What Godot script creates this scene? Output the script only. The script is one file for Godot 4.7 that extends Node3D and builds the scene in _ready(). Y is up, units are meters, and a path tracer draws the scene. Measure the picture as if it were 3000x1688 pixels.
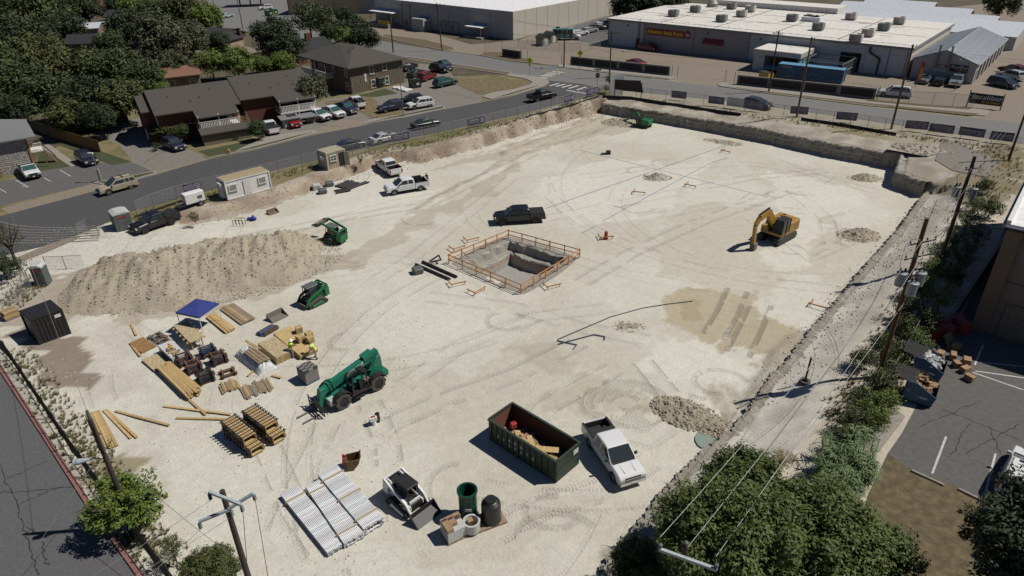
extends Node3D

var rng := RandomNumberGenerator.new()
var M := {}
var tex := {}
var used := {}
var cache := {}

func _ready():
	rng.seed = 20240917
	setup_light()
	make_materials()
	build_ground()
	build_streets()
	build_pit()
	build_cut_faces()
	build_buildings()
	build_fences()
	build_trees()
	build_poles()
	build_vehicles()
	build_machines()
	build_people()
	build_site_things()
	build_right_lot()
	build_details()

func setup_light():
	var cam := Camera3D.new()
	cam.name = "camera"
	cam.transform = Transform3D(Basis(Vector3(0.99990,-0.01225,0.00689), Vector3(0.01406,0.87154,-0.49013), Vector3(0.00000,0.49018,0.87162)), Vector3(0,34,0))
	cam.fov = 45.76
	cam.near = 0.1
	cam.far = 3000.0
	add_child(cam)
	var sky := Sky.new()
	var sm := ProceduralSkyMaterial.new()
	sm.sky_top_color = Color(0.3,0.41,0.6)
	sm.sky_horizon_color = Color(0.7,0.77,0.85)
	sm.sky_curve = 0.12
	sm.ground_bottom_color = Color(0.42,0.4,0.36)
	sm.ground_horizon_color = Color(0.6,0.62,0.62)
	sm.sun_angle_max = 0.0
	sky.sky_material = sm
	var env := Environment.new()
	env.background_mode = Environment.BG_SKY
	env.sky = sky
	env.background_energy_multiplier = 0.44
	env.tonemap_mode = Environment.TONE_MAPPER_LINEAR
	env.tonemap_exposure = 1.0
	env.sdfgi_enabled = true
	env.ssao_enabled = true
	env.ssil_enabled = true
	var we := WorldEnvironment.new()
	we.name = "world_environment"
	we.environment = env
	add_child(we)
	var sun := DirectionalLight3D.new()
	sun.name = "sun"
	sun.light_color = Color(1.0,0.975,0.935)
	sun.light_energy = 1.6
	sun.light_angular_distance = 0.53
	sun.shadow_enabled = true
	add_child(sun)
	sun.look_at_from_position(Vector3(58.0,81.0,-3.0), Vector3.ZERO, Vector3.UP)

# ---------- mesh building ----------
class MB:
	var v := PackedVector3Array()
	var n := PackedVector3Array()
	var c := PackedColorArray()
	var uv := PackedVector2Array()
	var col := Color(1,1,1)
	var use_c := false
	var use_uv := false
	var xf := Transform3D.IDENTITY

	func put(p: Vector3, nn: Vector3):
		v.append(xf * p)
		n.append((xf.basis * nn).normalized())
		if use_c:
			c.append(col)

	func tri(a: Vector3, b: Vector3, d: Vector3):
		var nn := (b - a).cross(d - a).normalized()
		put(a, nn); put(d, nn); put(b, nn)

	func quad(a: Vector3, b: Vector3, d: Vector3, e: Vector3):
		tri(a, b, d)
		tri(a, d, e)

	func box(ct: Vector3, s: Vector3, rot := Vector3.ZERO):
		var bs := Basis.from_euler(rot)
		var x := bs.x * s.x * 0.5
		var y := bs.y * s.y * 0.5
		var z := bs.z * s.z * 0.5
		quad(ct + x - y + z, ct + x - y - z, ct + x + y - z, ct + x + y + z)
		quad(ct - x - y - z, ct - x - y + z, ct - x + y + z, ct - x + y - z)
		quad(ct - x + y + z, ct + x + y + z, ct + x + y - z, ct - x + y - z)
		quad(ct - x - y - z, ct + x - y - z, ct + x - y + z, ct - x - y + z)
		quad(ct - x - y + z, ct + x - y + z, ct + x + y + z, ct - x + y + z)
		quad(ct + x - y - z, ct - x - y - z, ct - x + y - z, ct + x + y - z)
	func cbox(ct: Vector3, s: Vector3, b: float):
		var p := PackedVector2Array([Vector2(-s.x / 2 + b,-s.z / 2), Vector2(s.x / 2 - b,-s.z / 2), Vector2(s.x / 2,-s.z / 2 + b), Vector2(s.x / 2, s.z / 2 - b), Vector2(s.x / 2 - b, s.z / 2), Vector2(-s.x / 2 + b, s.z / 2), Vector2(-s.x / 2, s.z / 2 - b), Vector2(-s.x / 2,-s.z / 2 + b)])
		var q := PackedVector2Array()
		for i in 8:
			q.append(Vector2(p[i].x * (1.0 - 2.0 * b / s.x), p[i].y * (1.0 - 2.0 * b / s.z)))
		var y0 := ct.y - s.y / 2
		var y1 := ct.y + s.y / 2 - b
		var y2 := ct.y + s.y / 2
		for i in 8:
			var j := (i + 1) % 8
			var a := Vector3(ct.x + p[i].x,0, ct.z + p[i].y)
			var d := Vector3(ct.x + p[j].x,0, ct.z + p[j].y)
			var a2 := Vector3(ct.x + q[i].x, y2, ct.z + q[i].y)
			var d2 := Vector3(ct.x + q[j].x, y2, ct.z + q[j].y)
			quad(a + Vector3(0, y1,0), d + Vector3(0, y1,0), d + Vector3(0, y0,0), a + Vector3(0, y0,0))
			quad(a2, d2, d + Vector3(0, y1,0), a + Vector3(0, y1,0))
			tri(Vector3(ct.x, y2, ct.z), d2, a2)
			tri(Vector3(ct.x, y0, ct.z), a + Vector3(0, y0,0), d + Vector3(0, y0,0))

	func bar(a: Vector3, b: Vector3, w: float, h: float, up := Vector3.UP):
		var d := b - a
		var l := d.length()
		if l < 0.0001:
			return
		d /= l
		var u := up
		if absf(d.dot(u)) > 0.99:
			u = Vector3.RIGHT
		var s := d.cross(u).normalized()
		var t := s.cross(d).normalized()
		var x := s * w * 0.5
		var y := t * h * 0.5
		quad(a - x - y, a - x + y, b - x + y, b - x - y)
		quad(b + x - y, b + x + y, a + x + y, a + x - y)
		quad(a - x + y, a + x + y, b + x + y, b - x + y)
		quad(b - x - y, b + x - y, a + x - y, a - x - y)
		quad(a + x - y, a + x + y, a - x + y, a - x - y)
		quad(b - x - y, b - x + y, b + x + y, b + x - y)

	func cyl(a: Vector3, b: Vector3, r0: float, r1: float, seg := 10, caps := true):
		var d := (b - a).normalized()
		var u := Vector3.UP if absf(d.y) < 0.95 else Vector3.RIGHT
		var s := d.cross(u).normalized()
		var t := s.cross(d).normalized()
		for i in seg:
			var a0 := TAU * i / seg
			var a1 := TAU * (i + 1) / seg
			var n0 := s * cos(a0) + t * sin(a0)
			var n1 := s * cos(a1) + t * sin(a1)
			var p0 := a + n0 * r0
			var p1 := a + n1 * r0
			var q0 := b + n0 * r1
			var q1 := b + n1 * r1
			put(p0, n0); put(p1, n1); put(q1, n1)
			put(p0, n0); put(q1, n1); put(q0, n0)
			if caps:
				put(a,-d); put(p1,-d); put(p0,-d)
				put(b, d); put(q0, d); put(q1, d)

	func tube(pts: Array, r: float, seg := 6):
		for i in pts.size() - 1:
			cyl(pts[i], pts[i + 1], r, r, seg, i == 0 or i == pts.size() - 2)
	func lathe(base: Vector3, prof: Array, seg := 16, axis := Vector3.UP):
		var u := Vector3.RIGHT if absf(axis.y) > 0.9 else Vector3.UP
		var s := axis.cross(u).normalized()
		var t := s.cross(axis).normalized()
		for k in prof.size() - 1:
			var pa: Vector2 = prof[k]
			var pb: Vector2 = prof[k + 1]
			var sl := Vector2(pb.y - pa.y, pa.x - pb.x).normalized()
			for i in seg:
				var a0 := TAU * i / seg
				var a1 := TAU * (i + 1) / seg
				var d0 := s * cos(a0) + t * sin(a0)
				var d1 := s * cos(a1) + t * sin(a1)
				var m0 := d0 * sl.x + axis * sl.y
				var m1 := d1 * sl.x + axis * sl.y
				var p0 := base + d0 * pa.x + axis * pa.y
				var p1 := base + d1 * pa.x + axis * pa.y
				var q0 := base + d0 * pb.x + axis * pb.y
				var q1 := base + d1 * pb.x + axis * pb.y
				put(p0, m0); put(p1, m1); put(q1, m1)
				put(p0, m0); put(q1, m1); put(q0, m0)
	func prof(poly: PackedVector2Array, hw: float, bev: float, y0 := 0.0, tap := 0.0, zc := 0.0):
		var m := poly.size()
		if Geometry2D.is_polygon_clockwise(poly):
			poly.reverse()
		var ins := PackedVector2Array()
		for i in m:
			var e0 := (poly[i] - poly[(i + m - 1) % m]).normalized()
			var e1 := (poly[(i + 1) % m] - poly[i]).normalized()
			var nn := (Vector2(-e0.y, e0.x) + Vector2(-e1.y, e1.x))
			if nn.length() < 0.05:
				nn = Vector2(-e1.y, e1.x)
			ins.append(poly[i] + nn.normalized() * bev)
		var tris := Geometry2D.triangulate_polygon(ins)
		for sd in [1.0,-1.0]:
			for k in range(0, tris.size(),3):
				var q := []
				for j in 3:
					var p: Vector2 = ins[tris[k + j]]
					q.append(Vector3(p.x, p.y, zc + sd * (hw - tap * maxf(0.0, p.y - y0))))
				var ta: Vector3 = q[0]
				var tb: Vector3 = q[1]
				var td: Vector3 = q[2]
				if (tb - ta).cross(td - ta).z * sd > 0:
					tri(ta, tb, td)
				else:
					tri(ta, td, tb)
		for i in m:
			var j := (i + 1) % m
			var wi := hw - tap * maxf(0.0, poly[i].y - y0)
			var wj := hw - tap * maxf(0.0, poly[j].y - y0)
			var wi2 := hw - tap * maxf(0.0, ins[i].y - y0)
			var wj2 := hw - tap * maxf(0.0, ins[j].y - y0)
			var a := Vector3(poly[i].x, poly[i].y, zc + wi - bev)
			var b := Vector3(poly[j].x, poly[j].y, zc + wj - bev)
			var a2 := Vector3(poly[i].x, poly[i].y, zc - wi + bev)
			var b2 := Vector3(poly[j].x, poly[j].y, zc - wj + bev)
			quad(a2, b2, b, a)
			quad(a, b, Vector3(ins[j].x, ins[j].y, zc + wj2), Vector3(ins[i].x, ins[i].y, zc + wi2))
			quad(b2, a2, Vector3(ins[i].x, ins[i].y, zc - wi2), Vector3(ins[j].x, ins[j].y, zc - wj2))
	func slab(poly: PackedVector2Array, y0: float, y1: float):
		if Geometry2D.is_polygon_clockwise(poly):
			poly.reverse()
		var tris := Geometry2D.triangulate_polygon(poly)
		for k in range(0, tris.size(),3):
			var a := poly[tris[k]]
			var b := poly[tris[k + 1]]
			var d := poly[tris[k + 2]]
			for q in [[y1,1], [y0,-1]]:
				var p0 := Vector3(a.x, q[0], a.y)
				var p1 := Vector3(b.x, q[0], b.y)
				var p2 := Vector3(d.x, q[0], d.y)
				if (p1 - p0).cross(p2 - p0).y * q[1] > 0:
					tri(p0, p1, p2)
				else:
					tri(p0, p2, p1)
		for i in poly.size():
			var p := poly[i]
			var q := poly[(i + 1) % poly.size()]
			quad(Vector3(p.x, y1, p.y), Vector3(q.x, y1, q.y), Vector3(q.x, y0, q.y), Vector3(p.x, y0, p.y))

	func mesh(mat: Material = null) -> ArrayMesh:
		var am := ArrayMesh.new()
		var arr := []
		arr.resize(Mesh.ARRAY_MAX)
		arr[Mesh.ARRAY_VERTEX] = v
		arr[Mesh.ARRAY_NORMAL] = n
		if use_c:
			arr[Mesh.ARRAY_COLOR] = c
		if use_uv:
			arr[Mesh.ARRAY_TEX_UV] = uv
		am.add_surface_from_arrays(Mesh.PRIMITIVE_TRIANGLES, arr)
		if mat:
			am.surface_set_material(0, mat)
		return am

# ---------- naming and placing ----------
func numbered(called: String) -> String:
	var k: int = used.get(called,0)
	used[called] = k + 1
	return called if k == 0 else "%s_%03d" % [called, k]

func mi(called: String, mesh: Mesh, mat: Material, parent: Node) -> MeshInstance3D:
	var o := MeshInstance3D.new()
	o.name = called
	o.mesh = mesh
	if mat:
		o.material_override = mat
	parent.add_child(o, true)
	return o

func part(called: String, b: MB, mat: Material, parent: Node) -> MeshInstance3D:
	return mi(called, b.mesh(), mat, parent)

func pbox(called: String, ct: Vector3, s: Vector3, mat: Material, parent: Node, rot := Vector3.ZERO) -> MeshInstance3D:
	var key := "box%s" % s
	if not cache.has(key):
		var b := MB.new()
		b.box(Vector3.ZERO, s)
		cache[key] = b.mesh()
	var o := mi(called, cache[key], mat, parent)
	o.position = ct
	o.rotation = rot
	return o

func thing(called: String, label: String, category: String, at := Vector3.ZERO, turn := 0.0, group := "") -> Node3D:
	var o := Node3D.new()
	o.name = numbered(called)
	o.position = at
	o.rotation.y = turn
	add_child(o)
	return tag(o, label, category, group)

func tag(o: Node3D, label: String, category: String, group := "", kind := "") -> Node3D:
	o.set_meta("label", label)
	o.set_meta("category", category)
	if group != "":
		o.set_meta("group", group)
	if kind != "":
		o.set_meta("kind", kind)
	return o

func one(called: String, b: MB, mat: Material, label: String, category: String, at := Vector3.ZERO, turn := 0.0, group := "") -> MeshInstance3D:
	var o := mi(numbered(called), b.mesh(), mat, self)
	o.position = at
	o.rotation.y = turn
	tag(o, label, category, group)
	return o

func struct(called: String, b: MB, mat: Material) -> MeshInstance3D:
	var o := mi(numbered(called), b.mesh(), mat, self)
	o.set_meta("kind", "structure")
	return o

func copy(o: Node3D, called: String, label: String, at: Vector3, turn: float, group := "") -> Node3D:
	var r: Node3D = o.duplicate()
	r.name = numbered(called)
	add_child(r)
	r.position = at
	r.rotation = V(0, turn,0)
	r.set_meta("label", label)
	if group != "":
		r.set_meta("group", group)
	return r

func V(x: float, y: float, z: float) -> Vector3:
	return Vector3(x, y, z)

func pv(a: Array) -> PackedVector2Array:
	var o := PackedVector2Array()
	for i in range(0, a.size(),2):
		o.append(Vector2(a[i], a[i + 1]))
	return o

func rnd(a: float, b: float) -> float:
	return rng.randf_range(a, b)
func O(x: float, z: float) -> float:
	return 0.5 + 0.02 * (x + 50.0) + 0.008 * (-z - 70.0)

func ground_at(x: float, z: float, lift := 0.0) -> Vector3:
	return V(x, O(x, z) + lift, z)

# ---------- lettering ----------
func text(s: String, size: float, mat: Material, parent: Node, at: Vector3, rot := Vector3.ZERO, bold := true, serif := false, depth := 0.01, called := "lettering") -> MeshInstance3D:
	var tm := TextMesh.new()
	var f := SystemFont.new()
	f.font_names = PackedStringArray(["Droid Serif" if serif else "Droid Sans"])
	f.font_weight = 700 if bold else 400
	tm.font = f
	tm.text = s
	tm.font_size = 48
	tm.pixel_size = size / 48.0
	tm.depth = depth
	tm.curve_step = 2.0
	var o := mi(called, tm, mat, parent)
	o.position = at
	o.rotation = rot
	return o

# ---------- materials ----------
func noise_img(sz: int, freq: float, octs: int, sd: int, lo: float, hi: float, kind := FastNoiseLite.TYPE_SIMPLEX_SMOOTH, stretch := 1) -> ImageTexture:
	var f := FastNoiseLite.new()
	f.seed = sd
	f.noise_type = kind
	f.frequency = freq
	f.fractal_octaves = octs
	f.fractal_gain = 0.6
	var im := f.get_seamless_image(sz, sz / stretch)
	im.convert(Image.FORMAT_L8)
	var d := im.get_data()
	for i in d.size():
		d[i] = int(255.0 * lerpf(lo, hi, d[i] / 255.0))
	im = Image.create_from_data(sz, sz / stretch, false, Image.FORMAT_L8, d)
	if stretch > 1:
		im.resize(sz, sz)
	return ImageTexture.create_from_image(im)

func mat(key: String, lin: Color, rough := 0.8, metal := 0.0, tx := "", scale := 1.0, bump := "", bs := 0.0) -> StandardMaterial3D:
	var m := StandardMaterial3D.new()
	m.albedo_color = lin.linear_to_srgb()
	m.roughness = rough
	m.metallic = metal
	if tx != "":
		m.albedo_texture = tex[tx]
		m.uv1_triplanar = true
		m.uv1_scale = Vector3.ONE * scale
	if bump != "":
		m.heightmap_enabled = true
		m.heightmap_texture = tex[bump]
		m.heightmap_scale = bs
		m.uv1_triplanar = true
		m.uv1_scale = Vector3.ONE * scale
	M[key] = m
	return m

func world(m: StandardMaterial3D) -> StandardMaterial3D:
	m.uv1_world_triplanar = true
	return m

func make_materials():
	tex.blotch = noise_img(512,0.012,5,3,0.72,1.0)
	tex.fine = noise_img(512,0.06,4,4,0.62,1.0)
	tex.grit = noise_img(512,0.2,3,5,0.45,1.0)
	tex.wood = noise_img(512,0.03,4,6,0.72,1.0, FastNoiseLite.TYPE_SIMPLEX_SMOOTH,8)
	tex.rough = noise_img(512,0.05,5,7,0.0,1.0)
	tex.dirt = noise_img(512,0.02,6,8,0.62,1.0)
	tex.shingle = noise_img(512,0.12,2,9,0.5,1.0, FastNoiseLite.TYPE_CELLULAR,2)
	tex.soft = noise_img(512,0.03,5,10,0.84,1.0)
	world(mat("asphalt", Color(0.062,0.063,0.066),0.92,0, "soft",0.09, "grit",0.4))
	world(mat("asphalt_old", Color(0.1,0.1,0.1),0.93,0, "soft",0.07, "grit",0.4))
	world(mat("asphalt_lot", Color(0.1,0.096,0.092),0.93,0, "soft",0.11, "grit",0.6))
	world(mat("asphalt_drive", Color(0.095,0.096,0.1),0.9,0, "soft",0.2, "grit",0.5))
	world(mat("concrete_street", Color(0.155,0.155,0.152),0.9,0, "soft",0.12))
	world(mat("concrete", Color(0.26,0.24,0.21),0.9,0, "soft",0.15))
	world(mat("concrete_tan", Color(0.215,0.178,0.138),0.9,0, "soft",0.13))
	world(mat("concrete_drive", Color(0.18,0.165,0.145),0.9,0, "soft",0.07))
	world(mat("kerb", Color(0.27,0.255,0.225),0.9,0, "blotch",0.3))
	world(mat("kerb_red", Color(0.3,0.14,0.12),0.85,0, "dirt",0.5))
	world(mat("dry_grass", Color(0.15,0.115,0.06),0.95,0, "dirt",0.12, "grit",3.0))
	world(mat("green_grass", Color(0.06,0.075,0.024),0.95,0, "dirt",0.2, "grit",3.0))
	world(mat("dry_lawn", Color(0.2,0.155,0.08),0.95,0, "dirt",0.09, "grit",3.0))
	world(mat("land", Color(0.11,0.09,0.055),0.95,0, "dirt",0.02, "grit",2.0))
	world(mat("paint_white", Color(0.62,0.62,0.6),0.8,0, "dirt",0.6))
	world(mat("paint_yellow", Color(0.6,0.42,0.05),0.8,0, "dirt",0.6))
	world(mat("gravel", Color(0.52,0.515,0.49),0.95,0, "grit",0.6, "grit",5.0))
	world(mat("rock", Color(0.6,0.56,0.47),0.95,0, "fine",0.8))
	world(mat("rock_tan", Color(0.33,0.27,0.2),0.95,0, "fine",0.8))
	world(mat("soil_pile", Color(0.5,0.44,0.335),0.96,0, "fine",0.35, "grit",8.0))
	world(mat("soil_white", Color(0.55,0.5,0.41),0.96,0, "fine",0.35, "grit",8.0))
	mat("black", Color(0.02,0.02,0.021),0.6,0, "fine",1.0)
	mat("black_metal", Color(0.035,0.036,0.038),0.5,0.2, "fine",1.0)
	mat("rubber", Color(0.028,0.028,0.028),0.85,0, "dirt",1.5)
	mat("rubber_dusty", Color(0.09,0.086,0.078),0.95,0, "dirt",1.2)
	mat("track_dusty", Color(0.14,0.135,0.12),0.9,0.0, "dirt",1.2)
	mat("steel", Color(0.36,0.36,0.36),0.45,0.7, "fine",1.0)
	mat("galvanised", Color(0.3,0.31,0.32),0.55,0.5, "fine",1.0)
	mat("chrome", Color(0.62,0.62,0.63),0.15,1.0)
	mat("rust", Color(0.2,0.085,0.045),0.9,0, "dirt",0.8)
	mat("rust_brown", Color(0.13,0.065,0.04),0.9,0, "dirt",0.8)
	mat("white_panel", Color(0.66,0.67,0.66),0.5,0, "soft",0.3)
	mat("white_dull", Color(0.58,0.58,0.56),0.8,0, "soft",0.2)
	mat("glass", Color(0.025,0.032,0.036),0.06,0.0)
	mat("glass_green", Color(0.03,0.075,0.072),0.08,0.0)
	mat("glass_teal", Color(0.12,0.3,0.3),0.1,0.0)
	mat("lamp_clear", Color(0.6,0.6,0.6),0.15,0.3)
	mat("lamp_red", Color(0.3,0.012,0.012),0.25)
	mat("lamp_amber", Color(0.55,0.2,0.02),0.25)
	mat("plastic_grey", Color(0.11,0.125,0.125),0.6,0, "blotch",0.5)
	mat("plastic_light", Color(0.52,0.54,0.53),0.55,0, "blotch",0.5)
	mat("red", Color(0.42,0.03,0.025),0.5,0, "blotch",0.6)
	mat("orange", Color(0.6,0.14,0.02),0.6)
	mat("orange_wood", Color(0.6,0.26,0.065),0.8,0, "wood",0.7)
	mat("hi_vis", Color(0.5,0.75,0.03),0.8)
	mat("yellow", Color(0.58,0.4,0.03),0.5,0, "blotch",0.5)
	mat("blue_tarp", Color(0.03,0.05,0.24),0.7,0, "blotch",0.4)
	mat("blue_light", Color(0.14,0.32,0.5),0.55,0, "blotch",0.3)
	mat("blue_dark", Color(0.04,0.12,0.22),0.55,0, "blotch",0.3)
	mat("blue_steel", Color(0.05,0.085,0.15),0.6,0.2, "dirt",0.7)
	mat("green_rental", Color(0.014,0.21,0.135),0.5,0, "dirt",0.6)
	mat("green_loader", Color(0.008,0.2,0.065),0.42,0, "dirt",0.5)
	mat("green_skip", Color(0.03,0.053,0.035),0.6,0, "dirt",0.4)
	mat("green_pipe", Color(0.008,0.062,0.036),0.35,0, "blotch",0.5)
	mat("digger_yellow", Color(0.46,0.26,0.045),0.5,0, "dirt",0.4)
	mat("bucket_brown", Color(0.2,0.12,0.055),0.7,0.2, "dirt",0.7)
	mat("mud_grey", Color(0.22,0.2,0.17),0.95,0, "dirt",0.8)
	mat("lumber", Color(0.5,0.345,0.15),0.85,0, "wood",0.45)
	mat("lumber_a", Color(0.44,0.31,0.15),0.85,0, "wood",0.45)
	mat("lumber_b", Color(0.56,0.4,0.19),0.85,0, "wood",0.45)
	mat("lumber_old", Color(0.3,0.225,0.14),0.88,0, "wood",0.45)
	mat("lumber_grey", Color(0.26,0.22,0.17),0.88,0, "wood",0.45)
	mat("plywood", Color(0.5,0.36,0.17),0.8,0, "blotch",0.25)
	mat("plywood_dusty", Color(0.53,0.43,0.26),0.85,0, "dirt",0.35)
	mat("fence_wood", Color(0.3,0.17,0.06),0.85,0, "wood",0.4)
	mat("pole_wood", Color(0.13,0.062,0.026),0.9,0, "wood",0.5)
	mat("pole_dark", Color(0.058,0.042,0.033),0.9,0, "wood",0.5)
	mat("bark", Color(0.085,0.068,0.052),0.95,0, "dirt",1.0)
	mat("cardboard", Color(0.36,0.235,0.125),0.85,0, "blotch",0.8)
	mat("print_dark", Color(0.03,0.025,0.035),0.8)
	mat("pvc", Color(0.84,0.85,0.86),0.45,0, "blotch",0.6)
	mat("tan_plastic", Color(0.33,0.26,0.15),0.7)
	mat("wrap", Color(0.62,0.63,0.63),0.25,0, "fine",0.8)
	mat("tarp_white", Color(0.6,0.61,0.62),0.5,0, "blotch",1.2)
	mat("strap_teal", Color(0.1,0.42,0.34),0.6)
	mat("cmu", Color(0.27,0.255,0.235),0.95,0, "fine",1.0)
	mat("cmu_dark", Color(0.06,0.062,0.068),0.9,0, "fine",1.0)
	mat("tank_black", Color(0.022,0.022,0.024),0.4,0, "blotch",0.6)
	mat("wire", Color(0.3,0.3,0.3),0.5,0.5)
	mat("wire_dark", Color(0.025,0.025,0.026),0.7)
	mat("arm_grey", Color(0.36,0.42,0.45),0.7,0, "blotch",0.8)
	mat("transformer", Color(0.31,0.345,0.36),0.45,0.1, "blotch",0.7)
	mat("banner", Color(0.09,0.07,0.135),0.8,0, "blotch",0.5)
	mat("banner_text", Color(0.33,0.31,0.4),0.8)
	mat("silt", Color(0.018,0.018,0.018),0.95)
	mat("skin", Color(0.28,0.15,0.095),0.6)
	mat("denim", Color(0.07,0.1,0.17),0.9,0, "fine",2.0)
	mat("khaki", Color(0.3,0.22,0.16),0.9,0, "fine",2.0)
	mat("cloth_dark", Color(0.035,0.035,0.04),0.9,0, "fine",2.0)
	mat("water", Color(0.2,0.24,0.2),0.2)
	mat("shingle", Color(0.11,0.098,0.085),0.95,0, "shingle",0.55, "grit",2.0)
	mat("shingle_dark", Color(0.04,0.042,0.048),0.95,0, "shingle",0.55, "grit",2.0)
	mat("shingle_grey", Color(0.26,0.27,0.28),0.9,0, "shingle",0.4)
	mat("roof_white", Color(0.62,0.6,0.56),0.8,0, "soft",0.045)
	mat("roof_clean", Color(0.74,0.75,0.76),0.6,0, "soft",0.05)
	mat("roof_metal", Color(0.62,0.655,0.69),0.4,0.2, "soft",0.08)
	mat("roof_rust", Color(0.24,0.125,0.085),0.9,0, "dirt",0.2)
	mat("wall_tan", Color(0.21,0.175,0.125),0.9,0, "blotch",0.3)
	mat("wall_tan_batten", Color(0.175,0.145,0.1),0.9,0, "blotch",0.3)
	mat("brick", Color(0.185,0.07,0.042),0.92,0, "grit",0.8)
	mat("brick_tan", Color(0.3,0.21,0.14),0.92,0, "grit",0.8)
	mat("stone_tan", Color(0.4,0.32,0.22),0.92,0, "fine",0.6)
	mat("stone_white", Color(0.5,0.47,0.42),0.92,0, "dirt",0.7)
	mat("wall_grey", Color(0.4,0.395,0.38),0.85,0, "soft",0.1)
	mat("wall_panel", Color(0.47,0.44,0.38),0.85,0, "soft",0.12)
	mat("wall_white", Color(0.5,0.52,0.54),0.8,0, "soft",0.07)
	mat("wall_mauve", Color(0.34,0.31,0.31),0.85,0, "soft",0.1)
	mat("wall_metal", Color(0.46,0.45,0.43),0.6,0.1, "soft",0.2)
	mat("wall_cream", Color(0.52,0.42,0.26),0.85,0, "soft",0.1)
	mat("stucco", Color(0.26,0.21,0.17),0.9,0, "fine",0.5)
	mat("trim_white", Color(0.6,0.58,0.54),0.7)
	mat("trim_brown", Color(0.14,0.09,0.055),0.8)
	mat("dark_opening", Color(0.012,0.012,0.012),0.9)
	mat("box_beige", Color(0.5,0.46,0.34),0.55,0, "blotch",0.3)
	mat("box_dark", Color(0.03,0.032,0.034),0.55,0.2, "dirt",0.35)
	mat("roof_tan", Color(0.45,0.37,0.23),0.7,0, "blotch",0.3)
	mat("sign_red", Color(0.33,0.035,0.028),0.6,0, "dirt",0.25)
	mat("sign_yellow", Color(0.72,0.55,0.02),0.5)
	mat("sign_lime", Color(0.55,0.7,0.02),0.5)
	mat("sign_green", Color(0.01,0.16,0.1),0.5)
	mat("white", Color(0.75,0.75,0.75),0.6)
	mat("gold", Color(0.5,0.36,0.07),0.5)
	mat("screen_wall", Color(0.055,0.05,0.045),0.9,0, "fine",0.8)
	mat("unit_metal", Color(0.33,0.32,0.29),0.6,0.2, "blotch",0.5)
	mat("unit_green", Color(0.24,0.27,0.23),0.6,0.2, "blotch",0.5)
	var link := mat("chain_link", Color(0.34,0.35,0.36),0.6,0.3)
	link.vertex_color_use_as_albedo = false

# ---------- ground and dug site ----------
const GX0 := -74.0
const GZ0 := -150.0
const GS := 0.4
const GNX := 376
const GNZ := 366
const TS := 150.0
var pit_xz := pv([-40.49,-77.93,-33.01,-82.33,-27.49,-88.53,-22.54,-94.71,-20.24,-97.56,-16.31,-100.17,-13.75,-99.12,-5.61,-105.5,0.35,-111.39,6.36,-117.7,12.84,-123.27,17.06,-126.3,25.64,-119.72,34.01,-113.29,41.45,-106.71,48.14,-99.62,55.53,-93.66,51.53,-87.01,53.55,-82.63,44.74,-71.88,35.98,-61.95,30.69,-55.72,27.17,-51.8,22.86,-46.55,20.62,-44.3,18.17,-40.97,16.21,-38.63,13.09,-35.88,9.99,-32.68,7.67,-29.74,4.67,-26.26,3,-18,-17,-22,-30,-46,-38,-60,-40,-72])
var pit_ty := "L".repeat(11) + "B".repeat(7) + "R".repeat(12) + "N".repeat(6)
var pit_d := 0.0
var pit_t := ""

func smooth(a: float) -> float:
	a = clampf(a,0.0,1.0)
	return a * a * (3.0 - 2.0 * a)
func pit_query(x: float, z: float):
	var p := Vector2(x, z)
	var best := 1e9
	var bi := 0
	var m := pit_xz.size()
	for i in m:
		var a := pit_xz[i]
		var ab := pit_xz[(i + 1) % m] - a
		var t := clampf((p - a).dot(ab) / ab.length_squared(),0.0,1.0)
		var d := p.distance_squared_to(a + ab * t)
		if d < best:
			best = d
			bi = i
	pit_d = sqrt(best)
	pit_t = pit_ty[bi]
	if Geometry2D.is_point_in_polygon(p, pit_xz):
		pit_d = -pit_d

func bank(d: float) -> float:
	if pit_t == "B":
		return minf(d / 1.0,1.0) * 0.78 + smooth((d - 1.2) / 3.6) * 0.22
	if pit_t == "R":
		return minf(d / 0.6,1.0) * 0.35 + smooth((d - 0.6) / 4.2) * 0.65
	if pit_t == "L":
		return smooth(d / 1.7)
	return smooth(d / 12.0)

var gh := PackedFloat32Array()
var gc := PackedColorArray()
var n1 := FastNoiseLite.new()
var n2 := FastNoiseLite.new()

func gi(x: float) -> int:
	return clampi(int(round((x - GX0) / GS)),0, GNX - 1)

func gj(z: float) -> int:
	return clampi(int(round((z - GZ0) / GS)),0, GNZ - 1)

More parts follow.
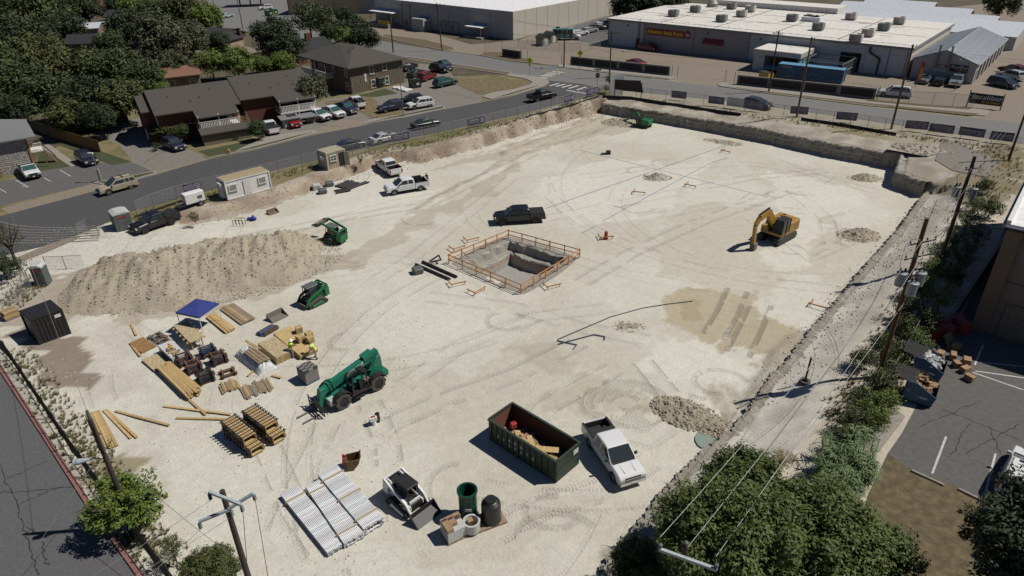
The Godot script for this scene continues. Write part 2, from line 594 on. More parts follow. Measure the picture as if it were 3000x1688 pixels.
func dirt_poly(poly: PackedVector2Array, c: Color, k := 1.0, warp := 1.2):
	var lo := poly[0]
	var hi := poly[0]
	for p in poly:
		lo = lo.min(p)
		hi = hi.max(p)
	for j in range(gj(lo.y - 2), gj(hi.y + 2) + 1):
		for i in range(gi(lo.x - 2), gi(hi.x + 2) + 1):
			var x := GX0 + i * GS
			var z := GZ0 + j * GS
			var w := Vector2(n2.get_noise_2d(x * 4.0, z * 4.0), n2.get_noise_2d(x * 4.0 + 500.0, z * 4.0)) * warp * 2.2
			if Geometry2D.is_point_in_polygon(Vector2(x, z) + w, poly):
				var id := j * GNX + i
				gc[id] = gc[id].lerp(c, k)
func ridge(a: Vector3, b: Vector3, w: float, h: float, c: Color, k := 0.7):
	var lo := Vector2(minf(a.x, b.x), minf(a.z, b.z)) - Vector2.ONE * (w + 1.0)
	var hi := Vector2(maxf(a.x, b.x), maxf(a.z, b.z)) + Vector2.ONE * (w + 1.0)
	var pa := Vector2(a.x, a.z)
	var ab := Vector2(b.x, b.z) - pa
	for j in range(gj(lo.y), gj(hi.y) + 1):
		for i in range(gi(lo.x), gi(hi.x) + 1):
			var p := Vector2(GX0 + i * GS, GZ0 + j * GS)
			p += Vector2(n2.get_noise_2d(p.x * 5.0, p.y * 5.0), n2.get_noise_2d(p.x * 5.0, p.y * 5.0 + 300.0)) * 0.8
			var t := clampf((p - pa).dot(ab) / ab.length_squared(),0.0,1.0)
			var d := p.distance_to(pa + ab * t)
			if d < w:
				var q := smooth(1.0 - d / w)
				var id := j * GNX + i
				gh[id] += h * q * (0.7 + 0.6 * n1.get_noise_2d(p.x * 3.0, p.y * 3.0))
				gc[id] = gc[id].lerp(c, k * minf(1.0, q * 2.0))

var site_l := PackedByteArray()
var site_b := PackedByteArray()

func tread(pts: PackedVector2Array, w: float, pitch: float, tone: float, depth: float):
	for s in pts.size() - 1:
		var a := pts[s]
		var b := pts[s + 1]
		var l := a.distance_to(b)
		var d := (b - a) / l
		var nn := Vector2(-d.y, d.x)
		var u := 0.0
		while u < l:
			var q := -w * 0.5
			while q < w * 0.5:
				var p := a + d * u + nn * q
				var ix := int((p.x - GX0) / TS * 2048.0)
				var iy := int((p.y - GZ0) / TS * 2048.0)
				if ix >= 0 and iy >= 0 and ix < 2048 and iy < 2048:
					var id := iy * 2048 + ix
					var lug := 1.0 if fposmod(u + absf(q) * 0.6, pitch) < pitch * 0.5 else -1.0
					var edge := 1.0 if absf(q) > w * 0.5 - 0.09 else 0.0
					if n2.get_noise_2d(p.x * 8.0, p.y * 8.0) > -0.25:
						site_b[id] = clampi(site_b[id] + int(depth * (lug * 0.6 + edge * 1.2 - 0.7)),0,255)
						site_l[id] = clampi(int(site_l[id] * tone),0,255)
				q += 0.06
			u += 0.06

func arc(c: Vector2, r: float, a0: float, a1: float, sq := 1.0) -> PackedVector2Array:
	var o := PackedVector2Array()
	var k := maxi(6, int(absf(a1 - a0) * r / 0.8))
	for i in k + 1:
		var a := lerpf(a0, a1, float(i) / k)
		o.append(c + Vector2(cos(a) * r, sin(a) * r * sq))
	return o

func twin(pts: PackedVector2Array, gauge: float, w: float, pitch: float, tone: float, depth: float):
	for s in [-1.0,1.0]:
		var o := PackedVector2Array()
		for i in pts.size():
			var d := (pts[mini(i + 1, pts.size() - 1)] - pts[maxi(i - 1,0)]).normalized()
			o.append(pts[i] + Vector2(-d.y, d.x) * gauge * 0.5 * s)
		tread(o, w, pitch, tone, depth)

func build_ground():
	n1.seed = 11
	n1.frequency = 0.09
	n1.fractal_octaves = 4
	n2.seed = 12
	n2.frequency = 0.035
	n2.fractal_octaves = 4
	var nm := GNX * GNZ
	gh.resize(nm)
	gc.resize(nm)
	var dist := PackedFloat32Array()
	dist.resize(nm)
	var hole := pv([-5.5,-66.4,-0.3,-72.2,6.3,-66.9,1,-60])
	for j in GNZ:
		var z := GZ0 + j * GS
		for i in GNX:
			var x := GX0 + i * GS
			var id := j * GNX + i
			pit_query(x, z)
			var d := pit_d
			dist[id] = d
			var o := O(x, z)
			var wob := n1.get_noise_2d(x * 2.2, z * 2.2)
			var big := n2.get_noise_2d(x, z)
			if d < 0.0:
				gh[id] = wob * 0.035 + big * 0.05
				gc[id] = Color(0.53,0.505,0.425).lerp(Color(0.61,0.59,0.515), clampf(0.5 + big * 1.6 + wob * 0.5,0,1))
			else:
				var dd := d
				if pit_t == "B" or pit_t == "L":
					dd = maxf(0.0, d + wob * (0.5 if pit_t == "L" else 0.12))
				var f := bank(dd)
				var rough := (1.0 - smooth((d - 3.5) / 2.0))
				gh[id] = o * f + wob * rough * (0.1 if pit_t != "N" else 0.05)
				var c := Color(0.3,0.25,0.18)
				if pit_t == "B":
					if d < 4.0:
						c = Color(0.33,0.29,0.23).lerp(Color(0.48,0.44,0.37), clampf(0.4 + wob * 2.0,0,1))
					else:
						c = Color(0.36,0.32,0.25).lerp(Color(0.24,0.21,0.11), clampf(0.3 + big * 3.0 + wob,0,1))
				elif pit_t == "L":
					if d < 1.5:
						c = Color(0.24,0.18,0.13).lerp(Color(0.42,0.36,0.28), clampf(0.4 + wob * 2.0,0,1))
					elif d < 3.2:
						c = Color(0.26,0.21,0.155).lerp(Color(0.42,0.38,0.31), clampf(0.4 + wob * 2.0 + big,0,1))
					else:
						c = Color(0.21,0.175,0.09).lerp(Color(0.135,0.13,0.05), clampf(0.5 + wob * 2.0,0,1))
				elif pit_t == "R":
					if d < 4.8:
						c = Color(0.43,0.41,0.355).lerp(Color(0.56,0.535,0.47), clampf(0.5 + wob * 2.0 + big,0,1))
					else:
						c = Color(0.54,0.49,0.4).lerp(Color(0.44,0.4,0.33), clampf(0.4 + wob + big * 2.0,0,1))
				else:
					c = Color(0.59,0.57,0.495).lerp(Color(0.52,0.495,0.425), clampf(0.4 + wob * 2.0 + big,0,1))
				gc[id] = c
			if x > hole[0].x - 1.0 and x < hole[2].x + 1.0 and z > hole[1].y - 1.0 and z < hole[3].y + 1.0:
				if Geometry2D.is_point_in_polygon(Vector2(x, z), hole):
					gh[id] = -4.0
	var white := Color(0.66,0.645,0.575)
	dirt_poly(pv([22.1,-81.7,43.7,-80.9,34.1,-65.8,23.8,-56.7,14.7,-64.8]), Color(0.51,0.475,0.39),0.6)
	dirt_poly(pv([3.1,-92.5,15.8,-99.4,29.7,-97.3,23.4,-85.2,17,-77.5,8.5,-76.8]), white,0.7)
	dirt_poly(pv([37.7,-95.4,45.7,-87.5,46.7,-83.1,39.4,-76.7,32.2,-67.6,27.9,-61.7,26.4,-63.7,31.9,-77]), white,0.75)
	dirt_poly(pv([10.8,-46.4,15,-51.5,17.2,-51.7,19.1,-48.7,19.5,-46.2,17.1,-44.4,14.1,-44.9]), white,0.85)
	dirt_poly(pv([3.4,-48.1,6.3,-47.5,9.6,-44.6,10.4,-41.5,8.5,-41.1,5.5,-44.7]), white,0.5)
	dirt_poly(pv([-12,-59.7,-3.5,-60.1,1.9,-54.8,-0.1,-47.6,-7.2,-45.9,-14.1,-52.2]), white,0.35)
	dirt_poly(pv([-37.8,-73.4,-18.1,-85.5,-7.9,-90.2,-8.8,-84,-21.2,-78.8,-32.4,-74.2]), white,0.55)
	dirt_poly(pv([-4.7,-33,2.3,-36.4,4.3,-32.5,1,-27.2,-5.3,-27.6]), Color(0.5,0.465,0.39),0.6)
	dirt_poly(pv([1.5,-43.8,7.3,-46.5,10,-41.9,9.1,-39.9,6.1,-40.4,2.5,-41.3]), Color(0.48,0.43,0.34),0.75)
	dirt_poly(pv([-0.1,-49.2,4.2,-50.7,7.2,-47.5,5.6,-46,1.6,-46.6]), Color(0.43,0.38,0.3),0.6)
	dirt_poly(pv([15.4,-59.6,20.6,-59.8,23.2,-58.1,22.6,-56.1,21,-53.9,18.3,-51.1,15.9,-51.5,13.5,-53.2,13.7,-55.7]), Color(0.455,0.4,0.29))
	dirt_poly(pv([22.5,-55.8,25.3,-53.5,26.4,-52.3,23.2,-48.6,21.2,-47,19.9,-48.2,18.4,-50.3]), Color(0.44,0.385,0.275))
	dirt_poly(pv([17.7,-57.5,19,-56.9,16.9,-54.1,15.1,-53.8]), Color(0.4,0.345,0.225),1.0,0.6)
	dirt_poly(pv([23.2,-48.6,25.4,-51.2,27,-52.3,22.4,-46.1,19.4,-43,18,-42.2]), Color(0.37,0.325,0.26),0.8)
	dirt_poly(pv([-18.8,-67.5,-13.4,-77.5,-3.6,-90.1,0.3,-101.7,2.3,-100,-2.1,-87.4,-12.1,-74.5,-16.2,-65.8]), Color(0.4,0.35,0.27),0.6)
	dirt_poly(pv([-12.3,-96,0.3,-107.7,16.8,-125.4,24.1,-116.8,5.8,-106.6,-0.8,-100.1]), Color(0.42,0.37,0.29),0.7)
	dirt_poly(pv([-49.2,-65.2,-40.3,-66.5,-30,-67,-17.8,-70,-16.8,-66.6,-25.1,-58.7,-32,-55.7,-37.6,-54.6,-44.3,-57.9]), Color(0.4,0.345,0.265),0.75)
	var brown := Color(0.2,0.15,0.11)
	dirt_poly(pv([-45.5,-53.6,-38.7,-51.4,-35.1,-46.8,-34.9,-43.9,-38.1,-45.2,-43.7,-50.7]), brown,0.85)
	dirt_poly(pv([-51,-62.9,-47.6,-65.1,-42,-57.5,-41.4,-51.3,-45.5,-53.6,-49.2,-57.3]), Color(0.33,0.28,0.225),0.8)
	dirt_poly(pv([-30.8,-36.8,-28.6,-37.6,-26.2,-36.3,-26.4,-34.6,-28.2,-34.5]), Color(0.24,0.2,0.11),0.8)
	dirt_poly(pv([-53.8,-66.9,-50.1,-71.9,-43.8,-74.2,-40.7,-72.5,-44.2,-67.8,-48.6,-64.3]), Color(0.56,0.54,0.49),0.8)
	dirt_poly(pv([-40.7,-78.7,-33.3,-83.5,-28,-89.1,-23.5,-94.6,-22.9,-93.6,-27.3,-87.8,-32.8,-81.6,-39.4,-77.4]), Color(0.3,0.24,0.175),0.6,0.8)
	dirt_poly(pv([54.4,-81.9,69.2,-95.6,72.8,-93.6,62.4,-77.7,53.4,-72.2]), Color(0.17,0.14,0.07),0.75)
	dirt_poly(pv([34,-55.2,48.4,-73.9,51.9,-76.2,51.2,-72.4,41.9,-59.7,33.3,-49,24.1,-38.7,22.5,-39.6]), Color(0.47,0.43,0.345),0.6)
	dirt_poly(pv([4.5,-26.3,5.9,-27.9,7.7,-29,9.8,-31.1,10.9,-30.2,8.2,-25.4]), Color(0.25,0.21,0.17),0.6)
	ridge(V(-0.77,0,-103.41), V(17.02,0,-121.92),1.1,0.55, Color(0.4,0.345,0.27))
	ridge(V(-2.94,0,-105.2), V(15.49,0,-124.74),0.8,-0.45, Color(0.4,0.345,0.27))
	ridge(V(1.88,0,-102.46), V(18.2,0,-117.11),0.8,0.35, Color(0.38,0.33,0.255))
	ridge(V(-12.91,0,-80.71), V(-0.76,0,-99.35),0.7,0.16, Color(0.36,0.31,0.23),0.6)
	ridge(V(25.18,0,-50.67), V(18.57,0,-41.74),1.3,0.35, Color(0.36,0.31,0.245))
	ridge(V(15.18,0,-43.53), V(16.63,0,-39.19),0.5,-0.22, Color(0.42,0.37,0.29))
	ridge(V(16.65,0,-43.94), V(17.74,0,-40.34),0.5,-0.22, Color(0.42,0.37,0.29))
	ridge(V(15.97,0,-43.96), V(17.31,0,-39.75),0.4,0.15, Color(0.36,0.31,0.245))
	var f := FastNoiseLite.new()
	f.seed = 31
	f.frequency = 0.07
	f.fractal_octaves = 6
	f.fractal_gain = 0.62
	var a := f.get_image(2048,2048)
	a.convert(Image.FORMAT_L8)
	site_l = a.get_data()
	f.seed = 32
	f.frequency = 0.3
	f.fractal_octaves = 4
	var b := f.get_image(2048,2048)
	b.convert(Image.FORMAT_L8)
	site_b = b.get_data()
	for i in site_l.size():
		site_l[i] = 200 + ((site_l[i] * 20) >> 8) + ((site_b[i] * 30) >> 8)
		site_b[i] = 92 + ((site_b[i] * 70) >> 8)
	var r2 := RandomNumberGenerator.new()
	r2.seed = 5
	twin(pv([22.6,-59.4,20.3,-54.9,17.9,-50.9]),1.9,0.5,0.22,0.88,26.0)
	twin(pv([24.1,-56.7,21.8,-52.5,19.3,-48.2]),1.9,0.5,0.22,0.88,26.0)
	var big_ring: Vector3 = V(8.66,0,-41.96)
	for k in 4:
		tread(arc(Vector2(big_ring.x, big_ring.z),1.2 + k * 0.75,0.3,6.0,0.8),0.6,0.25,0.95,26.0)
	var rings := [V(-3.86,0,-33.58), V(2.54,0,-29.46), V(35.93,0,-84.73), V(36.23,0,-69.15), V(18.6,0,-94.76), V(23.14,0,-97.56), V(-15.07,0,-51.14), V(16.25,0,-80.78), V(2.42,0,-31.1), V(16.78,0,-44.39), V(39.51,0,-85.83), V(-0.68,0,-54.22), V(30.97,0,-68.45), V(-11.36,0,-78.49)]
	for q in rings:
		tread(arc(Vector2(q.x, q.z), r2.randf_range(1.2,2.6), r2.randf_range(0,3), r2.randf_range(4,6.5), r2.randf_range(0.6,1.0)),0.5,0.22,0.95,22.0)
	var runs := [pv([-9,-44.5,-4.6,-50.3,1.9,-54.8,9.8,-56.4]), pv([-10.3,-39.2,-5.5,-42.7,-0.1,-45.7,6,-50.6]), pv([-14.7,-29.8,-14.6,-34.4,-14.1,-40]), pv([9.9,-92.3,20.3,-96.2,35.7,-97,48.1,-90.7]), pv([23.2,-86.5,33.9,-91.3,45.4,-93.6]), pv([4.4,-77.9,13.4,-82,23.2,-86.5]), pv([-32.1,-73.2,-21.2,-78.8,-11,-82.9,0.3,-98.5,12.1,-115.8]), pv([-14.2,-62.6,-11.2,-67.2,-6.2,-78.3,0.2,-92.7]), pv([7,-61.3,13.4,-68.1,23,-76.3,36.8,-85.9]), pv([39.7,-98.4,43.4,-90.9,48.5,-85.5]), pv([16.1,-77.5,26.5,-81.5,36.5,-78.9]), pv([-1.3,-29.5,2,-31.7,5.5,-32.8,9.4,-35.6]), pv([5.5,-39.6,9.7,-37.7,14.5,-41.8]), pv([10.9,-47.4,12.3,-42.7,14.6,-41.4]), pv([-0.2,-37.5,2.5,-41.7,8.5,-46.5]), pv([-8.5,-58.9,-0,-56.7,6.2,-52.9,12.1,-50.5]), pv([-17.8,-37.2,-14.3,-31.4,-11.2,-27.7]), pv([37.7,-85.9,38.6,-76.7,36.2,-69.2]), pv([29.5,-77.1,32.6,-65.9,39.3,-70.9]), pv([-11.4,-42.4,-9.3,-37.7,-8.8,-35.6])]
	for q in runs:
		twin(q,1.75, r2.randf_range(0.35,0.55),0.24, r2.randf_range(0.95,0.98), r2.randf_range(30.0,55.0))
	for k in 18:
		var c := Vector2(r2.randf_range(-22,42), r2.randf_range(-108,-32))
		pit_query(c.x, c.y)
		if pit_d < -3.0:
			twin(arc(c, r2.randf_range(9,34), r2.randf_range(0,6), r2.randf_range(0,6)),1.7, r2.randf_range(0.3,0.5),0.24, r2.randf_range(0.965,0.99), r2.randf_range(22.0,44.0))
	var gm := StandardMaterial3D.new()
	gm.vertex_color_use_as_albedo = true
	gm.albedo_texture = ImageTexture.create_from_image(Image.create_from_data(2048,2048, false, Image.FORMAT_L8, site_l))
	gm.heightmap_enabled = true
	gm.heightmap_texture = ImageTexture.create_from_image(Image.create_from_data(2048,2048, false, Image.FORMAT_L8, site_b))
	gm.heightmap_scale = 10.0
	gm.roughness = 0.95
	M.site = gm
	var vs := PackedVector3Array()
	var ns := PackedVector3Array()
	var us := PackedVector2Array()
	vs.resize(nm)
	ns.resize(nm)
	us.resize(nm)
	var ix := PackedInt32Array()
	ix.resize((GNX - 1) * (GNZ - 1) * 6)
	var q := 0
	for j in GNZ:
		for i in GNX:
			var id := j * GNX + i
			var x := GX0 + i * GS
			var z := GZ0 + j * GS
			vs[id] = V(x, gh[id], z)
			us[id] = Vector2((x - GX0) / TS, (z - GZ0) / TS)
			var hx := gh[j * GNX + mini(i + 1, GNX - 1)] - gh[j * GNX + maxi(i - 1,0)]
			var hz := gh[mini(j + 1, GNZ - 1) * GNX + i] - gh[maxi(j - 1,0) * GNX + i]
			ns[id] = V(-hx,2.0 * GS,-hz).normalized()
			if i < GNX - 1 and j < GNZ - 1:
				ix[q] = id; ix[q + 1] = id + 1; ix[q + 2] = id + GNX
				ix[q + 3] = id + 1; ix[q + 4] = id + GNX + 1; ix[q + 5] = id + GNX
				q += 6
	var am := ArrayMesh.new()
	var arr := []
	arr.resize(Mesh.ARRAY_MAX)
	arr[Mesh.ARRAY_VERTEX] = vs
	arr[Mesh.ARRAY_NORMAL] = ns
	arr[Mesh.ARRAY_COLOR] = gc
	arr[Mesh.ARRAY_TEX_UV] = us
	arr[Mesh.ARRAY_INDEX] = ix
	am.add_surface_from_arrays(Mesh.PRIMITIVE_TRIANGLES, arr)
	var g := mi("ground", am, gm, self)
	g.set_meta("kind", "structure")
	var t := MB.new()
	var x1 := GX0 + (GNX - 1) * GS
	var z1 := GZ0 + (GNZ - 1) * GS
	for r in [[-1500.0, GX0,-1500.0,400.0], [x1,1500.0,-1500.0,400.0], [GX0, x1,-1500.0, GZ0], [GX0, x1, z1,400.0]]:
		t.quad(ground_at(r[0], r[3]), ground_at(r[1], r[3]), ground_at(r[1], r[2]), ground_at(r[0], r[2]))
	struct("terrain", t, M.land)

func site_h(x: float, z: float) -> float:
	var fx := clampf((x - GX0) / GS,0.0, GNX - 1.01)
	var fz := clampf((z - GZ0) / GS,0.0, GNZ - 1.01)
	var i := int(fx)
	var j := int(fz)
	var a := lerpf(gh[j * GNX + i], gh[j * GNX + i + 1], fx - i)
	var b := lerpf(gh[(j + 1) * GNX + i], gh[(j + 1) * GNX + i + 1], fx - i)
	return lerpf(a, b, fz - j)

func on_site(p: Vector3, sink := 0.0) -> Vector3:
	return V(p.x, site_h(p.x, p.z) - sink, p.z)

# ---------- streets, lots, pavements ----------
func sheet(called: String, poly: PackedVector2Array, lift: float, m: Material) -> MeshInstance3D:
	var b := MB.new()
	var tris := Geometry2D.triangulate_polygon(poly)
	for k in range(0, tris.size(),3):
		var p := []
		for j in 3:
			var q: Vector2 = poly[tris[k + j]]
			p.append(ground_at(q.x, q.y, lift))
		var a: Vector3 = p[0]
		var c: Vector3 = p[1]
		var d: Vector3 = p[2]
		if (c - a).cross(d - a).y > 0:
			b.tri(a, c, d)
		else:
			b.tri(a, d, c)
	return struct(called, b, m)

func raised(called: String, poly: PackedVector2Array, h: float, m: Material, grass: Material = null, inset := 0.35) -> MeshInstance3D:
	var b := MB.new()
	if Geometry2D.is_polygon_clockwise(poly):
		poly.reverse()
	var tris := Geometry2D.triangulate_polygon(poly)
	for k in range(0, tris.size(),3):
		var a := ground_at(poly[tris[k]].x, poly[tris[k]].y, h)
		var c := ground_at(poly[tris[k + 1]].x, poly[tris[k + 1]].y, h)
		var d := ground_at(poly[tris[k + 2]].x, poly[tris[k + 2]].y, h)
		if (c - a).cross(d - a).y > 0:
			b.tri(a, c, d)
		else:
			b.tri(a, d, c)
	for i in poly.size():
		var p := poly[i]
		var q := poly[(i + 1) % poly.size()]
		b.quad(ground_at(p.x, p.y, h), ground_at(q.x, q.y, h), ground_at(q.x, q.y,-0.1), ground_at(p.x, p.y,-0.1))
	var o := struct(called, b, m)
	if grass:
		for s in Geometry2D.offset_polygon(poly,-inset):
			var t := MB.new()
			var tr := Geometry2D.triangulate_polygon(s)
			for k in range(0, tr.size(),3):
				t.tri(ground_at(s[tr[k]].x, s[tr[k]].y, h + 0.02), ground_at(s[tr[k + 1]].x, s[tr[k + 1]].y, h + 0.02), ground_at(s[tr[k + 2]].x, s[tr[k + 2]].y, h + 0.02))
			part("grass_strip", t, grass, o)
	return o
func kerb_line(pts: PackedVector2Array, h := 0.13, w := 0.2, m: Material = null):
	var b := MB.new()
	for i in pts.size() - 1:
		var l := pts[i].distance_to(pts[i + 1])
		var k := maxi(1, int(l / 3.0))
		for s in k:
			var a := pts[i].lerp(pts[i + 1], (s + 0.004) / k)
			var c := pts[i].lerp(pts[i + 1], (s + 0.996) / k)
			b.bar(ground_at(a.x, a.y, h / 2), ground_at(c.x, c.y, h / 2), w, h)
	struct("kerb", b, m if m else M.kerb)

func stripe(a: Vector3, c: Vector3, w: float, lift: float, b: MB):
	var d := Vector2(c.x - a.x, c.z - a.z).normalized()
	var s := Vector2(-d.y, d.x) * w * 0.5
	b.quad(ground_at(a.x + s.x, a.z + s.y, lift), ground_at(c.x + s.x, c.z + s.y, lift), ground_at(c.x - s.x, c.z - s.y, lift), ground_at(a.x - s.x, a.z - s.y, lift))

func build_streets():
	sheet("parking_lot", pv([-66,-238.9,-44.9,-234.2,-39.2,-232.9,-9.8,-186.5,2.7,-190,33.9,-245.6,87.7,-204.3,160.9,-228.5,182.7,-182.9,94.4,-85.7,73.6,-108.8,61.4,-117,47.8,-127.3,40.5,-134.4,32.5,-140.4,25.4,-145.1,15.4,-153.2,10.7,-157.1,-7.5,-172.4,-16.1,-179,-35.5,-202.1,-63.2,-228]),0.012, M.concrete_tan)
	sheet("asphalt_yard", pv([6.4,-192.3,14.4,-202.5,33.8,-231.6,26.9,-181.5,23.1,-178.6,14.5,-190.7]),0.018, M.asphalt_old)
	sheet("parking_lot", pv([-84,-90.6,-73.4,-93.6,-71.4,-94.1,-70.1,-97.5,-65.9,-99,-62.1,-100,-57.3,-99.6,-55.9,-98.8,-51.6,-95.3,-58.7,-91.2,-67.1,-83.8,-74.7,-78.4]),0.012, M.asphalt_old)
	sheet("driveway", pv([-73.2,-115.9,-68.5,-125.6,-65.5,-123.9,-57,-109.1,-49.2,-104,-46,-100.1,-51.2,-94.5,-55.8,-98.7,-57.3,-99.6,-58.2,-101.5,-64.3,-109.5]),0.02, M.concrete_drive)
	sheet("driveway", pv([-63.7,-80.7,-66.4,-82.9,-58.7,-91.2,-56.7,-90.6,-51.6,-94.9,-45.9,-100.6,-44.5,-100.8,-50.9,-93.4,-58.8,-85.6]),0.024, M.concrete_tan)
	sheet("parking_lot", pv([-43.4,-119.1,-37.3,-126.1,-36.1,-134.5,-30.9,-135.1,-21.5,-145.6,-22.9,-165.5,-14.9,-161.6,-11.3,-147.5,-8.6,-138.3,-4.7,-132.1,-12,-125,-24.8,-115.9,-31.9,-111.7,-40.1,-110.9]),0.012, M.concrete_drive)
	sheet("driveway", pv([-32.9,-113.7,-29.6,-119.2,-23.9,-119.1,-24.4,-115.7,-31.8,-111.1]),0.02, M.concrete_tan)
	sheet("driveway", pv([-12.2,-125.7,-10.5,-131.1,-4.1,-133.9,-5.1,-131.9,-5.2,-127.9,-11.6,-123.6]),0.02, M.concrete_drive)
	sheet("lawn", pv([-13.5,-151.3,-11.6,-148.8,0.6,-145.7,3.8,-144,4.8,-141.8,4,-139.3,0.5,-136.4,-4.7,-132.9,-8.8,-138.3,-10.2,-141.9]),0.03, M.dry_lawn)
	sheet("lawn", pv([-35.6,-132.4,-26.9,-135.4,-25.1,-130.5,-23,-123.2,-19.5,-125,-19.2,-121.4,-23.9,-119.1,-26.8,-123.6,-28.6,-126.6,-33.6,-126.3]),0.03, M.dry_lawn)
	sheet("lawn", pv([-30.4,-135.8,-25.1,-141.2,-22.1,-136.9,-26.1,-134.7]),0.034, M.green_grass)
	sheet("lawn", pv([-76.6,-110.8,-73.1,-107.3,-66,-99.2,-69.9,-97.2,-73.7,-103.1,-75.9,-107.6]),0.03, M.green_grass)
	sheet("lawn", pv([-77.9,-114.1,-70.7,-110.6,-65.6,-106.2,-57.6,-100.2,-59.8,-98.9,-66.7,-104.1,-74.4,-110.1]),0.03, M.green_grass)
	sheet("path", pv([-77,-109.4,-76.8,-111.2,-65.6,-99.8,-65.8,-98.6]),0.036, M.concrete)
	sheet("lawn", pv([-48.9,-104.1,-42.8,-108.5,-39.9,-111.6,-39,-110.4,-40.1,-105.2,-46.2,-101.6]),0.03, M.green_grass)
	sheet("lawn", pv([-69.8,-74.1,-65.3,-79.8,-69.2,-89.3,-80.9,-90.3]),0.008, M.dry_grass)
	sheet("driveway", pv([-84.9,-190.8,-83.4,-206.5,-69,-192.7,-64.3,-183.5,-74.4,-182.2]),0.02, M.concrete_drive)
	sheet("parking_lot", pv([-143.4,-347.9,-89.6,-331.6,-65.5,-246.1,-64.6,-225.1,-78.3,-228,-95.1,-238.3]),0.014, M.concrete_street)
	sheet("path", pv([64,-98.5,64.6,-96.1,66,-89.9,65.6,-87.5,60.8,-82.5,58,-85.3,58,-89.3]),0.07, M.concrete_drive)
	sheet("street", pv([-73.3,-69.5,-68.8,-76.8,-64,-81.1,-59,-86,-51.1,-93.9,-45.7,-100.1,-39.7,-103.8,-36,-107.4,-31.8,-111.1,-24.7,-115.5,-11.7,-123.8,0.5,-131.4,7.1,-138.3,8.3,-141.3,7.7,-144.7,15,-146.7,20.4,-139,17.4,-133,9.6,-125.5,1.4,-118.8,-7.1,-113.1,-16.1,-107.3,-22.9,-102.6,-34.1,-94.1,-41.1,-86.6,-47.7,-81.1,-51.4,-73.7,-53.6,-71,-57.2,-68.6,-60.4,-65,-64,-58.2]),0.03, M.asphalt)
	sheet("street", pv([-127.6,-277.4,-89.8,-242.8,-65,-222.6,-34.4,-195.6,-16,-178.1,-7.5,-171.5,0.7,-162.7,10.6,-156,15.3,-152.2,25.3,-144.2,32.3,-139.5,40.3,-133.6,47.6,-126.5,61.1,-116.3,73.3,-108.2,79.6,-104.1,96,-92.7,87.2,-82.5,73.6,-94.8,64.1,-103,57.5,-108.6,47.3,-116.8,37.5,-124,24.2,-131.8,18.5,-134.5,14.3,-139.6,7.6,-143.5,0.6,-148.9,-12.4,-159,-24.8,-169.7,-44.1,-188.1,-69.1,-211.5,-115.9,-250.1]),0.038, M.concrete_street)
	raised("verge", pv([-58.8,-91.3,-51.8,-95.4,-51.1,-94.6,-53.3,-91.9,-56.6,-90.4]),0.13, M.concrete, M.green_grass)
	raised("verge", pv([-46,-100.4,-42.8,-103.5,-40.1,-110.9,-32.9,-113.5,-31.9,-111.7,-36.1,-107.7,-39.8,-104.2]),0.13, M.concrete)
	sheet("grass_strip", pv([-45.4,-101.2,-42.3,-103.6,-34.6,-110.8,-32.7,-112.3,-36.2,-108.4,-40,-104.7]),0.15, M.green_grass)
	raised("verge", pv([-25.4,-115.8,-23.9,-119.1,-19.1,-121.1,-12.8,-126.5,-11.8,-125.4,-11.8,-124,-18.7,-119.1]),0.13, M.concrete)
	sheet("grass_strip", pv([-24.8,-116.3,-19,-120.9,-12.2,-125.7,-12.1,-124.5,-18.9,-120]),0.15, M.green_grass)
	raised("pavement", pv([-5.3,-131.9,-3.5,-134.6,0.5,-136.4,4.1,-139.9,4.8,-142.1,3.5,-145.3,-0.8,-149.1,0.6,-150.2,4.4,-148,7.5,-145.3,8.2,-141.6,7.1,-138.6,0.5,-131.9,-3.4,-129.7]),0.13, M.concrete)
	sheet("grass_strip", pv([-2.7,-130.6,0.5,-133.8,5.3,-138.6,6,-139,0.5,-132.7]),0.15, M.green_grass)
	raised("verge", pv([-25.1,-173.3,-12.7,-162.7,0.7,-151.5,-0.1,-149.3,-12.4,-159.4,-24.9,-170.1]),0.13, M.concrete, M.dry_grass)
	raised("verge", pv([-35.4,-201.5,-36.6,-207.2,-22.3,-195.3,-13.8,-182.6,-13.5,-179.8,-16,-178.5]),0.13, M.concrete, M.dry_grass)
	raised("verge", pv([-7.5,-172,-6.2,-175.1,-1.7,-175.1,0.8,-170.1,4.9,-165.1,4.6,-161.3,0.7,-163.1]),0.13, M.concrete, M.dry_grass)
	raised("verge", pv([10.8,-158.1,14,-156.5,22.6,-150,34.6,-142.2,32.4,-140.1,25.4,-144.8,15.4,-152.5,11,-155.6]),0.13, M.concrete)
	sheet("grass_strip", pv([15.6,-153.2,22.3,-148.1,32.1,-141.3,32.3,-140.4,25.5,-145.4]),0.15, M.dry_grass)
	raised("verge", pv([40.5,-134.9,41.8,-136.4,49.1,-131.2,62.7,-119.9,79.6,-111.9,76.4,-108.6,61.3,-116.8,47.7,-127,40.7,-133.5]),0.13, M.concrete)
	sheet("grass_strip", pv([41.4,-133.7,48.1,-128.2,62,-118.2,76.2,-109.7,74.1,-108.9,61.5,-117.2,47.8,-127.3]),0.15, M.dry_grass)
	sheet("grass_strip", pv([62.5,-120.9,70.3,-116.3,77.2,-113.2,76.1,-112.3,69.7,-115.2,62.5,-119.5]),0.15, M.dry_grass)
	sheet("pavement", pv([-55.2,-67.8,-53.6,-71,-51.4,-73.7,-50.7,-72.7,-52.3,-69.5,-53.9,-67.1]),0.05, M.concrete_tan)
	var w := MB.new()
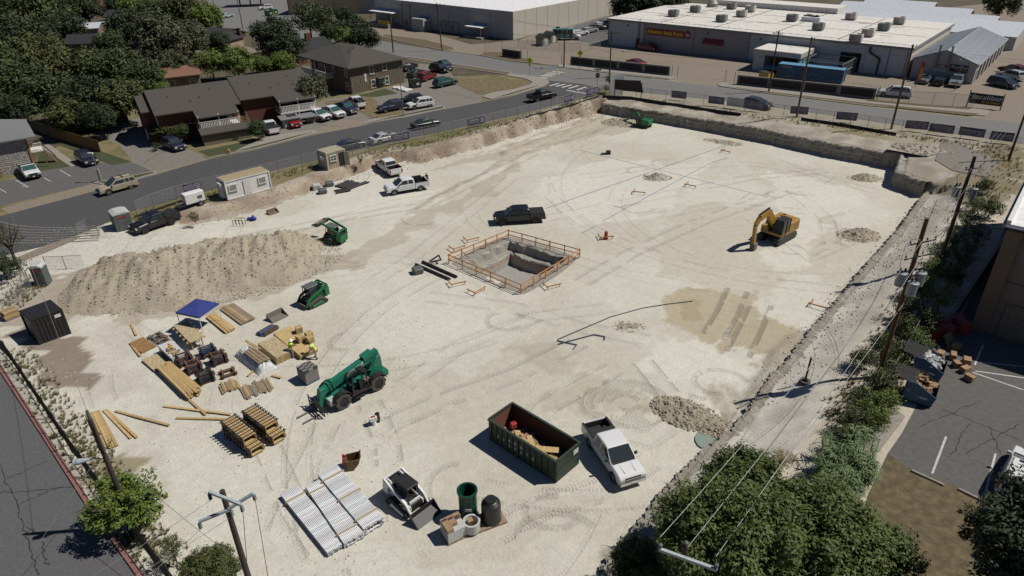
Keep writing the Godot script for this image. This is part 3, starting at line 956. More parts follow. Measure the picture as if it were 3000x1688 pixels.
	for q in [[V(8.08,2.21,-138.73), V(10.1,2.27,-140.45)], [V(9.26,2.23,-138), V(11.29,2.28,-139.7)], [V(10.41,2.24,-136.99), V(12.53,2.3,-138.95)], [V(11.68,2.26,-135.98), V(13.82,2.32,-138.19)], [V(13.17,2.28,-134.68), V(15.25,2.34,-136.86)]]:
		stripe(q[0], q[1],0.55,0.046, w)
	for q in [[V(6.7,2.26,-147.95), V(9.1,2.3,-146.95)], [V(7.48,2.28,-149.11), V(9.87,2.32,-147.79)], [V(8.27,2.31,-150.29), V(10.81,2.35,-148.92)], [V(9.36,2.34,-151.44), V(11.98,2.38,-150.04)], [V(5.65,2.23,-146.85), V(8.02,2.26,-145.56)]]:
		stripe(q[0], q[1],0.6,0.046, w)
	stripe(V(11.18,2.24,-134.69), V(14.84,2.29,-131.53),0.5,0.046, w)
	struct("road_marking", w, M.paint_white)
	var p := MB.new()
	for q in [[V(-68.82,0.29,-91.2), V(-67.36,0.32,-90.55)], [V(-71.21,0.27,-93.68), V(-67.36,0.32,-90.55)], [V(-67.47,0.34,-94.3), V(-65.5,0.37,-92.62)], [V(-67.03,0.38,-97.53), V(-63.66,0.42,-94.5)], [V(-71.2,0.24,-90.24), V(-69.34,0.26,-88.69)]]:
		stripe(q[0], q[1],0.12,0.024, p)
	struct("road_marking", p, M.paint_white)
	var d := MB.new()
	for k in 7:
		var c: Vector3 = V(-56.64,0.44,-79.07)
		var last := Vector3.ZERO
		for i in 14:
			var a := 1.3 + i * 0.13
			var r := 9.0 + k * 0.7
			var q := V(c.x + 3.0 + cos(a) * r * 1.6,0, c.z - 6.0 + sin(a) * r)
			if i > 0:
				stripe(last, q,0.16,0.04, d)
			last = q
	world(mat("dust", Color(0.24,0.235,0.22),0.95,0, "dirt",0.3))
	struct("tyre_mark", d, M.dust)
	sheet("driveway", pv([-58.9,-52,-45.5,-49.7,-43.2,-47.1,-34.8,-38.8,-27.7,-31.8,-21.7,-26.1,-18.3,-22.7,-19.7,-18.4,-31.3,-18.6]),0.034, M.asphalt_drive)
	var rk := pv([-44.9,-48.7,-43.3,-47.2,-34.7,-38.8,-27.7,-31.9,-21.7,-26.3,-18.6,-23.3])
	kerb_line(rk,0.15,0.3, M.kerb_red)
	cracks([[V(-35.75,0.51,-35.6), V(-31.23,0.56,-30.64)], [V(-31.23,0.56,-30.64), V(-27.56,0.6,-26.33)], [V(-32.09,0.55,-31.73), V(-30.83,0.59,-32.9)], [V(-30.83,0.59,-32.9), V(-28.84,0.63,-33.43)], [V(-34.32,0.53,-34.1), V(-32.53,0.58,-35.8)], [V(-30.47,0.57,-29.94), V(-28.77,0.6,-29.05)], [V(-28.77,0.6,-29.05), V(-27.31,0.63,-29.83)], [V(-28.78,0.59,-28.72), V(-27.34,0.61,-26.97)], [V(-33.96,0.52,-32.84), V(-29.84,0.61,-33.17)]],0.04)
	cracks([[V(30.88,1.86,-38.39), V(34.32,1.91,-35.03)], [V(28.5,1.8,-36.66), V(33.7,1.93,-39.02)], [V(29.99,1.81,-33.9), V(35.41,1.94,-36.71)], [V(28.71,1.78,-33.64), V(31.94,1.87,-36.87)], [V(33.12,1.89,-36.46), V(32.18,1.85,-33.81)]],0.026)
	cracks([[V(-8.58,1.82,-130.85), V(-4.88,1.94,-137.76)], [V(-12.95,1.77,-136.69), V(-5.97,1.86,-130.5)], [V(-54.5,0.71,-107.07), V(-55.19,0.63,-99.06)], [V(-37.79,1.13,-118.47), V(-28.67,1.29,-114.96)], [V(20.48,2.43,-134.74), V(38.64,2.74,-128.27)], [V(35.08,2.9,-157.75), V(54.05,3.19,-146.08)], [V(38.51,2.84,-140.69), V(56.02,3.12,-132.41)], [V(66.33,3.34,-133.68), V(72.27,3.35,-120.08)], [V(-7.67,2.2,-177.05), V(10.3,2.47,-164.92)]],0.044)

func build_pit():
	var rim := pv([-5.1,-66.1,-0.3,-71.4,5.9,-66.9,1,-60.6])
	var out := Geometry2D.offset_polygon(rim,1.3, Geometry2D.JOIN_MITER)[0]
	if Geometry2D.is_polygon_clockwise(rim):
		rim.reverse()
	if Geometry2D.is_polygon_clockwise(out):
		out.reverse()
	var start := 0
	for i in 4:
		if out[i].distance_to(rim[0]) < out[start].distance_to(rim[0]):
			start = i
	var ctr := (rim[0] + rim[1] + rim[2] + rim[3]) / 4.0
	var b := MB.new()
	b.use_c = true
	var N := 16
	var rings := []
	var C := Color(0.55,0.53,0.46)
	for sp in [[-1.2,0.03,0.0, C], [-0.1,0.03,0.25, C], [0.0,-0.06,0.3, C], [0.12,-0.9,0.12, C], [0.75,-0.95,0.25, C], [0.82,-1.1,0.1, C], [0.95,-2.3,0.12, C]]:
		var ring := []
		for s in 4:
			for k in N:
				var p := rim[s].lerp(rim[(s + 1) % 4], float(k) / N)
				var dir := (ctr - p).normalized()
				var ins: float = sp[0]
				var q := p + dir * ins * 1.25
				var r: float = sp[2]
				q += Vector2(n1.get_noise_2d(q.x * 9.0, q.y * 9.0 + sp[1] * 30.0), n1.get_noise_2d(q.x * 9.0 + 90.0, q.y * 9.0)) * r
				var y: float = sp[1] + n1.get_noise_2d(q.x * 7.0, q.y * 7.0) * r * 0.8
				ring.append(V(q.x, y, q.y))
		rings.append([ring, sp[3]])
	for k in rings.size() - 1:
		var a: Array = rings[k][0]
		var c: Array = rings[k + 1][0]
		for i in a.size():
			var j: int = (i + 1) % a.size()
			var cc: Color = rings[k + 1][1]
			b.col = cc.lerp(Color(0.58,0.55,0.47), rng.randf())
			b.quad(a[i], a[j], c[j], c[i])
	var m := StandardMaterial3D.new()
	m.vertex_color_use_as_albedo = true
	m.albedo_texture = tex.fine
	m.uv1_triplanar = true
	m.uv1_world_triplanar = true
	m.uv1_scale = Vector3.ONE * 0.5
	m.heightmap_enabled = true
	m.heightmap_texture = tex.rough
	m.heightmap_scale = 12.0
	m.roughness = 0.95
	M.dug = m
	var o := struct("excavation", b, m)
	var g := MB.new()
	var last: Array = rings[rings.size() - 1][0]
	for i in last.size():
		g.tri(V(ctr.x,-2.28, ctr.y), last[(i + 1) % last.size()], last[i])
	part("gravel_bottom", g, M.gravel, o)
	var l := MB.new()
	var ir: Array = rings[5][0]
	var ir2: Array = rings[6][0]
	for i in range(0,32):
		var pa: Vector3 = ir[i].lerp(ir2[i],0.28)
		var pb: Vector3 = ir[i + 1].lerp(ir2[i + 1],0.28)
		var inn := V(ctr.x - pa.x,0, ctr.y - pa.z).normalized() * 0.03
		if n1.get_noise_2d(pa.x * 12.0, pa.z * 12.0) > -0.25:
			l.quad(pa + inn, pb + inn, pb + inn + V(0,0.09,0), pa + inn + V(0,0.09,0))
	part("spray_line", l, M.orange, o)
func build_cut_faces():
	for kind in ["B", "R"]:
		var idx := []
		for i in pit_xz.size():
			if pit_ty[i] == kind:
				idx.append(i)
		idx.append((idx[-1] + 1) % pit_xz.size())
		var m := idx.size()
		var outs := []
		for i in m:
			var a: Vector2 = pit_xz[idx[maxi(i - 1,0)]]
			var b: Vector2 = pit_xz[idx[mini(i + 1, m - 1)]]
			var d := (b - a).normalized()
			var o := Vector2(d.y,-d.x)
			if Geometry2D.is_point_in_polygon(pit_xz[idx[i]] + o * 0.6, pit_xz):
				o = -o
			outs.append(o)
		var cols := []
		for i in m - 1:
			var l: float = pit_xz[idx[i]].distance_to(pit_xz[idx[i + 1]])
			var k := maxi(2, int(l / 0.28))
			for s in k:
				var t := float(s) / k
				var p: Vector2 = pit_xz[idx[i]].lerp(pit_xz[idx[i + 1]], t)
				cols.append([p, (outs[i] as Vector2).lerp(outs[i + 1], t).normalized()])
		var frac := 0.78 if kind == "B" else 0.36
		var back := 1.15 if kind == "B" else 0.75
		var b := MB.new()
		b.use_c = true
		var prev := []
		for q in cols:
			var p: Vector2 = q[0]
			var o: Vector2 = q[1]
			var h := O(p.x, p.y) * frac * (1.0 + 0.12 * n2.get_noise_2d(p.x * 6, p.y * 6)) + 0.06
			var row := []
			for r in 9:
				var y: float = [-0.1,0.2,0.35,0.5,0.65,0.8,0.93,1.0,1.0][r]
				var off: float = [-0.2,-0.02,-0.12,0.06,-0.04,0.12,0.08,0.26, back][r] + n1.get_noise_2d(p.x * 30, p.y * 30 + r * 9) * (0.3 if kind == "B" else 0.4) + rnd(-0.07,0.07)
				row.append(V(p.x + o.x * off, h * y if r < 8 else site_h(p.x + o.x * off, p.y + o.y * off) + 0.03, p.y + o.y * off))
			if prev.size() > 0:
				var tone := rng.randf()
				for r in 8:
					b.col = Color(0.45,0.4,0.32).lerp(Color(0.62,0.58,0.5), clampf(tone * 0.7 + rnd(-0.1,0.3),0,1))
					b.quad(prev[r], row[r], row[r + 1], prev[r + 1])
			prev = row
		struct("cut_bank", b, M.dug)
func cracks(lines: Array, lift: float):
	var b := MB.new()
	for q in lines:
		var a: Vector3 = q[0]
		var c: Vector3 = q[1]
		var n := 14
		var last := a
		for i in n:
			var p := a.lerp(c, (i + 1.0) / n) + V(rnd(-0.12,0.12),0, rnd(-0.12,0.12))
			stripe(last, p, rnd(0.03,0.08), lift, b)
			last = p
	struct("paving_crack", b, M.rubber)

# ---------- buildings ----------
func window(par: Node, at: Vector3, w: float, h: float, turn := 0.0, fm: Material = null, gm: Material = null, bars := 1) -> MeshInstance3D:
	var key := "win%.2f_%.2f_%d" % [w, h, bars]
	if not cache.has(key):
		var b := MB.new()
		var t := 0.09
		b.box(V(0, h / 2 - t / 2,0.03), V(w, t,0.12))
		b.box(V(0,-h / 2 + t / 2,0.05), V(w + 0.1, t,0.16))
		for s in [-1,1]:
			b.box(V(s * (w / 2 - t / 2),0,0.03), V(t, h - 2 * t - 0.004,0.12))
		if bars > 0:
			b.box(V(0,0,0.035), V(w - 2 * t,0.06,0.07))
		if bars > 1:
			b.box(V(0,0,0.03), V(0.06, h - 2 * t,0.06))
		cache[key] = b.mesh()
	var o := mi("window", cache[key], fm if fm else M.trim_white, par)
	o.position = at
	o.rotation.y = turn
	pbox("pane", V(0,0,0.005), V(w - 0.14, h - 0.14,0.02), gm if gm else M.glass, o)
	return o

func stuff(o: MeshInstance3D) -> MeshInstance3D:
	o.set_meta("kind", "stuff")
	return o
func gable_roof(par: Node, x0: float, x1: float, zf: float, zr: float, zb: float, ef: float, r: float, eb: float, m: Material, th := 0.16) -> MeshInstance3D:
	var b := MB.new()
	var pts := [Vector2(zf, ef), Vector2(zr, r), Vector2(zb, eb)]
	for k in 2:
		var p: Vector2 = pts[k]
		var q: Vector2 = pts[k + 1]
		b.quad(V(x0, p.y, p.x), V(x1, p.y, p.x), V(x1, q.y, q.x), V(x0, q.y, q.x))
		b.quad(V(x0, q.y - th, q.x), V(x1, q.y - th, q.x), V(x1, p.y - th, p.x), V(x0, p.y - th, p.x))
		for e in [[x0,1], [x1,-1]]:
			var x: float = e[0]
			var pl := [V(x, p.y - th, p.x), V(x, p.y, p.x), V(x, q.y, q.x), V(x, q.y - th, q.x)]
			b.quad(pl[0], pl[1], pl[2], pl[3])
	b.quad(V(x0, ef - th, zf), V(x1, ef - th, zf), V(x1, ef, zf), V(x0, ef, zf))
	b.quad(V(x1, eb - th, zb), V(x0, eb - th, zb), V(x0, eb, zb), V(x1, eb, zb))
	return part("roof", b, m, par)

func hip_roof(par: Node, x0: float, x1: float, z0: float, z1: float, e: float, ra: Vector3, rb: Vector3, m: Material) -> MeshInstance3D:
	var b := MB.new()
	var c := [V(x0, e, z1), V(x1, e, z1), V(x1, e, z0), V(x0, e, z0)]
	b.quad(c[0], c[1], rb, ra)
	b.tri(c[1], c[2], rb)
	b.quad(c[2], c[3], ra, rb)
	b.tri(c[3], c[0], ra)
	for i in 4:
		var d := V(0,-0.18,0)
		b.quad(c[i] + d, c[(i + 1) % 4] + d, c[(i + 1) % 4], c[i])
	b.quad(c[3] + V(0,-0.18,0), c[2] + V(0,-0.18,0), c[1] + V(0,-0.18,0), c[0] + V(0,-0.18,0))
	return part("roof", b, m, par)
func gable_walls(par: Node, x0: float, x1: float, zf: float, zr: float, zb: float, ef: float, r: float, eb: float, m: Material, base := -0.6) -> MeshInstance3D:
	var b := MB.new()
	var pl := [Vector2(zf, base), Vector2(zf, ef), Vector2(zr, r), Vector2(zb, eb), Vector2(zb, base)]
	for i in 5:
		var p: Vector2 = pl[i]
		var q: Vector2 = pl[(i + 1) % 5]
		b.quad(V(x0, p.y, p.x), V(x1, p.y, p.x), V(x1, q.y, q.x), V(x0, q.y, q.x))
	for e in [[x0,1], [x1,-1]]:
		for i in [1,2,3]:
			b.tri(V(e[0], pl[0].y, pl[0].x), V(e[0], pl[i].y, pl[i].x), V(e[0], pl[i + 1].y, pl[i + 1].x))
	return part("wall", b, m, par)

func slats(par: Node, called: String, a: Vector3, b: Vector3, n: int, h: float, w: float, t: float, m: Material):
	for i in n:
		var p := a.lerp(b, (i + 0.5) / n)
		var o := pbox(called, p + V(0, h / 2,0), V(w, h, t), m, par)
		o.rotation.y = atan2(-(b.z - a.z), b.x - a.x)

func roof_unit(at: Vector3, turn: float, k: int):
	var o := thing("roof_air_unit", ["boxy grey rooftop air unit on pale warehouse roof", "greenish rooftop air unit with louvred side on warehouse roof", "low tan rooftop air unit on pale warehouse roof"][k], "air conditioner", at, turn, "air units on the warehouse roof")
	var c: Material = [M.unit_metal, M.unit_green, M.wall_panel][k]
	var b := MB.new()
	b.cbox(V(0,0.95,0), V(2.3,1.25,1.7),0.05)
	part("casing", b, c, o)
	pbox("curb", V(0,0.17,0), V(2.0,0.34,1.5), M.unit_metal, o)
	pbox("coil", V(-1.16,0.9,0.1), V(0.03,0.9,1.1), M.black_metal, o)
	for s in 5:
		pbox("louvre", V(-0.5,0.5 + s * 0.19,0.865), V(0.9,0.05,0.04), M.black_metal, o)
	var f := MB.new()
	f.cyl(V(0.55,1.56,0), V(0.55,1.66,0),0.5,0.5,14)
	part("fan_guard", f, M.black_metal, o)

func build_buildings():
	var A := -0.70
	var w := thing("warehouse", "long low white warehouse with pale flat roof and red shop sign", "warehouse", V(24.9,2.9,-180.0), A)
	var L := 68.6
	var D := 37.0
	var HH := 6.1
	var cuts := [0.0,10.2,23.2,36.5,41.5,50.2,60.5, L]
	for i in 7:
		var m: Material = M.wall_mauve if i in [1,2] else M.wall_white
		var x0: float = cuts[i]
		var x1: float = cuts[i + 1]
		pbox("wall_panel", V((x0 + x1) / 2, HH / 2 - 0.6,-0.15), V(x1 - x0 - 0.06, HH + 0.6,0.3), m, w)
	var bw := MB.new()
	bw.box(V(L / 2, HH / 2 - 0.7,-D / 2 - 0.2), V(L - 0.2, HH + 0.4, D - 0.5))
	part("wall", bw, M.wall_panel, w)
	var rf := MB.new()
	rf.box(V(L / 2, HH + 0.02,-D / 2 + 0.1), V(L + 0.5,0.24, D + 0.6))
	var roof := part("roof", rf, M.roof_white, w)
	pbox("fascia", V(L / 2, HH - 0.08,0.43), V(L + 0.54,0.4,0.06), M.galvanised, w)
	pbox("side_fascia", V(L + 0.28, HH - 0.1,-D / 2), V(0.06,0.5, D + 0.5), M.galvanised, w)
	pbox("upper_roof", V(26, HH + 0.75,-D - 4.0), V(34,1.4,7.5), M.roof_white, roof)
	var sm := MB.new()
	for x in [14.0,27.5,41.0,54.5]:
		sm.box(V(x, HH + 0.16,-D / 2), V(0.1,0.05, D - 1))
		for k in 22:
			sm.box(V(x, HH + 0.2,-1.5 - k * 1.6), V(0.3,0.12,0.2))
	for z in [-2.2,-14.0,-26.0]:
		sm.box(V(L / 2, HH + 0.165, z), V(L - 1,0.04,0.07))
	for k in 48:
		sm.box(V(1 + k * 1.4, HH + 0.2,-2.2), V(0.14,0.1,0.14))
	stuff(part("roof_seam", sm, M.unit_metal, roof))
	var pt := MB.new()
	for k in 60:
		var cx := rnd(2, L - 3)
		var cz := rnd(-D + 2,-2)
		var n := 7
		var q := PackedVector2Array()
		var rx := rnd(0.3,2.6)
		for i in n:
			q.append(Vector2(cx + cos(TAU * i / n) * rx * rnd(0.5,1.1), cz + sin(TAU * i / n) * rx * 0.3 * rnd(0.5,1.1)))
		for i in n:
			pt.tri(V(cx, HH + 0.146, cz), V(q[(i + 1) % n].x, HH + 0.146, q[(i + 1) % n].y), V(q[i].x, HH + 0.146, q[i].y))
	mat("roof_stain", Color(0.44,0.4,0.34),0.9,0, "dirt",0.3)
	stuff(part("roof_stain", pt, M.roof_stain, roof))
	var sg := pbox("sign_board", V(16.6,4.15,0.06), V(11.4,1.45,0.12), M.sign_red, w)
	var st := text("Advance Auto Parts",1.15, M.sign_yellow, sg, V(-0.75,0.0,0.08), Vector3.ZERO, true, false,0.03)
	st.scale = V(0.86,1.0,1.0)
	for k in 12:
		if (k + k / 4) % 2 == 0:
			pbox("flag_check", V(4.75 + (k % 4) * 0.2 + (k / 4) * 0.05,0.22 - (k / 4) * 0.22,0.08), V(0.2,0.22,0.02), M.white, sg)
		else:
			pbox("flag_check", V(4.75 + (k % 4) * 0.2 + (k / 4) * 0.05,0.22 - (k / 4) * 0.22,0.08), V(0.2,0.22,0.018), M.black, sg)
	var aw := MB.new()
	aw.prof(PackedVector2Array([Vector2(0,0), Vector2(0,1.2), Vector2(-0.9,0.25), Vector2(-0.9,0)]),2.4,0.01)
	var awm := part("awning", aw, M.sign_red, w)
	awm.position = V(28.2,2.8,0.05)
	awm.rotation.y = PI / 2
	for x in [0.25,10.2,23.3,36.5,64.8,68.0]:
		pbox("downpipe", V(x,2.8,0.08), V(0.14,5.6,0.14), M.galvanised, w)
	for x in [5.6,21.6,26.6,39.0]:
		pbox("wall_lamp", V(x,5.0,0.14), V(0.35,0.25,0.28), M.black_metal, w)
	var ld := MB.new()
	for s in [-0.25,0.25]:
		ld.bar(V(8.9 + s,1.2,0.2), V(8.9 + s,6.9,0.2),0.06,0.06)
	for k in 16:
		ld.bar(V(8.65,1.4 + k * 0.33,0.2), V(9.15,1.4 + k * 0.33,0.2),0.04,0.04)
	part("ladder", ld, M.black_metal, w)
	pbox("wall_duct", V(8.75,1.1,0.3), V(0.7,2.2,0.5), M.black_metal, w)
	pbox("base_band", V(30,-0.15,0.12), V(18,0.7,0.1), M.mud_grey, w)
	var du := MB.new()
	du.bar(V(61.2,5.6,0.2), V(61.2,4.6,0.2),0.3,0.3)
	du.bar(V(61.2,4.65,0.2), V(63.3,3.6,0.2),0.3,0.3)
	du.bar(V(63.3,3.7,0.2), V(63.3,0.2,0.2),0.3,0.3)
	part("wall_duct", du, M.black_metal, w)
	pbox("doorway", V(57.8,2.1,0.02), V(4.0,4.2,0.06), M.dark_opening, w)
	pbox("doorway", V(46.3,1.9,0.02), V(6.0,3.8,0.06), M.dark_opening, w)
	var po := MB.new()
	po.box(V(46.0,4.35,4.6), V(9.6,0.3,8.4))
	part("porch_roof", po, M.roof_white, w)
	pbox("porch_fascia", V(46.0,3.95,8.86), V(9.8,0.95,0.14), M.wall_metal, w)
	pbox("porch_fascia", V(50.85,3.95,4.6), V(0.14,0.95,8.4), M.wall_metal, w)
	pbox("porch_fascia", V(41.15,3.95,4.6), V(0.14,0.95,8.4), M.wall_metal, w)
	pbox("porch_wall", V(42.4,1.7,6.2), V(2.3,3.5,4.8), M.wall_white, w)
	pbox("porch_wall", V(50.5,1.7,4.6), V(0.3,3.5,8.0), M.glass_teal, w)
	pbox("porch_back", V(46.5,1.8,3.2), V(7.6,3.6,0.2), M.black_metal, w)
	pbox("wood_screen", V(45.0,1.9,3.6), V(1.9,3.2,0.1), M.lumber_grey, w)
	pbox("step_roof", V(46.8,1.35,9.2), V(5.0,0.1,2.4), M.blue_light, w, V(0.1,0,0))
	for rx in [[V(41.05,9.51,-180.75),1], [V(48.16,9.71,-187.85),1], [V(50.32,9.61,-171.04),1], [V(57.31,9.81,-178.58),2], [V(62.04,9.98,-186.85),2], [V(58.92,9.96,-192.7),0], [V(66.7,9.94,-170.41),1], [V(67.6,9.85,-157.12),1], [V(80.98,10.23,-171.32),2], [V(88.64,10.32,-163.85),2], [V(81.14,10.11,-155.57),1], [V(74.42,9.92,-148.4),2], [V(69.22,9.76,-142.37),2]]:
		var p: Vector3 = rx[0]
		roof_unit(V(p.x,2.9 + HH + 0.145, p.z), A, rx[1])
	var vh := thing("roof_hood", "dark sheet metal exhaust hood on the warehouse roof", "hood", V(55.19,9.93,-197.65), A)
	vh.position.y = 2.9 + HH + 0.145
	var vb := MB.new()
	vb.lathe(Vector3.ZERO, [Vector2(1.6,0), Vector2(1.6,0.9), Vector2(1.0,1.7), Vector2(0,1.7)],4)
	part("hood", vb, M.unit_metal, vh)
	var sk := thing("roof_curb", "white roof box with black sheeting piled on the warehouse", "roof box", V(71.03,10.02,-170.46), A)
	sk.position.y = 2.9 + HH + 0.145
	pbox("box", V(0.5,0.5,0), V(4.2,1.0,2.6), M.roof_clean, sk)
	var bs := MB.new()
	for k in 16:
		bs.box(V(rnd(-1.4,1.8),1.05 + rnd(0,0.2), rnd(-1.1,0.5)), V(rnd(0.4,1.2),0.12, rnd(0.3,0.9)), V(rnd(-0.4,0.4), rnd(0,3), rnd(-0.4,0.4)))
	part("black_sheeting", bs, M.black, sk)
	var cg := thing("steel_cage", "open steel frame cage with mesh side outside warehouse doorway", "cage", V(24.9,3.2,-180.0) + Basis(Vector3.UP, A) * V(51.6,0,0.6), A)
	for q in [[0,0], [7.6,0], [0,9.0], [7.6,9.0]]:
		pbox("post", V(q[0],1.6, q[1]), V(0.14,3.2,0.14), M.galvanised, cg)
	for q in [[V(0,3.2,0), V(7.6,3.2,0)], [V(0,3.2,9), V(7.6,3.2,9)], [V(0,3.2,0), V(0,3.2,9)], [V(7.6,3.2,0), V(7.6,3.2,9)], [V(0,3.2,7.4), V(7.6,3.2,7.4)], [V(7.6,1.6,0), V(7.6,1.6,9)]]:
		var bb := MB.new()
		bb.bar(q[0], q[1],0.16,0.16)
		part("beam", bb, M.galvanised, cg)
	part("mesh_side", link_mesh(V(7.6,0,0), V(7.6,0,9),3.1), M.chain_link, cg)
	var e := thing("repair_shop", "grey metal repair shop with white ribbed gable roof", "workshop", V(78.0,3.55,-135.6), A)
	var G := 10.6
	var wb := MB.new()
	wb.prof(PackedVector2Array([Vector2(0,-0.6), Vector2(G,-0.6), Vector2(G,3.7), Vector2(5.2,5.6), Vector2(0,3.7)]),17.0,0.01,0,0,-17.0)
	part("wall", wb, M.wall_metal, e)
	for sd in 2:
		var r1 := MB.new()
		var a := V(5.2,5.75,0)
		var c := V(G + 0.35,3.65,0) if sd == 1 else V(-0.35,3.65,0)
		r1.quad(a + V(0,0,0.3), a + V(0,0,-34.3), c + V(0,0,-34.3), c + V(0,0,0.3))
		r1.quad(a + V(0,-0.1,0.3), c + V(0,-0.1,0.3), c + V(0,-0.1,-34.3), a + V(0,-0.1,-34.3))
		var ro := part("roof", r1, M.roof_metal, e)
		var rb := MB.new()
		for k in 70:
			rb.bar(a.lerp(c,0.01) + V(0,0.03,0.2 - k * 0.49), c + V(0,0.03,0.2 - k * 0.49),0.08,0.06)
		stuff(part("roof_rib", rb, M.roof_metal, ro))
	var rl := MB.new()
	for k in 40:
		var x := 0.13 + k * 0.265
		var top := 3.7 + (1.9 * x / 5.2 if x < 5.2 else 1.9 * (G - x) / (G - 5.2))
		rl.box(V(x, top / 2,0.02), V(0.06, top - 0.05,0.05))
	stuff(part("wall_rib", rl, M.wall_metal, e))
	for x in [4.0,6.0]:
		var fl := MB.new()
		fl.cyl(V(x,2.6,0.35), V(x,6.4,0.35),0.16,0.16,10)
		fl.cyl(V(x,6.4,0.35), V(x,6.55,0.35),0.3,0.3,10)
		part("flue", fl, M.galvanised, e)
	var s1 := pbox("sign_board", V(4.9,2.75,0.09), V(2.0,0.75,0.08), M.sign_red, e)
	text("Certified",0.3, M.white, s1, V(0,0.17,0.05))
	text("AUTO REPAIR",0.26, M.white, s1, V(0,-0.17,0.05))
	var s2 := pbox("sign_board", V(4.9,2.1,0.09), V(2.0,0.5,0.08), M.white_dull, e)
	pbox("faint_line", V(0,0.05,0.045), V(1.5,0.1,0.01), M.unit_metal, s2)
	var s3 := pbox("sign_board", V(7.85,2.7,0.09), V(3.0,1.25,0.08), M.black, e)
	text("Excalibur",0.62, M.white_dull, s3, V(0.08,0.2,0.05))
	text("AUTO REPAIR",0.26, M.gold, s3, V(0.55,-0.3,0.05))
	pbox("emblem", V(-0.6,-0.1,0.05), V(0.07,0.8,0.02), M.steel, s3, V(0,0,0.6))
	pbox("crest", V(-0.95,0.2,0.05), V(0.32,0.4,0.02), M.gold, s3)
	for k in 7:
		pbox("bay_door", V(G + 0.03,1.5,-5.2 - k * 4.2), V(0.06,3.0,2.4), M.dark_opening, e)
		pbox("door_sign", V(G + 0.08,3.25,-5.2 - k * 4.2), V(0.06,0.35,1.2), M.sign_yellow if k % 2 == 0 else M.white_dull, e)
	pbox("side_door", V(G + 0.03,1.3,-2.2), V(0.06,2.4,2.0), M.unit_metal, e)
	var shed_spec := [[36.0,81.5,-37.5,-51.0,4.4,5.8], [34.0,75.0,-52.0,-57.5,4.6,6.0], [36.0,68.0,-59.0,-66.0,4.8,6.2], [40.0,58.0,-67.5,-74.0,5.0,6.4]]
	for k in 4:
		var q: Array = shed_spec[k]
		var sh := thing("storage_shed", ["widest white ribbed metal shed roof next to the repair shop", "second white ribbed metal shed roof with red gable end", "third white ribbed metal shed roof with red gable end", "short white ribbed metal shed, last of the row"][k], "shed", V(24.9,2.9,-180.0), A, "white metal sheds behind the warehouse")
		gable_walls(sh, q[0] + 0.2, q[1] - 0.2, q[2], q[3], q[3] - 3.0, q[4] - 0.2, q[5] - 0.2, q[4] - 0.2, M.wall_metal if k == 0 else M.red)
		var sr := gable_roof(sh, q[0], q[1], q[2] + 0.3, q[3], q[3] - 3.3, q[4], q[5], q[4], M.roof_metal)
		var rb2 := MB.new()
		var nr := int((q[1] - q[0]) / 0.9)
		for i in nr:
			var x: float = q[0] + 0.2 + i * 0.9
			rb2.bar(V(x, q[4] + 0.03, q[2] + 0.3), V(x, q[5] + 0.03, q[3]),0.1,0.06)
		stuff(part("roof_rib", rb2, M.roof_metal, sr))
	var g := thing("concrete_warehouse", "big grey concrete panel building with bright white roof and loading docks", "warehouse", V(-41.2,1.9,-226.6), A)
	var gl := 55.5
	var gd := 60.0
	var gb := MB.new()
	gb.box(V(gl / 2,3.2,-gd / 2), V(gl - 0.4,8.2, gd - 0.4))
	part("wall", gb, M.wall_grey, g)
	pbox("roof", V(gl / 2,7.4,-gd / 2), V(gl - 0.8,0.3, gd - 0.8), M.roof_clean, g)
	for k in 12:
		pbox("wall_panel", V(gl - 0.1,3.5,-2.5 - k * 5.0), V(0.24,8.2,4.9), M.wall_panel, g)
	for k in 7:
		pbox("wall_panel", V(4.0 + k * 7.93,3.5,-0.1), V(7.8,8.2,0.24), M.wall_grey, g)
	for q in [[0.8,10.4,4.2,3.0], [19.5,5.4,3.2,2.2], [41.0,6.0,3.2,3.2]]:
		var ac: Node3D = pbox("canopy", V(q[0] + q[1] / 2, q[2], q[3] / 2 + 0.15), V(q[1],0.22, q[3]), M.roof_clean, g)
		pbox("blue_flashing", V(0,0.35,-q[3] / 2 + 0.1), V(q[1] * 0.8,0.5,0.1), M.blue_light, ac)
		for s in [-0.45,0.45]:
			pbox("post", V(s * q[1],-q[2] / 2 - 0.1, q[3] / 2 - 0.15), V(0.12, q[2],0.12), M.galvanised, ac)
	pbox("dock", V(5.5,0.45,2.2), V(10,1.4,4.2), M.concrete, g)
	pbox("dock_rail", V(8.5,1.65,4.25), V(5.0,0.9,0.1), M.yellow, g)
	pbox("dock_block", V(22.0,1.5,1.6), V(5.0,4.2,3.0), M.wall_grey, g)
	pbox("dock", V(44.5,0.3,2.2), V(7,1.1,4.2), M.concrete, g)
	for q in [[14.0,1.6], [17.0,2.5], [28.5,2.2], [30.5,2.4], [33.0,2.0]]:
		pbox("meter_box", V(q[0], q[1],0.25), V(0.8,1.1,0.4), M.unit_metal, g)
	var pp := MB.new()
	pp.tube([V(29,3.2,0.2), V(35,3.3,0.2), V(35.6,3.0,0.2), V(35.6,0.2,0.2)],0.09,6)
	pp.tube([V(12.5,6.8,0.2), V(12.5,0.2,0.2)],0.09,6)
	pp.tube([V(16.0,6.8,0.2), V(16.0,0.2,0.2)],0.09,6)
	part("pipe_run", pp, M.unit_metal, g)
	var cb := thing("cream_building", "flat cream building with brown shaded side past the green bins", "building", V(-75.7,1.5,-253.3),-0.08)
	pbox("wall", V(13.5,3.0,-9), V(27,7.2,18), M.wall_cream, cb)
	pbox("side_wall", V(-0.12,3.0,-9), V(0.3,7.2,18.2), M.stucco, cb)
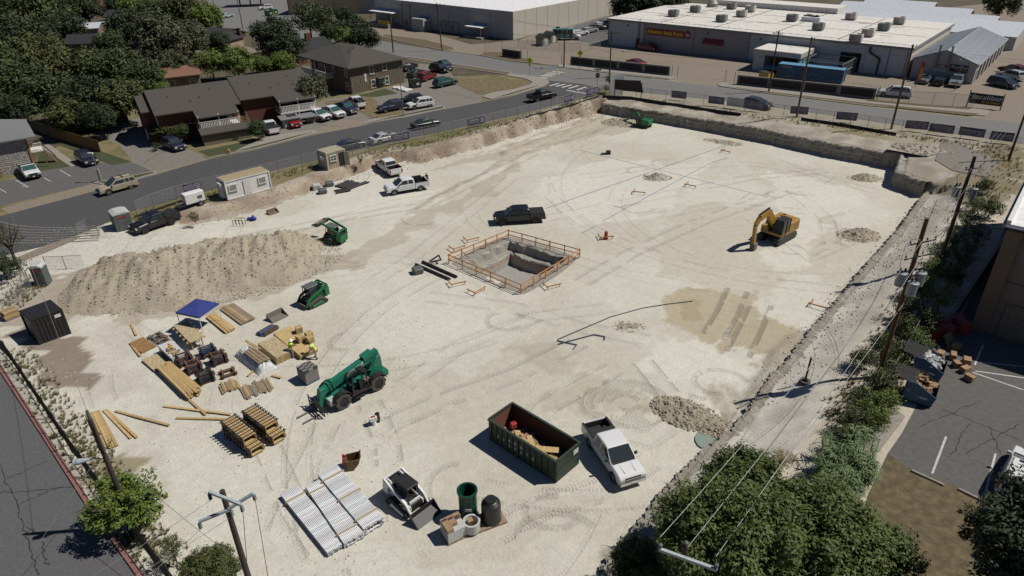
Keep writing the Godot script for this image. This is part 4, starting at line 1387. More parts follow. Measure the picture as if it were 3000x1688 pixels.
	for x in [3.0,9.5,16.0]:
		var cp := MB.new()
		cp.tube([V(x,0,0.3), V(x,3.6,0.3), V(x + 0.4,4.0,0.3)],0.12,6)
		part("vent_pipe", cp, M.rust, cb)
	var lg := thing("grey_block", "low grey concrete building between cream building and loading docks", "building", V(-57.87,1.81,-253.66),-0.3)
	pbox("wall", V(6,2.0,-6), V(18,5.0,12), M.wall_grey, lg)
	pbox("roof", V(6,4.6,-6), V(18.4,0.2,12.4), M.roof_white, lg)
	for x in [2.0,4.5]:
		pbox("meter_box", V(x,1.4,0.3), V(0.9,1.5,0.4), M.unit_metal, lg)
	build_homes()

func build_homes():
	var t := thing("apartment_house", "tan board and batten apartment house with grey hip roof", "apartment house", V(-31.2,1.45,-137.4),0.759)
	var W := 12.6
	var D := 18.6
	pbox("wall", V(W / 2,2.35,-6.1), V(W,5.9,12.2), M.wall_tan, t)
	pbox("wall", V(W / 2 + 1.0,2.35,-15.4), V(W - 2.0,5.9,6.4), M.wall_tan, t)
	hip_roof(t,-0.8, W + 0.8,-D - 0.8,0.8,5.15, V(5.2,7.9,-11.5), V(6.2,7.9,-7.2), M.shingle)
	var bt := MB.new()
	for k in 31:
		bt.box(V(0.2 + k * 0.41,2.3,0.03), V(0.07,5.8,0.06))
	for k in 14:
		bt.box(V(-0.03,2.3,-0.3 - k * 0.41), V(0.06,5.8,0.07))
	stuff(part("batten", bt, M.wall_tan_batten, t))
	for q in [[5.0,3.95], [8.1,4.15], [5.1,1.2], [8.4,1.35]]:
		window(t, V(q[0], q[1],0.02),1.0,1.65,0, M.trim_white, M.glass_green if q[0] > 6 else M.glass)
	for y in [1.3,3.9]:
		window(t, V(-0.02, y,-1.4),1.0,1.6,-PI / 2, M.trim_white, M.glass)
	for y in [3.1,2.25]:
		pbox("notice_board", V(3.4, y,0.08), V(0.5,0.75,0.04), M.white_dull, t)
	pbox("mail_boxes", V(6.9,1.4,0.2), V(1.5,1.1,0.3), M.black_metal, t)
	for k in 8:
		pbox("mail_door", V(6.35 + (k % 4) * 0.36,1.2 + (k / 4) * 0.42,0.37), V(0.24,0.3,0.03), M.plastic_light, t)
	pbox("mail_roof", V(6.9,2.25,0.4), V(1.9,0.1,1.0), M.shingle, t, V(0.3,0,0))
	for b in [[-8.2,3.6], [-13.6,3.6]]:
		var bal := pbox("balcony", V(-0.9,2.4, b[0] - 0.2), V(1.8,0.2,4.4), M.trim_white, t)
		for k in 22:
			pbox("baluster", V(-0.86,0.58,-2.1 + k * 0.2), V(0.04,0.95,0.11), M.trim_white, bal)
		for k in 7:
			pbox("baluster", V(-0.75 + k * 0.22,0.58,2.16), V(0.11,0.95,0.04), M.trim_white, bal)
		pbox("rail", V(-0.86,1.1,0), V(0.1,0.08,4.4), M.trim_white, bal)
		for z in [-2.1,2.1]:
			pbox("post", V(-0.86,0.2, z), V(0.12,5.0,0.12), M.trim_brown, bal)
	for z in [-7.4,-9.6,-14.5]:
		pbox("door", V(-0.04,3.6, z), V(0.08,2.1,0.95), M.trim_brown, t)
		pbox("door", V(-0.04,1.0, z), V(0.08,2.1,0.95), M.trim_brown, t)
	window(t, V(-0.03,3.9,-11.0),1.3,1.3,-PI / 2, M.trim_white, M.glass,2)
	window(t, V(-0.03,3.9,-6.2),1.0,1.3,-PI / 2, M.trim_white, M.glass)
	for q in [[5.6,-9.0,0.3], [3.6,-5.0,0.12], [5.0,-5.6,0.14]]:
		var vt := MB.new()
		vt.cyl(V(q[0],6.6, q[1]), V(q[0],7.75, q[1]), q[2], q[2] * 0.8,10)
		part("roof_vent", vt, M.steel, t)
	for s in 2:
		var b := thing("brick_apartment", ["brick apartment house with jutting balcony behind round shrubs", "brick apartment house with stepped roof, farther from the wooden fence"][s], "apartment house", V(-55.2,0.75,-108.0) + Basis(Vector3.UP,0.567) * V(0 if s == 0 else 13.6,0,0 if s == 0 else -2.2),0.567, "brick apartment houses along the street")
		gable_walls(b,-0.6,11.6,-0.1,-6.4,-12.6,5.0,7.2,5.0, M.brick)
		gable_roof(b,-1.0,12.2,0.6,-6.4,-13.2,5.0,7.55,5.0, M.shingle)
		if s == 0:
			gable_roof(b,-2.6,-1.0,-1.8,-6.4,-11.0,5.2,6.9,5.2, M.shingle)
			gable_walls(b,-2.3,-0.6,-2.2,-6.4,-10.6,5.1,6.7,5.1, M.brick)
		var pr := MB.new()
		pr.quad(V(4.6,4.3,3.4), V(11.2,4.3,3.4), V(11.2,5.05,0.7), V(4.6,5.05,0.7))
		pr.quad(V(4.6,4.15,3.4), V(4.6,4.9,0.7), V(11.2,4.9,0.7), V(11.2,4.15,3.4))
		pr.quad(V(4.6,4.15,3.4), V(11.2,4.15,3.4), V(11.2,4.3,3.4), V(4.6,4.3,3.4))
		pr.quad(V(4.6,4.15,3.4), V(4.6,4.3,3.4), V(4.6,5.05,0.7), V(4.6,4.9,0.7))
		part("balcony_roof", pr, M.shingle, b)
		var fl := pbox("balcony", V(7.9,2.35,1.6), V(6.4,0.25,3.2), M.trim_white, b)
		for k in 26:
			pbox("baluster", V(-3.1 + k * 0.248,0.62,1.55), V(0.13,1.0,0.05), M.trim_white, fl)
		pbox("rail", V(0,1.15,1.55), V(6.4,0.09,0.12), M.trim_white, fl)
		pbox("side_screen", V(-3.17,0.6,0), V(0.06,1.0,3.1), M.wall_tan, fl)
		for x in [-3.1,0.0,3.1]:
			pbox("post", V(x,0.1,1.5), V(0.15,4.2,0.15), M.trim_white, fl)
		pbox("sliding_door", V(6.6,3.5,-0.05), V(2.2,2.0,0.2), M.glass, b)
		pbox("sliding_door", V(9.6,3.5,-0.05), V(1.8,2.0,0.2), M.glass, b)
		if s == 0:
			window(b, V(-2.35,3.6,-4.0),1.3,1.6,-PI / 2, M.trim_brown, M.glass)
			window(b, V(-2.35,1.2,-4.0),1.3,1.5,-PI / 2, M.trim_white, M.glass_green)
			window(b, V(-0.65,3.5,-1.2),0.9,1.9,-PI / 2, M.trim_white, M.wall_tan,0)
			window(b, V(2.2,1.2,-0.05),1.2,1.4,0, M.trim_white, M.glass)
			var lp := MB.new()
			lp.quad(V(4.4,2.0,5.0), V(12.2,2.0,5.0), V(12.2,2.6,3.2), V(4.4,2.6,3.2))
			lp.quad(V(4.4,1.85,5.0), V(12.2,1.85,5.0), V(12.2,2.0,5.0), V(4.4,2.0,5.0))
			part("porch_roof", lp, M.shingle, b)
			pbox("porch_beam", V(8.3,1.7,4.6), V(7.4,0.5,0.15), M.trim_brown, b)
			for k in 22:
				pbox("screen_board", V(4.8 + k * 0.33,0.55,4.55), V(0.31,1.75,0.06), M.wall_tan, b)
		else:
			for k in 2:
				pbox("shed_roof", V(5.6 + k * 3.0,2.0 - k * 0.2,4.6), V(3.4,0.1,2.2), M.shingle_grey, b, V(0.12,0,0))
			pbox("lean_to", V(6.0,0.9,4.5), V(3.0,2.0,1.8), M.wall_grey, b)
			for k in 12:
				pbox("screen_board", V(8.6 + k * 0.4,0.6,4.8), V(0.38,1.9,0.06), M.lumber_grey, b)
		for q in [[2.0,-3.6], [5.0,-1.6], [6.6,-2.4], [8.8,-4.4]]:
			var vt := MB.new()
			var yy: float = 5.0 + 2.55 * (0.6 - q[1]) / 7.0
			vt.cyl(V(q[0], yy - 0.1, q[1]), V(q[0], yy + 0.35, q[1]),0.1,0.1,8)
			part("roof_vent", vt, M.steel, b)
	var st := thing("outdoor_stair", "brown outdoor stair with landing between brick apartment houses", "stair", V(-55.2,0.75,-108.0) + Basis(Vector3.UP,0.567) * V(12.7,0,-3.0),0.567)
	for k in 12:
		pbox("step", V(0,0.2 + k * 0.19,3.4 - k * 0.28), V(1.1,0.06,0.3), M.trim_brown, st)
	for s in [-0.58,0.58]:
		var sb := MB.new()
		sb.bar(V(s,0.1,3.5), V(s,2.4,0.1),0.06,0.25)
		sb.bar(V(s,1.0,3.5), V(s,3.3,0.1),0.06,0.08)
		part("stringer", sb, M.trim_brown, st)
	pbox("landing", V(0,2.4,-1.6), V(1.6,0.15,3.2), M.trim_brown, st)
	var a := thing("stone_apartment", "apartment house with pale rubble stone wall and light grey hip roof", "apartment house", V(-70.9,0.2,-98.2),0.652)
	pbox("wall", V(-10.0,2.3,-5.2), V(20,5.6,10), M.stucco, a)
	pbox("stone_backing", V(-2.2,2.3,-0.06), V(4.2,5.6,0.28), M.stone_white, a)
	hip_roof(a,-21.0,1.3,-11.0,0.9,5.1, V(-16.0,7.4,-5.0), V(-4.6,7.4,-5.0), M.shingle_grey)
	var sv := []
	for k in 5:
		var q := MB.new()
		var nn := 6 + k % 2
		var pts := PackedVector2Array()
		for i in nn:
			pts.append(Vector2(cos(TAU * i / nn + 0.3 * k), sin(TAU * i / nn + 0.3 * k)) * rnd(0.8,1.05))
		q.prof(pts,0.05,0.03)
		sv.append(q.mesh())
	var sm := [M.stone_white, mat("stone_pale", Color(0.56,0.53,0.48),0.9,0, "fine",0.8), mat("stone_grey", Color(0.4,0.375,0.34),0.9,0, "fine",0.8)]
	for r in 17:
		for c in 14:
			var o := mi("stone", sv[rng.randi() % 5], sm[rng.randi() % 3], a)
			o.position = V(-4.15 + c * 0.3 + (0.15 if r % 2 else 0.0) + rnd(-0.03,0.03),0.05 + r * 0.3,0.085)
			o.scale = V(0.165 * rnd(0.85,1.1),0.155 * rnd(0.85,1.1),1)
			o.rotation.z = rnd(-0.4,0.4)
	for x in [-4.45,-0.02,-6.6]:
		pbox("corner_board", V(x,2.3,0.1), V(0.28,5.6,0.3), M.fence_wood, a)
	window(a, V(-5.5,1.2,-0.18),1.5,1.8,0, M.trim_brown, M.glass)
	pbox("window_panel", V(-5.5,2.7,-0.1), V(1.7,0.9,0.2), M.brick_tan, a)
	pbox("balcony", V(0.9,2.7,-1.2), V(1.6,0.2,2.4), M.trim_white, a)
	for k in 8:
		pbox("baluster", V(0.2 + k * 0.2,3.3,-0.05), V(0.06,1.0,0.05), M.trim_white, a)
	pbox("rail", V(0.9,3.85,-0.05), V(1.6,0.08,0.1), M.trim_white, a)
	for x in [0.3,1.6]:
		pbox("post", V(x,1.3,-0.1), V(0.14,2.7,0.14), M.trim_brown, a)
	for k in 9:
		pbox("step", V(2.9 - k * 0.16,0.25 + k * 0.28,-1.9 - k * 0.1), V(0.35,0.06,1.0), M.trim_brown, a)
	for z in [-1.4,-2.6]:
		var sb := MB.new()
		sb.bar(V(3.1,0.9, z), V(1.5,3.6, z - 0.9),0.06,0.08)
		sb.bar(V(3.1,0.1, z), V(3.1,0.95, z),0.07,0.07)
		part("stair_rail", sb, M.trim_brown, a)
	var h := thing("brick_house", "small tan brick house with dark grey gable roof behind trees", "house", V(-83.2,1.3,-193.0),-0.30)
	gable_walls(h,0,7.4,0,-5,-10,2.6,4.2,2.6, M.brick_tan)
	gable_roof(h,-0.5,8.0,0.7,-5,-10.7,2.55,4.4,2.55, M.shingle_dark)
	var hw := MB.new()
	hw.prof(PackedVector2Array([Vector2(-2.6,-0.4), Vector2(2.6,-0.4), Vector2(2.6,2.6), Vector2(0,3.8), Vector2(-2.6,2.6)]),3.2,0.01)
	var hwm := part("gable_wing", hw, M.stone_tan, h)
	hwm.position = V(8.6,0,-0.6)
	for sd in [-1,1]:
		var wr := MB.new()
		wr.quad(V(8.6,4.0,3.0), V(8.6,4.0,-5.0), V(8.6 + sd * 3.1,2.5,-5.0), V(8.6 + sd * 3.1,2.5,3.0))
		part("wing_roof", wr, M.shingle_dark, h)
	window(h, V(9.2,1.4,2.62),1.5,1.7,0, M.trim_white, M.glass_green,2)
	for x in [1.0,2.2,3.2]:
		window(h, V(x,1.2,0.02),0.9,1.8,0, M.trim_white, M.glass)
	pbox("door", V(5.0,1.0,0.05), V(1.0,2.1,0.1), M.dark_opening, h)
	pbox("chimney", V(10.6,4.0,-3.4), V(0.9,1.6,0.7), M.brick, h)
	var spec := [
		["white_roof_house", "house with plain light grey metal roof among dark trees", V(-128.63,0.12,-218.67),0.35,9.0,14.0,2.7,3.4, "roof_metal", "stucco"],
		["brown_roof_house", "low house with reddish brown roof at the edge of the trees", V(-156.67,-0,-273.95),0.2,15.0,8.0,2.7,4.4, "roof_rust", "stone_tan"],
		["dark_roof_house", "dark roofed house half hidden by a dark tree, beyond the white roof", V(-130.87,0.26,-241.91),-0.3,9.0,8.0,2.7,4.6, "shingle_dark", "stucco"],
		["grey_roof_house", "small grey roofed house sunk between green tree crowns", V(-115.22,0.18,-192.43),0.1,8.0,7.0,2.6,4.6, "shingle_dark", "wall_tan"],
		["rust_roof_house", "small house with rusty brown roof behind the brick apartments", V(-68.61,0.74,-146.71),0.5,8.0,9.0,2.8,4.0, "roof_rust", "wall_tan"],
		["chimney_house", "dark roofed house with brick chimney behind the tan apartments", V(-47.98,1.34,-169.6),0.72,15.0,10.0,2.8,4.8, "shingle_dark", "brick"],
		["far_house", "tan roofed house near the top edge beyond the trees", V(-194.22,-0.41,-316.21),0.1,12.0,9.0,2.7,4.4, "roof_tan", "stucco"]]
	for q in spec:
		var ho := thing(q[0], q[1], "house", q[2], q[3])
		var ww: float = q[4]
		var dd: float = q[5]
		gable_walls(ho,-ww / 2 + 0.4, ww / 2 - 0.4,-0.5,-dd / 2,-dd + 0.5, q[6] - 0.1, q[7] - 0.2, q[6] - 0.1, M[q[9]])
		gable_roof(ho,-ww / 2, ww / 2,0.3,-dd / 2,-dd - 0.3, q[6], q[7], q[6], M[q[8]])
		window(ho, V(-ww / 4,1.4,-0.48),1.2,1.2)
		window(ho, V(ww / 4,1.4,-0.48),1.2,1.2)
		pbox("door", V(0.2,1.0,-0.46), V(0.95,2.0,0.06), M.trim_brown, ho)
		if q[0] == "chimney_house":
			pbox("chimney", V(2.6,5.2,-4.0), V(1.3,1.8,0.9), M.brick, ho)
			var vt := MB.new()
			vt.cyl(V(-3.0,4.2,-2.6), V(-3.0,4.7,-2.6),0.3,0.3,10)
			part("roof_vent", vt, M.white_dull, ho)
	var r := thing("stucco_building", "tall brown stucco building with brick corner and teal windows", "building", V(39.1,2.05,-48.4),-0.70)
	pbox("wall", V(10.0,4.4,-13.0), V(20,10.2,26), M.stucco, r)
	pbox("brick_pier", V(0.25,4.6,-0.25), V(1.1,9.4,1.1), M.brick_tan, r)
	pbox("brick_side", V(-0.07,4.6,-14), V(0.2,9.4,25.8), M.brick_tan, r)
	pbox("roof", V(9.8,9.65,-13.2), V(20.6,0.3,26.8), M.roof_clean, r)
	pbox("parapet", V(-0.35,9.9,-13.2), V(0.3,0.35,26.8), M.white_panel, r)
	pbox("gutter", V(-0.62,9.55,-13.2), V(0.2,0.3,26.8), M.galvanised, r)
	for x in [3.4,7.4,11.4]:
		window(r, V(x,6.4,0.02),2.2,2.0,0, M.galvanised, M.glass_teal)
		if x > 9:
			window(r, V(x,2.2,0.02),2.2,2.0,0, M.galvanised, M.glass_teal)
	var dp := pbox("garage_panel", V(3.4,1.6,0.06), V(3.8,3.2,0.12), M.wall_tan, r)
	pbox("door_gap", V(0,0,0.07), V(0.06,3.0,0.02), M.trim_brown, dp)
	pbox("notice", V(1.2,0.4,0.08), V(0.55,0.45,0.03), M.white_dull, dp)
	pbox("wall_band", V(10.3,5.0,0.03), V(19.0,0.08,0.06), M.trim_brown, r)

# ---------- fences, walls, banners ----------
func link_mesh(a: Vector3, b: Vector3, h: float) -> MB:
	if not tex.has("link"):
		var im := Image.create(64,64, false, Image.FORMAT_RGBA8)
		for y in 64:
			for x in 64:
				var on := (x + y) % 32 < 3 or (x - y + 64) % 32 < 3
				im.set_pixel(x, y, Color(1,1,1,1 if on else 0))
		tex.link = ImageTexture.create_from_image(im)
		var m: StandardMaterial3D = M.chain_link
		m.albedo_texture = tex.link
		m.transparency = BaseMaterial3D.TRANSPARENCY_ALPHA_SCISSOR
		m.alpha_scissor_threshold = 0.5
		m.cull_mode = BaseMaterial3D.CULL_DISABLED
	var p := MB.new()
	p.use_uv = true
	var up := V(0, h,0)
	var l := a.distance_to(b) * 6.0
	p.quad(a, b, b + up, a + up)
	p.uv = PackedVector2Array([Vector2(0,0), Vector2(l, h * 6), Vector2(l,0), Vector2(0,0), Vector2(0, h * 6), Vector2(l, h * 6)])
	return p

func chain_fence(label: String, pts: Array, h: float, group := "", gap := 3.0, panels := true) -> Node3D:
	var f := thing("chain_link_fence", label, "fence", pts[0],0, group)
	var o: Vector3 = pts[0]
	for i in pts.size() - 1:
		var a: Vector3 = pts[i] - o
		var b: Vector3 = pts[i + 1] - o
		var n := maxi(1, int(round(a.distance_to(b) / gap)))
		for k in n:
			var p := a.lerp(b, float(k) / n)
			var q := a.lerp(b, float(k + 1) / n)
			var key := "post%.2f" % h
			if not cache.has(key):
				var c := MB.new()
				c.cyl(V(0,-0.3,0), V(0, h + 0.05,0),0.035,0.035,6)
				cache[key] = c.mesh()
			var po := mi("post", cache[key], M.galvanised, f)
			po.position = p
			var r := MB.new()
			r.cyl(p + V(0, h,0), q + V(0, h,0),0.025,0.025,5)
			part("top_rail", r, M.galvanised, f)
			if panels:
				part("mesh_panel", link_mesh(p + V(0,0.05,0), q + V(0,0.05,0), h - 0.05), M.chain_link, f)
	return f

func banner(a: Vector3, b: Vector3, h: float, label: String, blank := false):
	var l := a.distance_to(b)
	var o := thing("fence_banner", label, "banner", a.lerp(b,0.5) + V(0, h / 2,0), atan2(-(b.z - a.z), b.x - a.x), "purple banners tied to the site fence" if not blank else "")
	o.rotation.z = 0.0
	var m := MB.new()
	var n := 8
	var tilt := (b.y - a.y) / l
	for i in n:
		var x0 := -l / 2 + l * i / n
		var x1 := -l / 2 + l * (i + 1) / n
		var z0 := sin(i * 1.3) * 0.03
		var z1 := sin((i + 1) * 1.3) * 0.03
		var u0 := V(x0, x0 * tilt, z0)
		var u1 := V(x1, x1 * tilt, z1)
		var up := V(0, h / 2,0)
		m.quad(u0 - up, u1 - up, u1 + up, u0 + up)
	part("cloth", m, M.white_dull if blank else M.banner, o)
	if not blank:
		var t := text("ROERS", h * 0.42, M.banner_text, o, V(-l * 0.12, h * 0.08 - l * 0.12 * tilt,0), V(0,0, atan(tilt)), false, true,0.14)
		t.scale = V(-1,1,1)
		var t2 := text("COMPANIES", h * 0.13, M.banner_text, o, V(-l * 0.12,-h * 0.22 - l * 0.12 * tilt,0), V(0,0, atan(tilt)), false, true,0.14)
		t2.scale = V(-1,1,1)
		for k in 3:
			var c := MB.new()
			var y := h * 0.2 - k * h * 0.2
			var x := l * 0.3
			c.bar(V(x - 0.28, y + 0.08 + x * tilt,0), V(x, y - 0.04 + x * tilt,0),0.16,0.09)
			c.bar(V(x, y - 0.04 + x * tilt,0), V(x + 0.28, y + 0.08 + x * tilt,0),0.16,0.09)
			part("logo_chevron", c, M.banner_text, o)

func silt(label: String, pts: Array, h := 0.6):
	var o := thing("silt_fence", label, "silt fence", pts[0],0, "black silt fences along the bank")
	var b := MB.new()
	for i in pts.size() - 1:
		var a: Vector3 = pts[i] - pts[0]
		var c: Vector3 = pts[i + 1] - pts[0]
		var n := maxi(1, int(a.distance_to(c) / 1.5))
		for k in n:
			var p := a.lerp(c, float(k) / n)
			var q := a.lerp(c, float(k + 1) / n)
			b.bar(p + V(0, h / 2 - 0.1,0), q + V(0, h / 2 - 0.1,0),0.04, h + rnd(-0.08,0.05))
			pbox("stake", p + V(0, h / 2,0), V(0.05, h + 0.3,0.05), M.lumber_grey, o)
	part("fabric", b, M.silt, o)

func screen_wall(a: Vector3, b: Vector3, n: int, label: String):
	var l := Vector2(b.x - a.x, b.z - a.z).length()
	var o := thing("screen_wall", label, "wall", a, atan2(-(b.z - a.z), b.x - a.x), "low street walls with dark panels")
	var h := 1.9
	var s := (b.y - a.y) / l
	var w := MB.new()
	w.prof(PackedVector2Array([Vector2(0,-0.4), Vector2(l, l * s - 0.4), Vector2(l, l * s + h), Vector2(0, h)]),0.16,0.03)
	part("wall", w, M.concrete, o)
	for k in n:
		var x := l * (k + 0.5) / n
		pbox("dark_panel", V(x, x * s + h * 0.52,0.15), V(l / n * 0.88, h * 0.66,0.06), M.screen_wall, o, V(0,0, atan(s)))
	var wires := MB.new()
	for k in n * 3 + 1:
		var x := l * k / (n * 3.0)
		wires.bar(V(x, x * s + h,0), V(x, x * s + h + 0.55,-0.12),0.03,0.03)
	for y in [0.25,0.4,0.52]:
		wires.bar(V(0, h + y,-y * 0.2), V(l, l * s + h + y,-y * 0.2),0.012,0.012)
	part("barbed_wire", wires, M.galvanised, o)

func build_fences():
	chain_fence("chain link fence between the dark street and the dug bank", [V(-46.81,0.64,-79.33), V(-45.73,0.68,-81.62), V(-43.73,0.74,-84.19), V(-41.1,0.81,-86.59), V(-37.45,0.91,-89.41), V(-32.93,1.02,-92.87), V(-30.21,1.1,-95.15), V(-25.89,1.21,-98.13), V(-21.5,1.32,-100.97), V(-15.89,1.47,-105.72), V(-11.45,1.58,-108.26), V(-7.01,1.69,-111.11), V(-2.72,1.8,-113.93), V(1.41,1.9,-116.71), V(5.5,2.01,-120.29), V(9.44,2.11,-123.18), V(13.2,2.22,-127.21), V(16.96,2.32,-130.21)],1.8, "chain link fences round the site")
	chain_fence("chain link fence hung with purple banners along the pale cross street", [V(17.02,2.32,-130.2), V(20.47,2.39,-129.99), V(23.67,2.44,-128.29), V(28.36,2.5,-124.48), V(34.27,2.59,-120.91), V(40.08,2.67,-116.19), V(43.38,2.72,-113.88), V(47.5,2.78,-111.14), V(51.75,2.84,-107.91), V(55.84,2.9,-104.83), V(59.63,2.95,-101.9), V(62.49,2.99,-99.88), V(65.57,3.03,-96.91), V(68.49,3.06,-94.4), V(71.06,3.1,-92.01)],1.8, "chain link fences round the site")
	var bn := [[V(29.51,2.93,-125.42), V(31.89,2.97,-123.89)], [V(35,3.01,-120.66), V(37.36,3.04,-119.22)], [V(40.54,3.08,-116.59), V(43,3.12,-115.21)], [V(46.52,3.17,-112.67), V(49.03,3.21,-111.54)], [V(52.37,3.26,-108.56), V(55.13,3.3,-107.26)], [V(60.48,3.37,-102.77), V(63.23,3.42,-101.39)], [V(63.11,3.41,-100.89), V(65.76,3.45,-99.05)], [V(66.34,3.46,-98.82), V(68.98,3.49,-96.88)], [V(69.31,3.5,-96.2), V(71.81,3.53,-94.82)]]
	for q in bn:
		banner(q[0] + V(0,0,0.05), q[1] + V(0,0,0.05),1.25, "purple fence banner with pale lettering facing the pale cross street")
	banner(V(37.7,3.04,-118.72), V(40.05,3.08,-116.88),1.5, "blank white sheet hung among the purple banners on the fence", true)
	for q in [[V(-18.44,1.8,-104.22), V(-15.96,1.87,-105.68)], [V(-7,2.09,-111.3), V(-4.18,2.16,-113.12)], [V(9.71,2.52,-123.72), V(11.84,2.58,-125.59)], [V(14.21,2.65,-127.97), V(16.77,2.72,-130.42)], [V(-43.13,1.16,-85.04), V(-41.47,1.21,-86.84)]]:
		banner(q[0] + V(0.05,0,0.1), q[1] + V(0.05,0,0.1),1.25, "purple fence banner with pale lettering facing the dark street")
	silt("black silt fence under banners at the far bank by the sign board", [V(17.38,2.31,-128.38), V(22.56,2.3,-126.86), V(27.97,2.34,-122.48), V(33.09,2.4,-118.49), V(38.84,2.49,-113.9)])
	silt("black silt fence on the far bank between two brown poles", [V(47.38,2.77,-109.78), V(50.86,2.81,-107.07), V(54.32,2.86,-103.92), V(58.1,2.9,-100.36)])
	silt("black silt fence along the left bank near the street corner", [V(2.76,1.93,-116.75), V(7.7,1.97,-120.8), V(12.95,2.15,-125.25), V(16.81,2.31,-128.96)],0.4)
	silt("black silt fence beside the parked black pickup", [V(-46.6,0.63,-78.27), V(-45.16,0.68,-80.27), V(-43.13,0.74,-82.64), V(-40.33,0.81,-84.6)],0.45)
	chain_fence("loose chain link gate standing askew on pale gravel at the entrance", [V(-49.65,0.45,-64.96), V(-47.75,0.42,-65.12), V(-45.98,0.34,-65.53)],1.6, "",2.2)
	chain_fence("chain link panels folded beside the large portable toilet", [V(-50.69,0.49,-73.05), V(-50.35,0.49,-74.66), V(-48.75,0.45,-73.75), V(-47.31,0.37,-73.09)],1.7, "",2.2)
	chain_fence("chain link run at the left edge by the small portable toilet", [V(-54.53,0.39,-66.99), V(-52.3,0.41,-64.49), V(-49.15,0.43,-61.24), V(-48.31,0.42,-58.61), V(-49.53,0.41,-57.36)],1.9, "",2.4)
	chain_fence("chain link fence in front of the repair shop lot", [V(64.04,3.18,-119.55), V(68.41,3.25,-117.17), V(71.78,3.3,-115.85), V(74.55,3.35,-114.63), V(76.93,3.38,-112.83)],2.2)
	chain_fence("chain link fence across the yard by two garden sheds", [V(-5.96,2.23,-176.75), V(2.57,2.43,-179.62), V(12.47,2.58,-173.47), V(17.31,2.66,-171.76), V(22.65,2.79,-175.08)],1.9, "",4.0)
	chain_fence("chain link fence between the warehouses above parked cars", [V(4.86,2.51,-184.72), V(13.89,2.77,-194.42), V(29.27,3.23,-213.6)],1.9, "",4.0)
	screen_wall(V(13.85,2.48,-157.63), V(33.13,2.75,-143.93),4, "low street wall of four dark panels by crossing sign")
	screen_wall(V(-1.51,2.26,-169.3), V(2.83,2.32,-165.41),1, "short street wall of one dark panel near two sheds")
	screen_wall(V(44.18,2.9,-134.67), V(64.49,3.2,-120.88),4, "low street wall of dark panels in front of blue container")
	for q in [V(33.41,2.75,-143.27), V(34.37,2.77,-142.52), V(2.99,2.32,-165.38), V(4.39,2.34,-163.99), V(42.62,2.89,-137.15), V(43.83,2.9,-135.28), V(11.88,2.45,-159.03), V(64.78,3.2,-120.61)]:
		var g := MB.new()
		g.cyl(V(0,-0.1,0), V(0,2.3,0),0.06,0.06,6)
		one("gate_post", g, M.galvanised, "slim steel gate post at a lot driveway", "post", q,0, "gate posts at the lot driveways")
	var sg := thing("site_sign", "tall white site board beside young tree at street corner", "sign", V(20.05,2.33,-129.22),0.2)
	pbox("board", V(0,2.1,0), V(2.6,4.2,0.08), M.white_panel, sg)
	for x in [-1.2,1.2]:
		pbox("post", V(x,2.0,-0.12), V(0.12,4.4,0.12), M.lumber, sg)
	var bs := thing("back_sign", "dark backed wide sign board on two posts at street corner", "sign", V(21.96,2.37,-127.9),-0.25)
	var bb := MB.new()
	bb.prof(PackedVector2Array([Vector2(-2.5,1.4), Vector2(2.9,1.0), Vector2(2.2,3.2), Vector2(-2.5,3.2)]),0.05,0.01)
	part("board", bb, M.screen_wall, bs)
	for x in [-2.4,2.5]:
		pbox("post", V(x,1.3,0.1), V(0.14,3.0,0.14), M.pole_dark, bs)
	var wf := [V(-79.66,0.27,-114.87), V(-64.91,0.49,-105.44)]
	board_fence("ochre board fence beside green lawn and driveway", V(-78.28,0.29,-114.72), V(-64.91,0.49,-105.44),1.9,70, M.fence_wood)
	board_fence("brown board fence in front of the small brick house", V(-83.15,0.84,-195.24), V(-72.4,0.97,-184.95),1.3,40, M.fence_wood)
	board_fence("short brown board fence at the corner of the small brick house", V(-72.31,0.97,-184.94), V(-69.33,1.06,-188.03),1.3,22, M.fence_wood)
	board_fence("dark reddish board fence under trees left of the ochre fence", V(-87.98,0.15,-121.82), V(-78.52,0.29,-115.13),1.8,45, M.trim_brown)
	var tops := [V(-45.49,2.23,-50.28), V(-43.05,2.27,-48.26), V(-31.3,2.41,-36.65), V(-24.68,2.49,-30.33), V(-19.34,2.56,-25.38), V(-16.94,2.59,-23.12)]
	var ir := thing("iron_fence", "long black iron picket fence along the red kerb", "fence", tops[0] - V(0,1.8,0))
	var oo: Vector3 = ir.position
	for i in tops.size() - 1:
		var a: Vector3 = tops[i] - oo - V(0,1.8,0)
		var b: Vector3 = tops[i + 1] - oo - V(0,1.8,0)
		var n := maxi(1, int(a.distance_to(b) / 2.4))
		for k in n:
			var p := a.lerp(b, float(k) / n)
			var q := a.lerp(b, float(k + 1) / n)
			pbox("post", p + V(0,0.9,0), V(0.08,2.1,0.08), M.black_metal, ir)
			for y in [0.25,1.45,1.75]:
				var rl := MB.new()
				rl.bar(p + V(0, y,0), q + V(0, y,0),0.035,0.04)
				part("rail", rl, M.black_metal, ir)
			var pk := MB.new()
			for s in 20:
				var c := p.lerp(q, (s + 0.5) / 20.0)
				pk.bar(c + V(0,0.1,0), c + V(0,1.8,0),0.024,0.024)
			stuff(part("picket_row", pk, M.black_metal, ir))
	var cn := [V(-6.79,0,-66.03), V(-0.32,0,-72.15), V(7.43,0,-66.9), V(0.88,0,-59.18)]
	var gr := thing("guard_rail", "orange timber guard rail round the square dug hole", "railing", Vector3.ZERO)
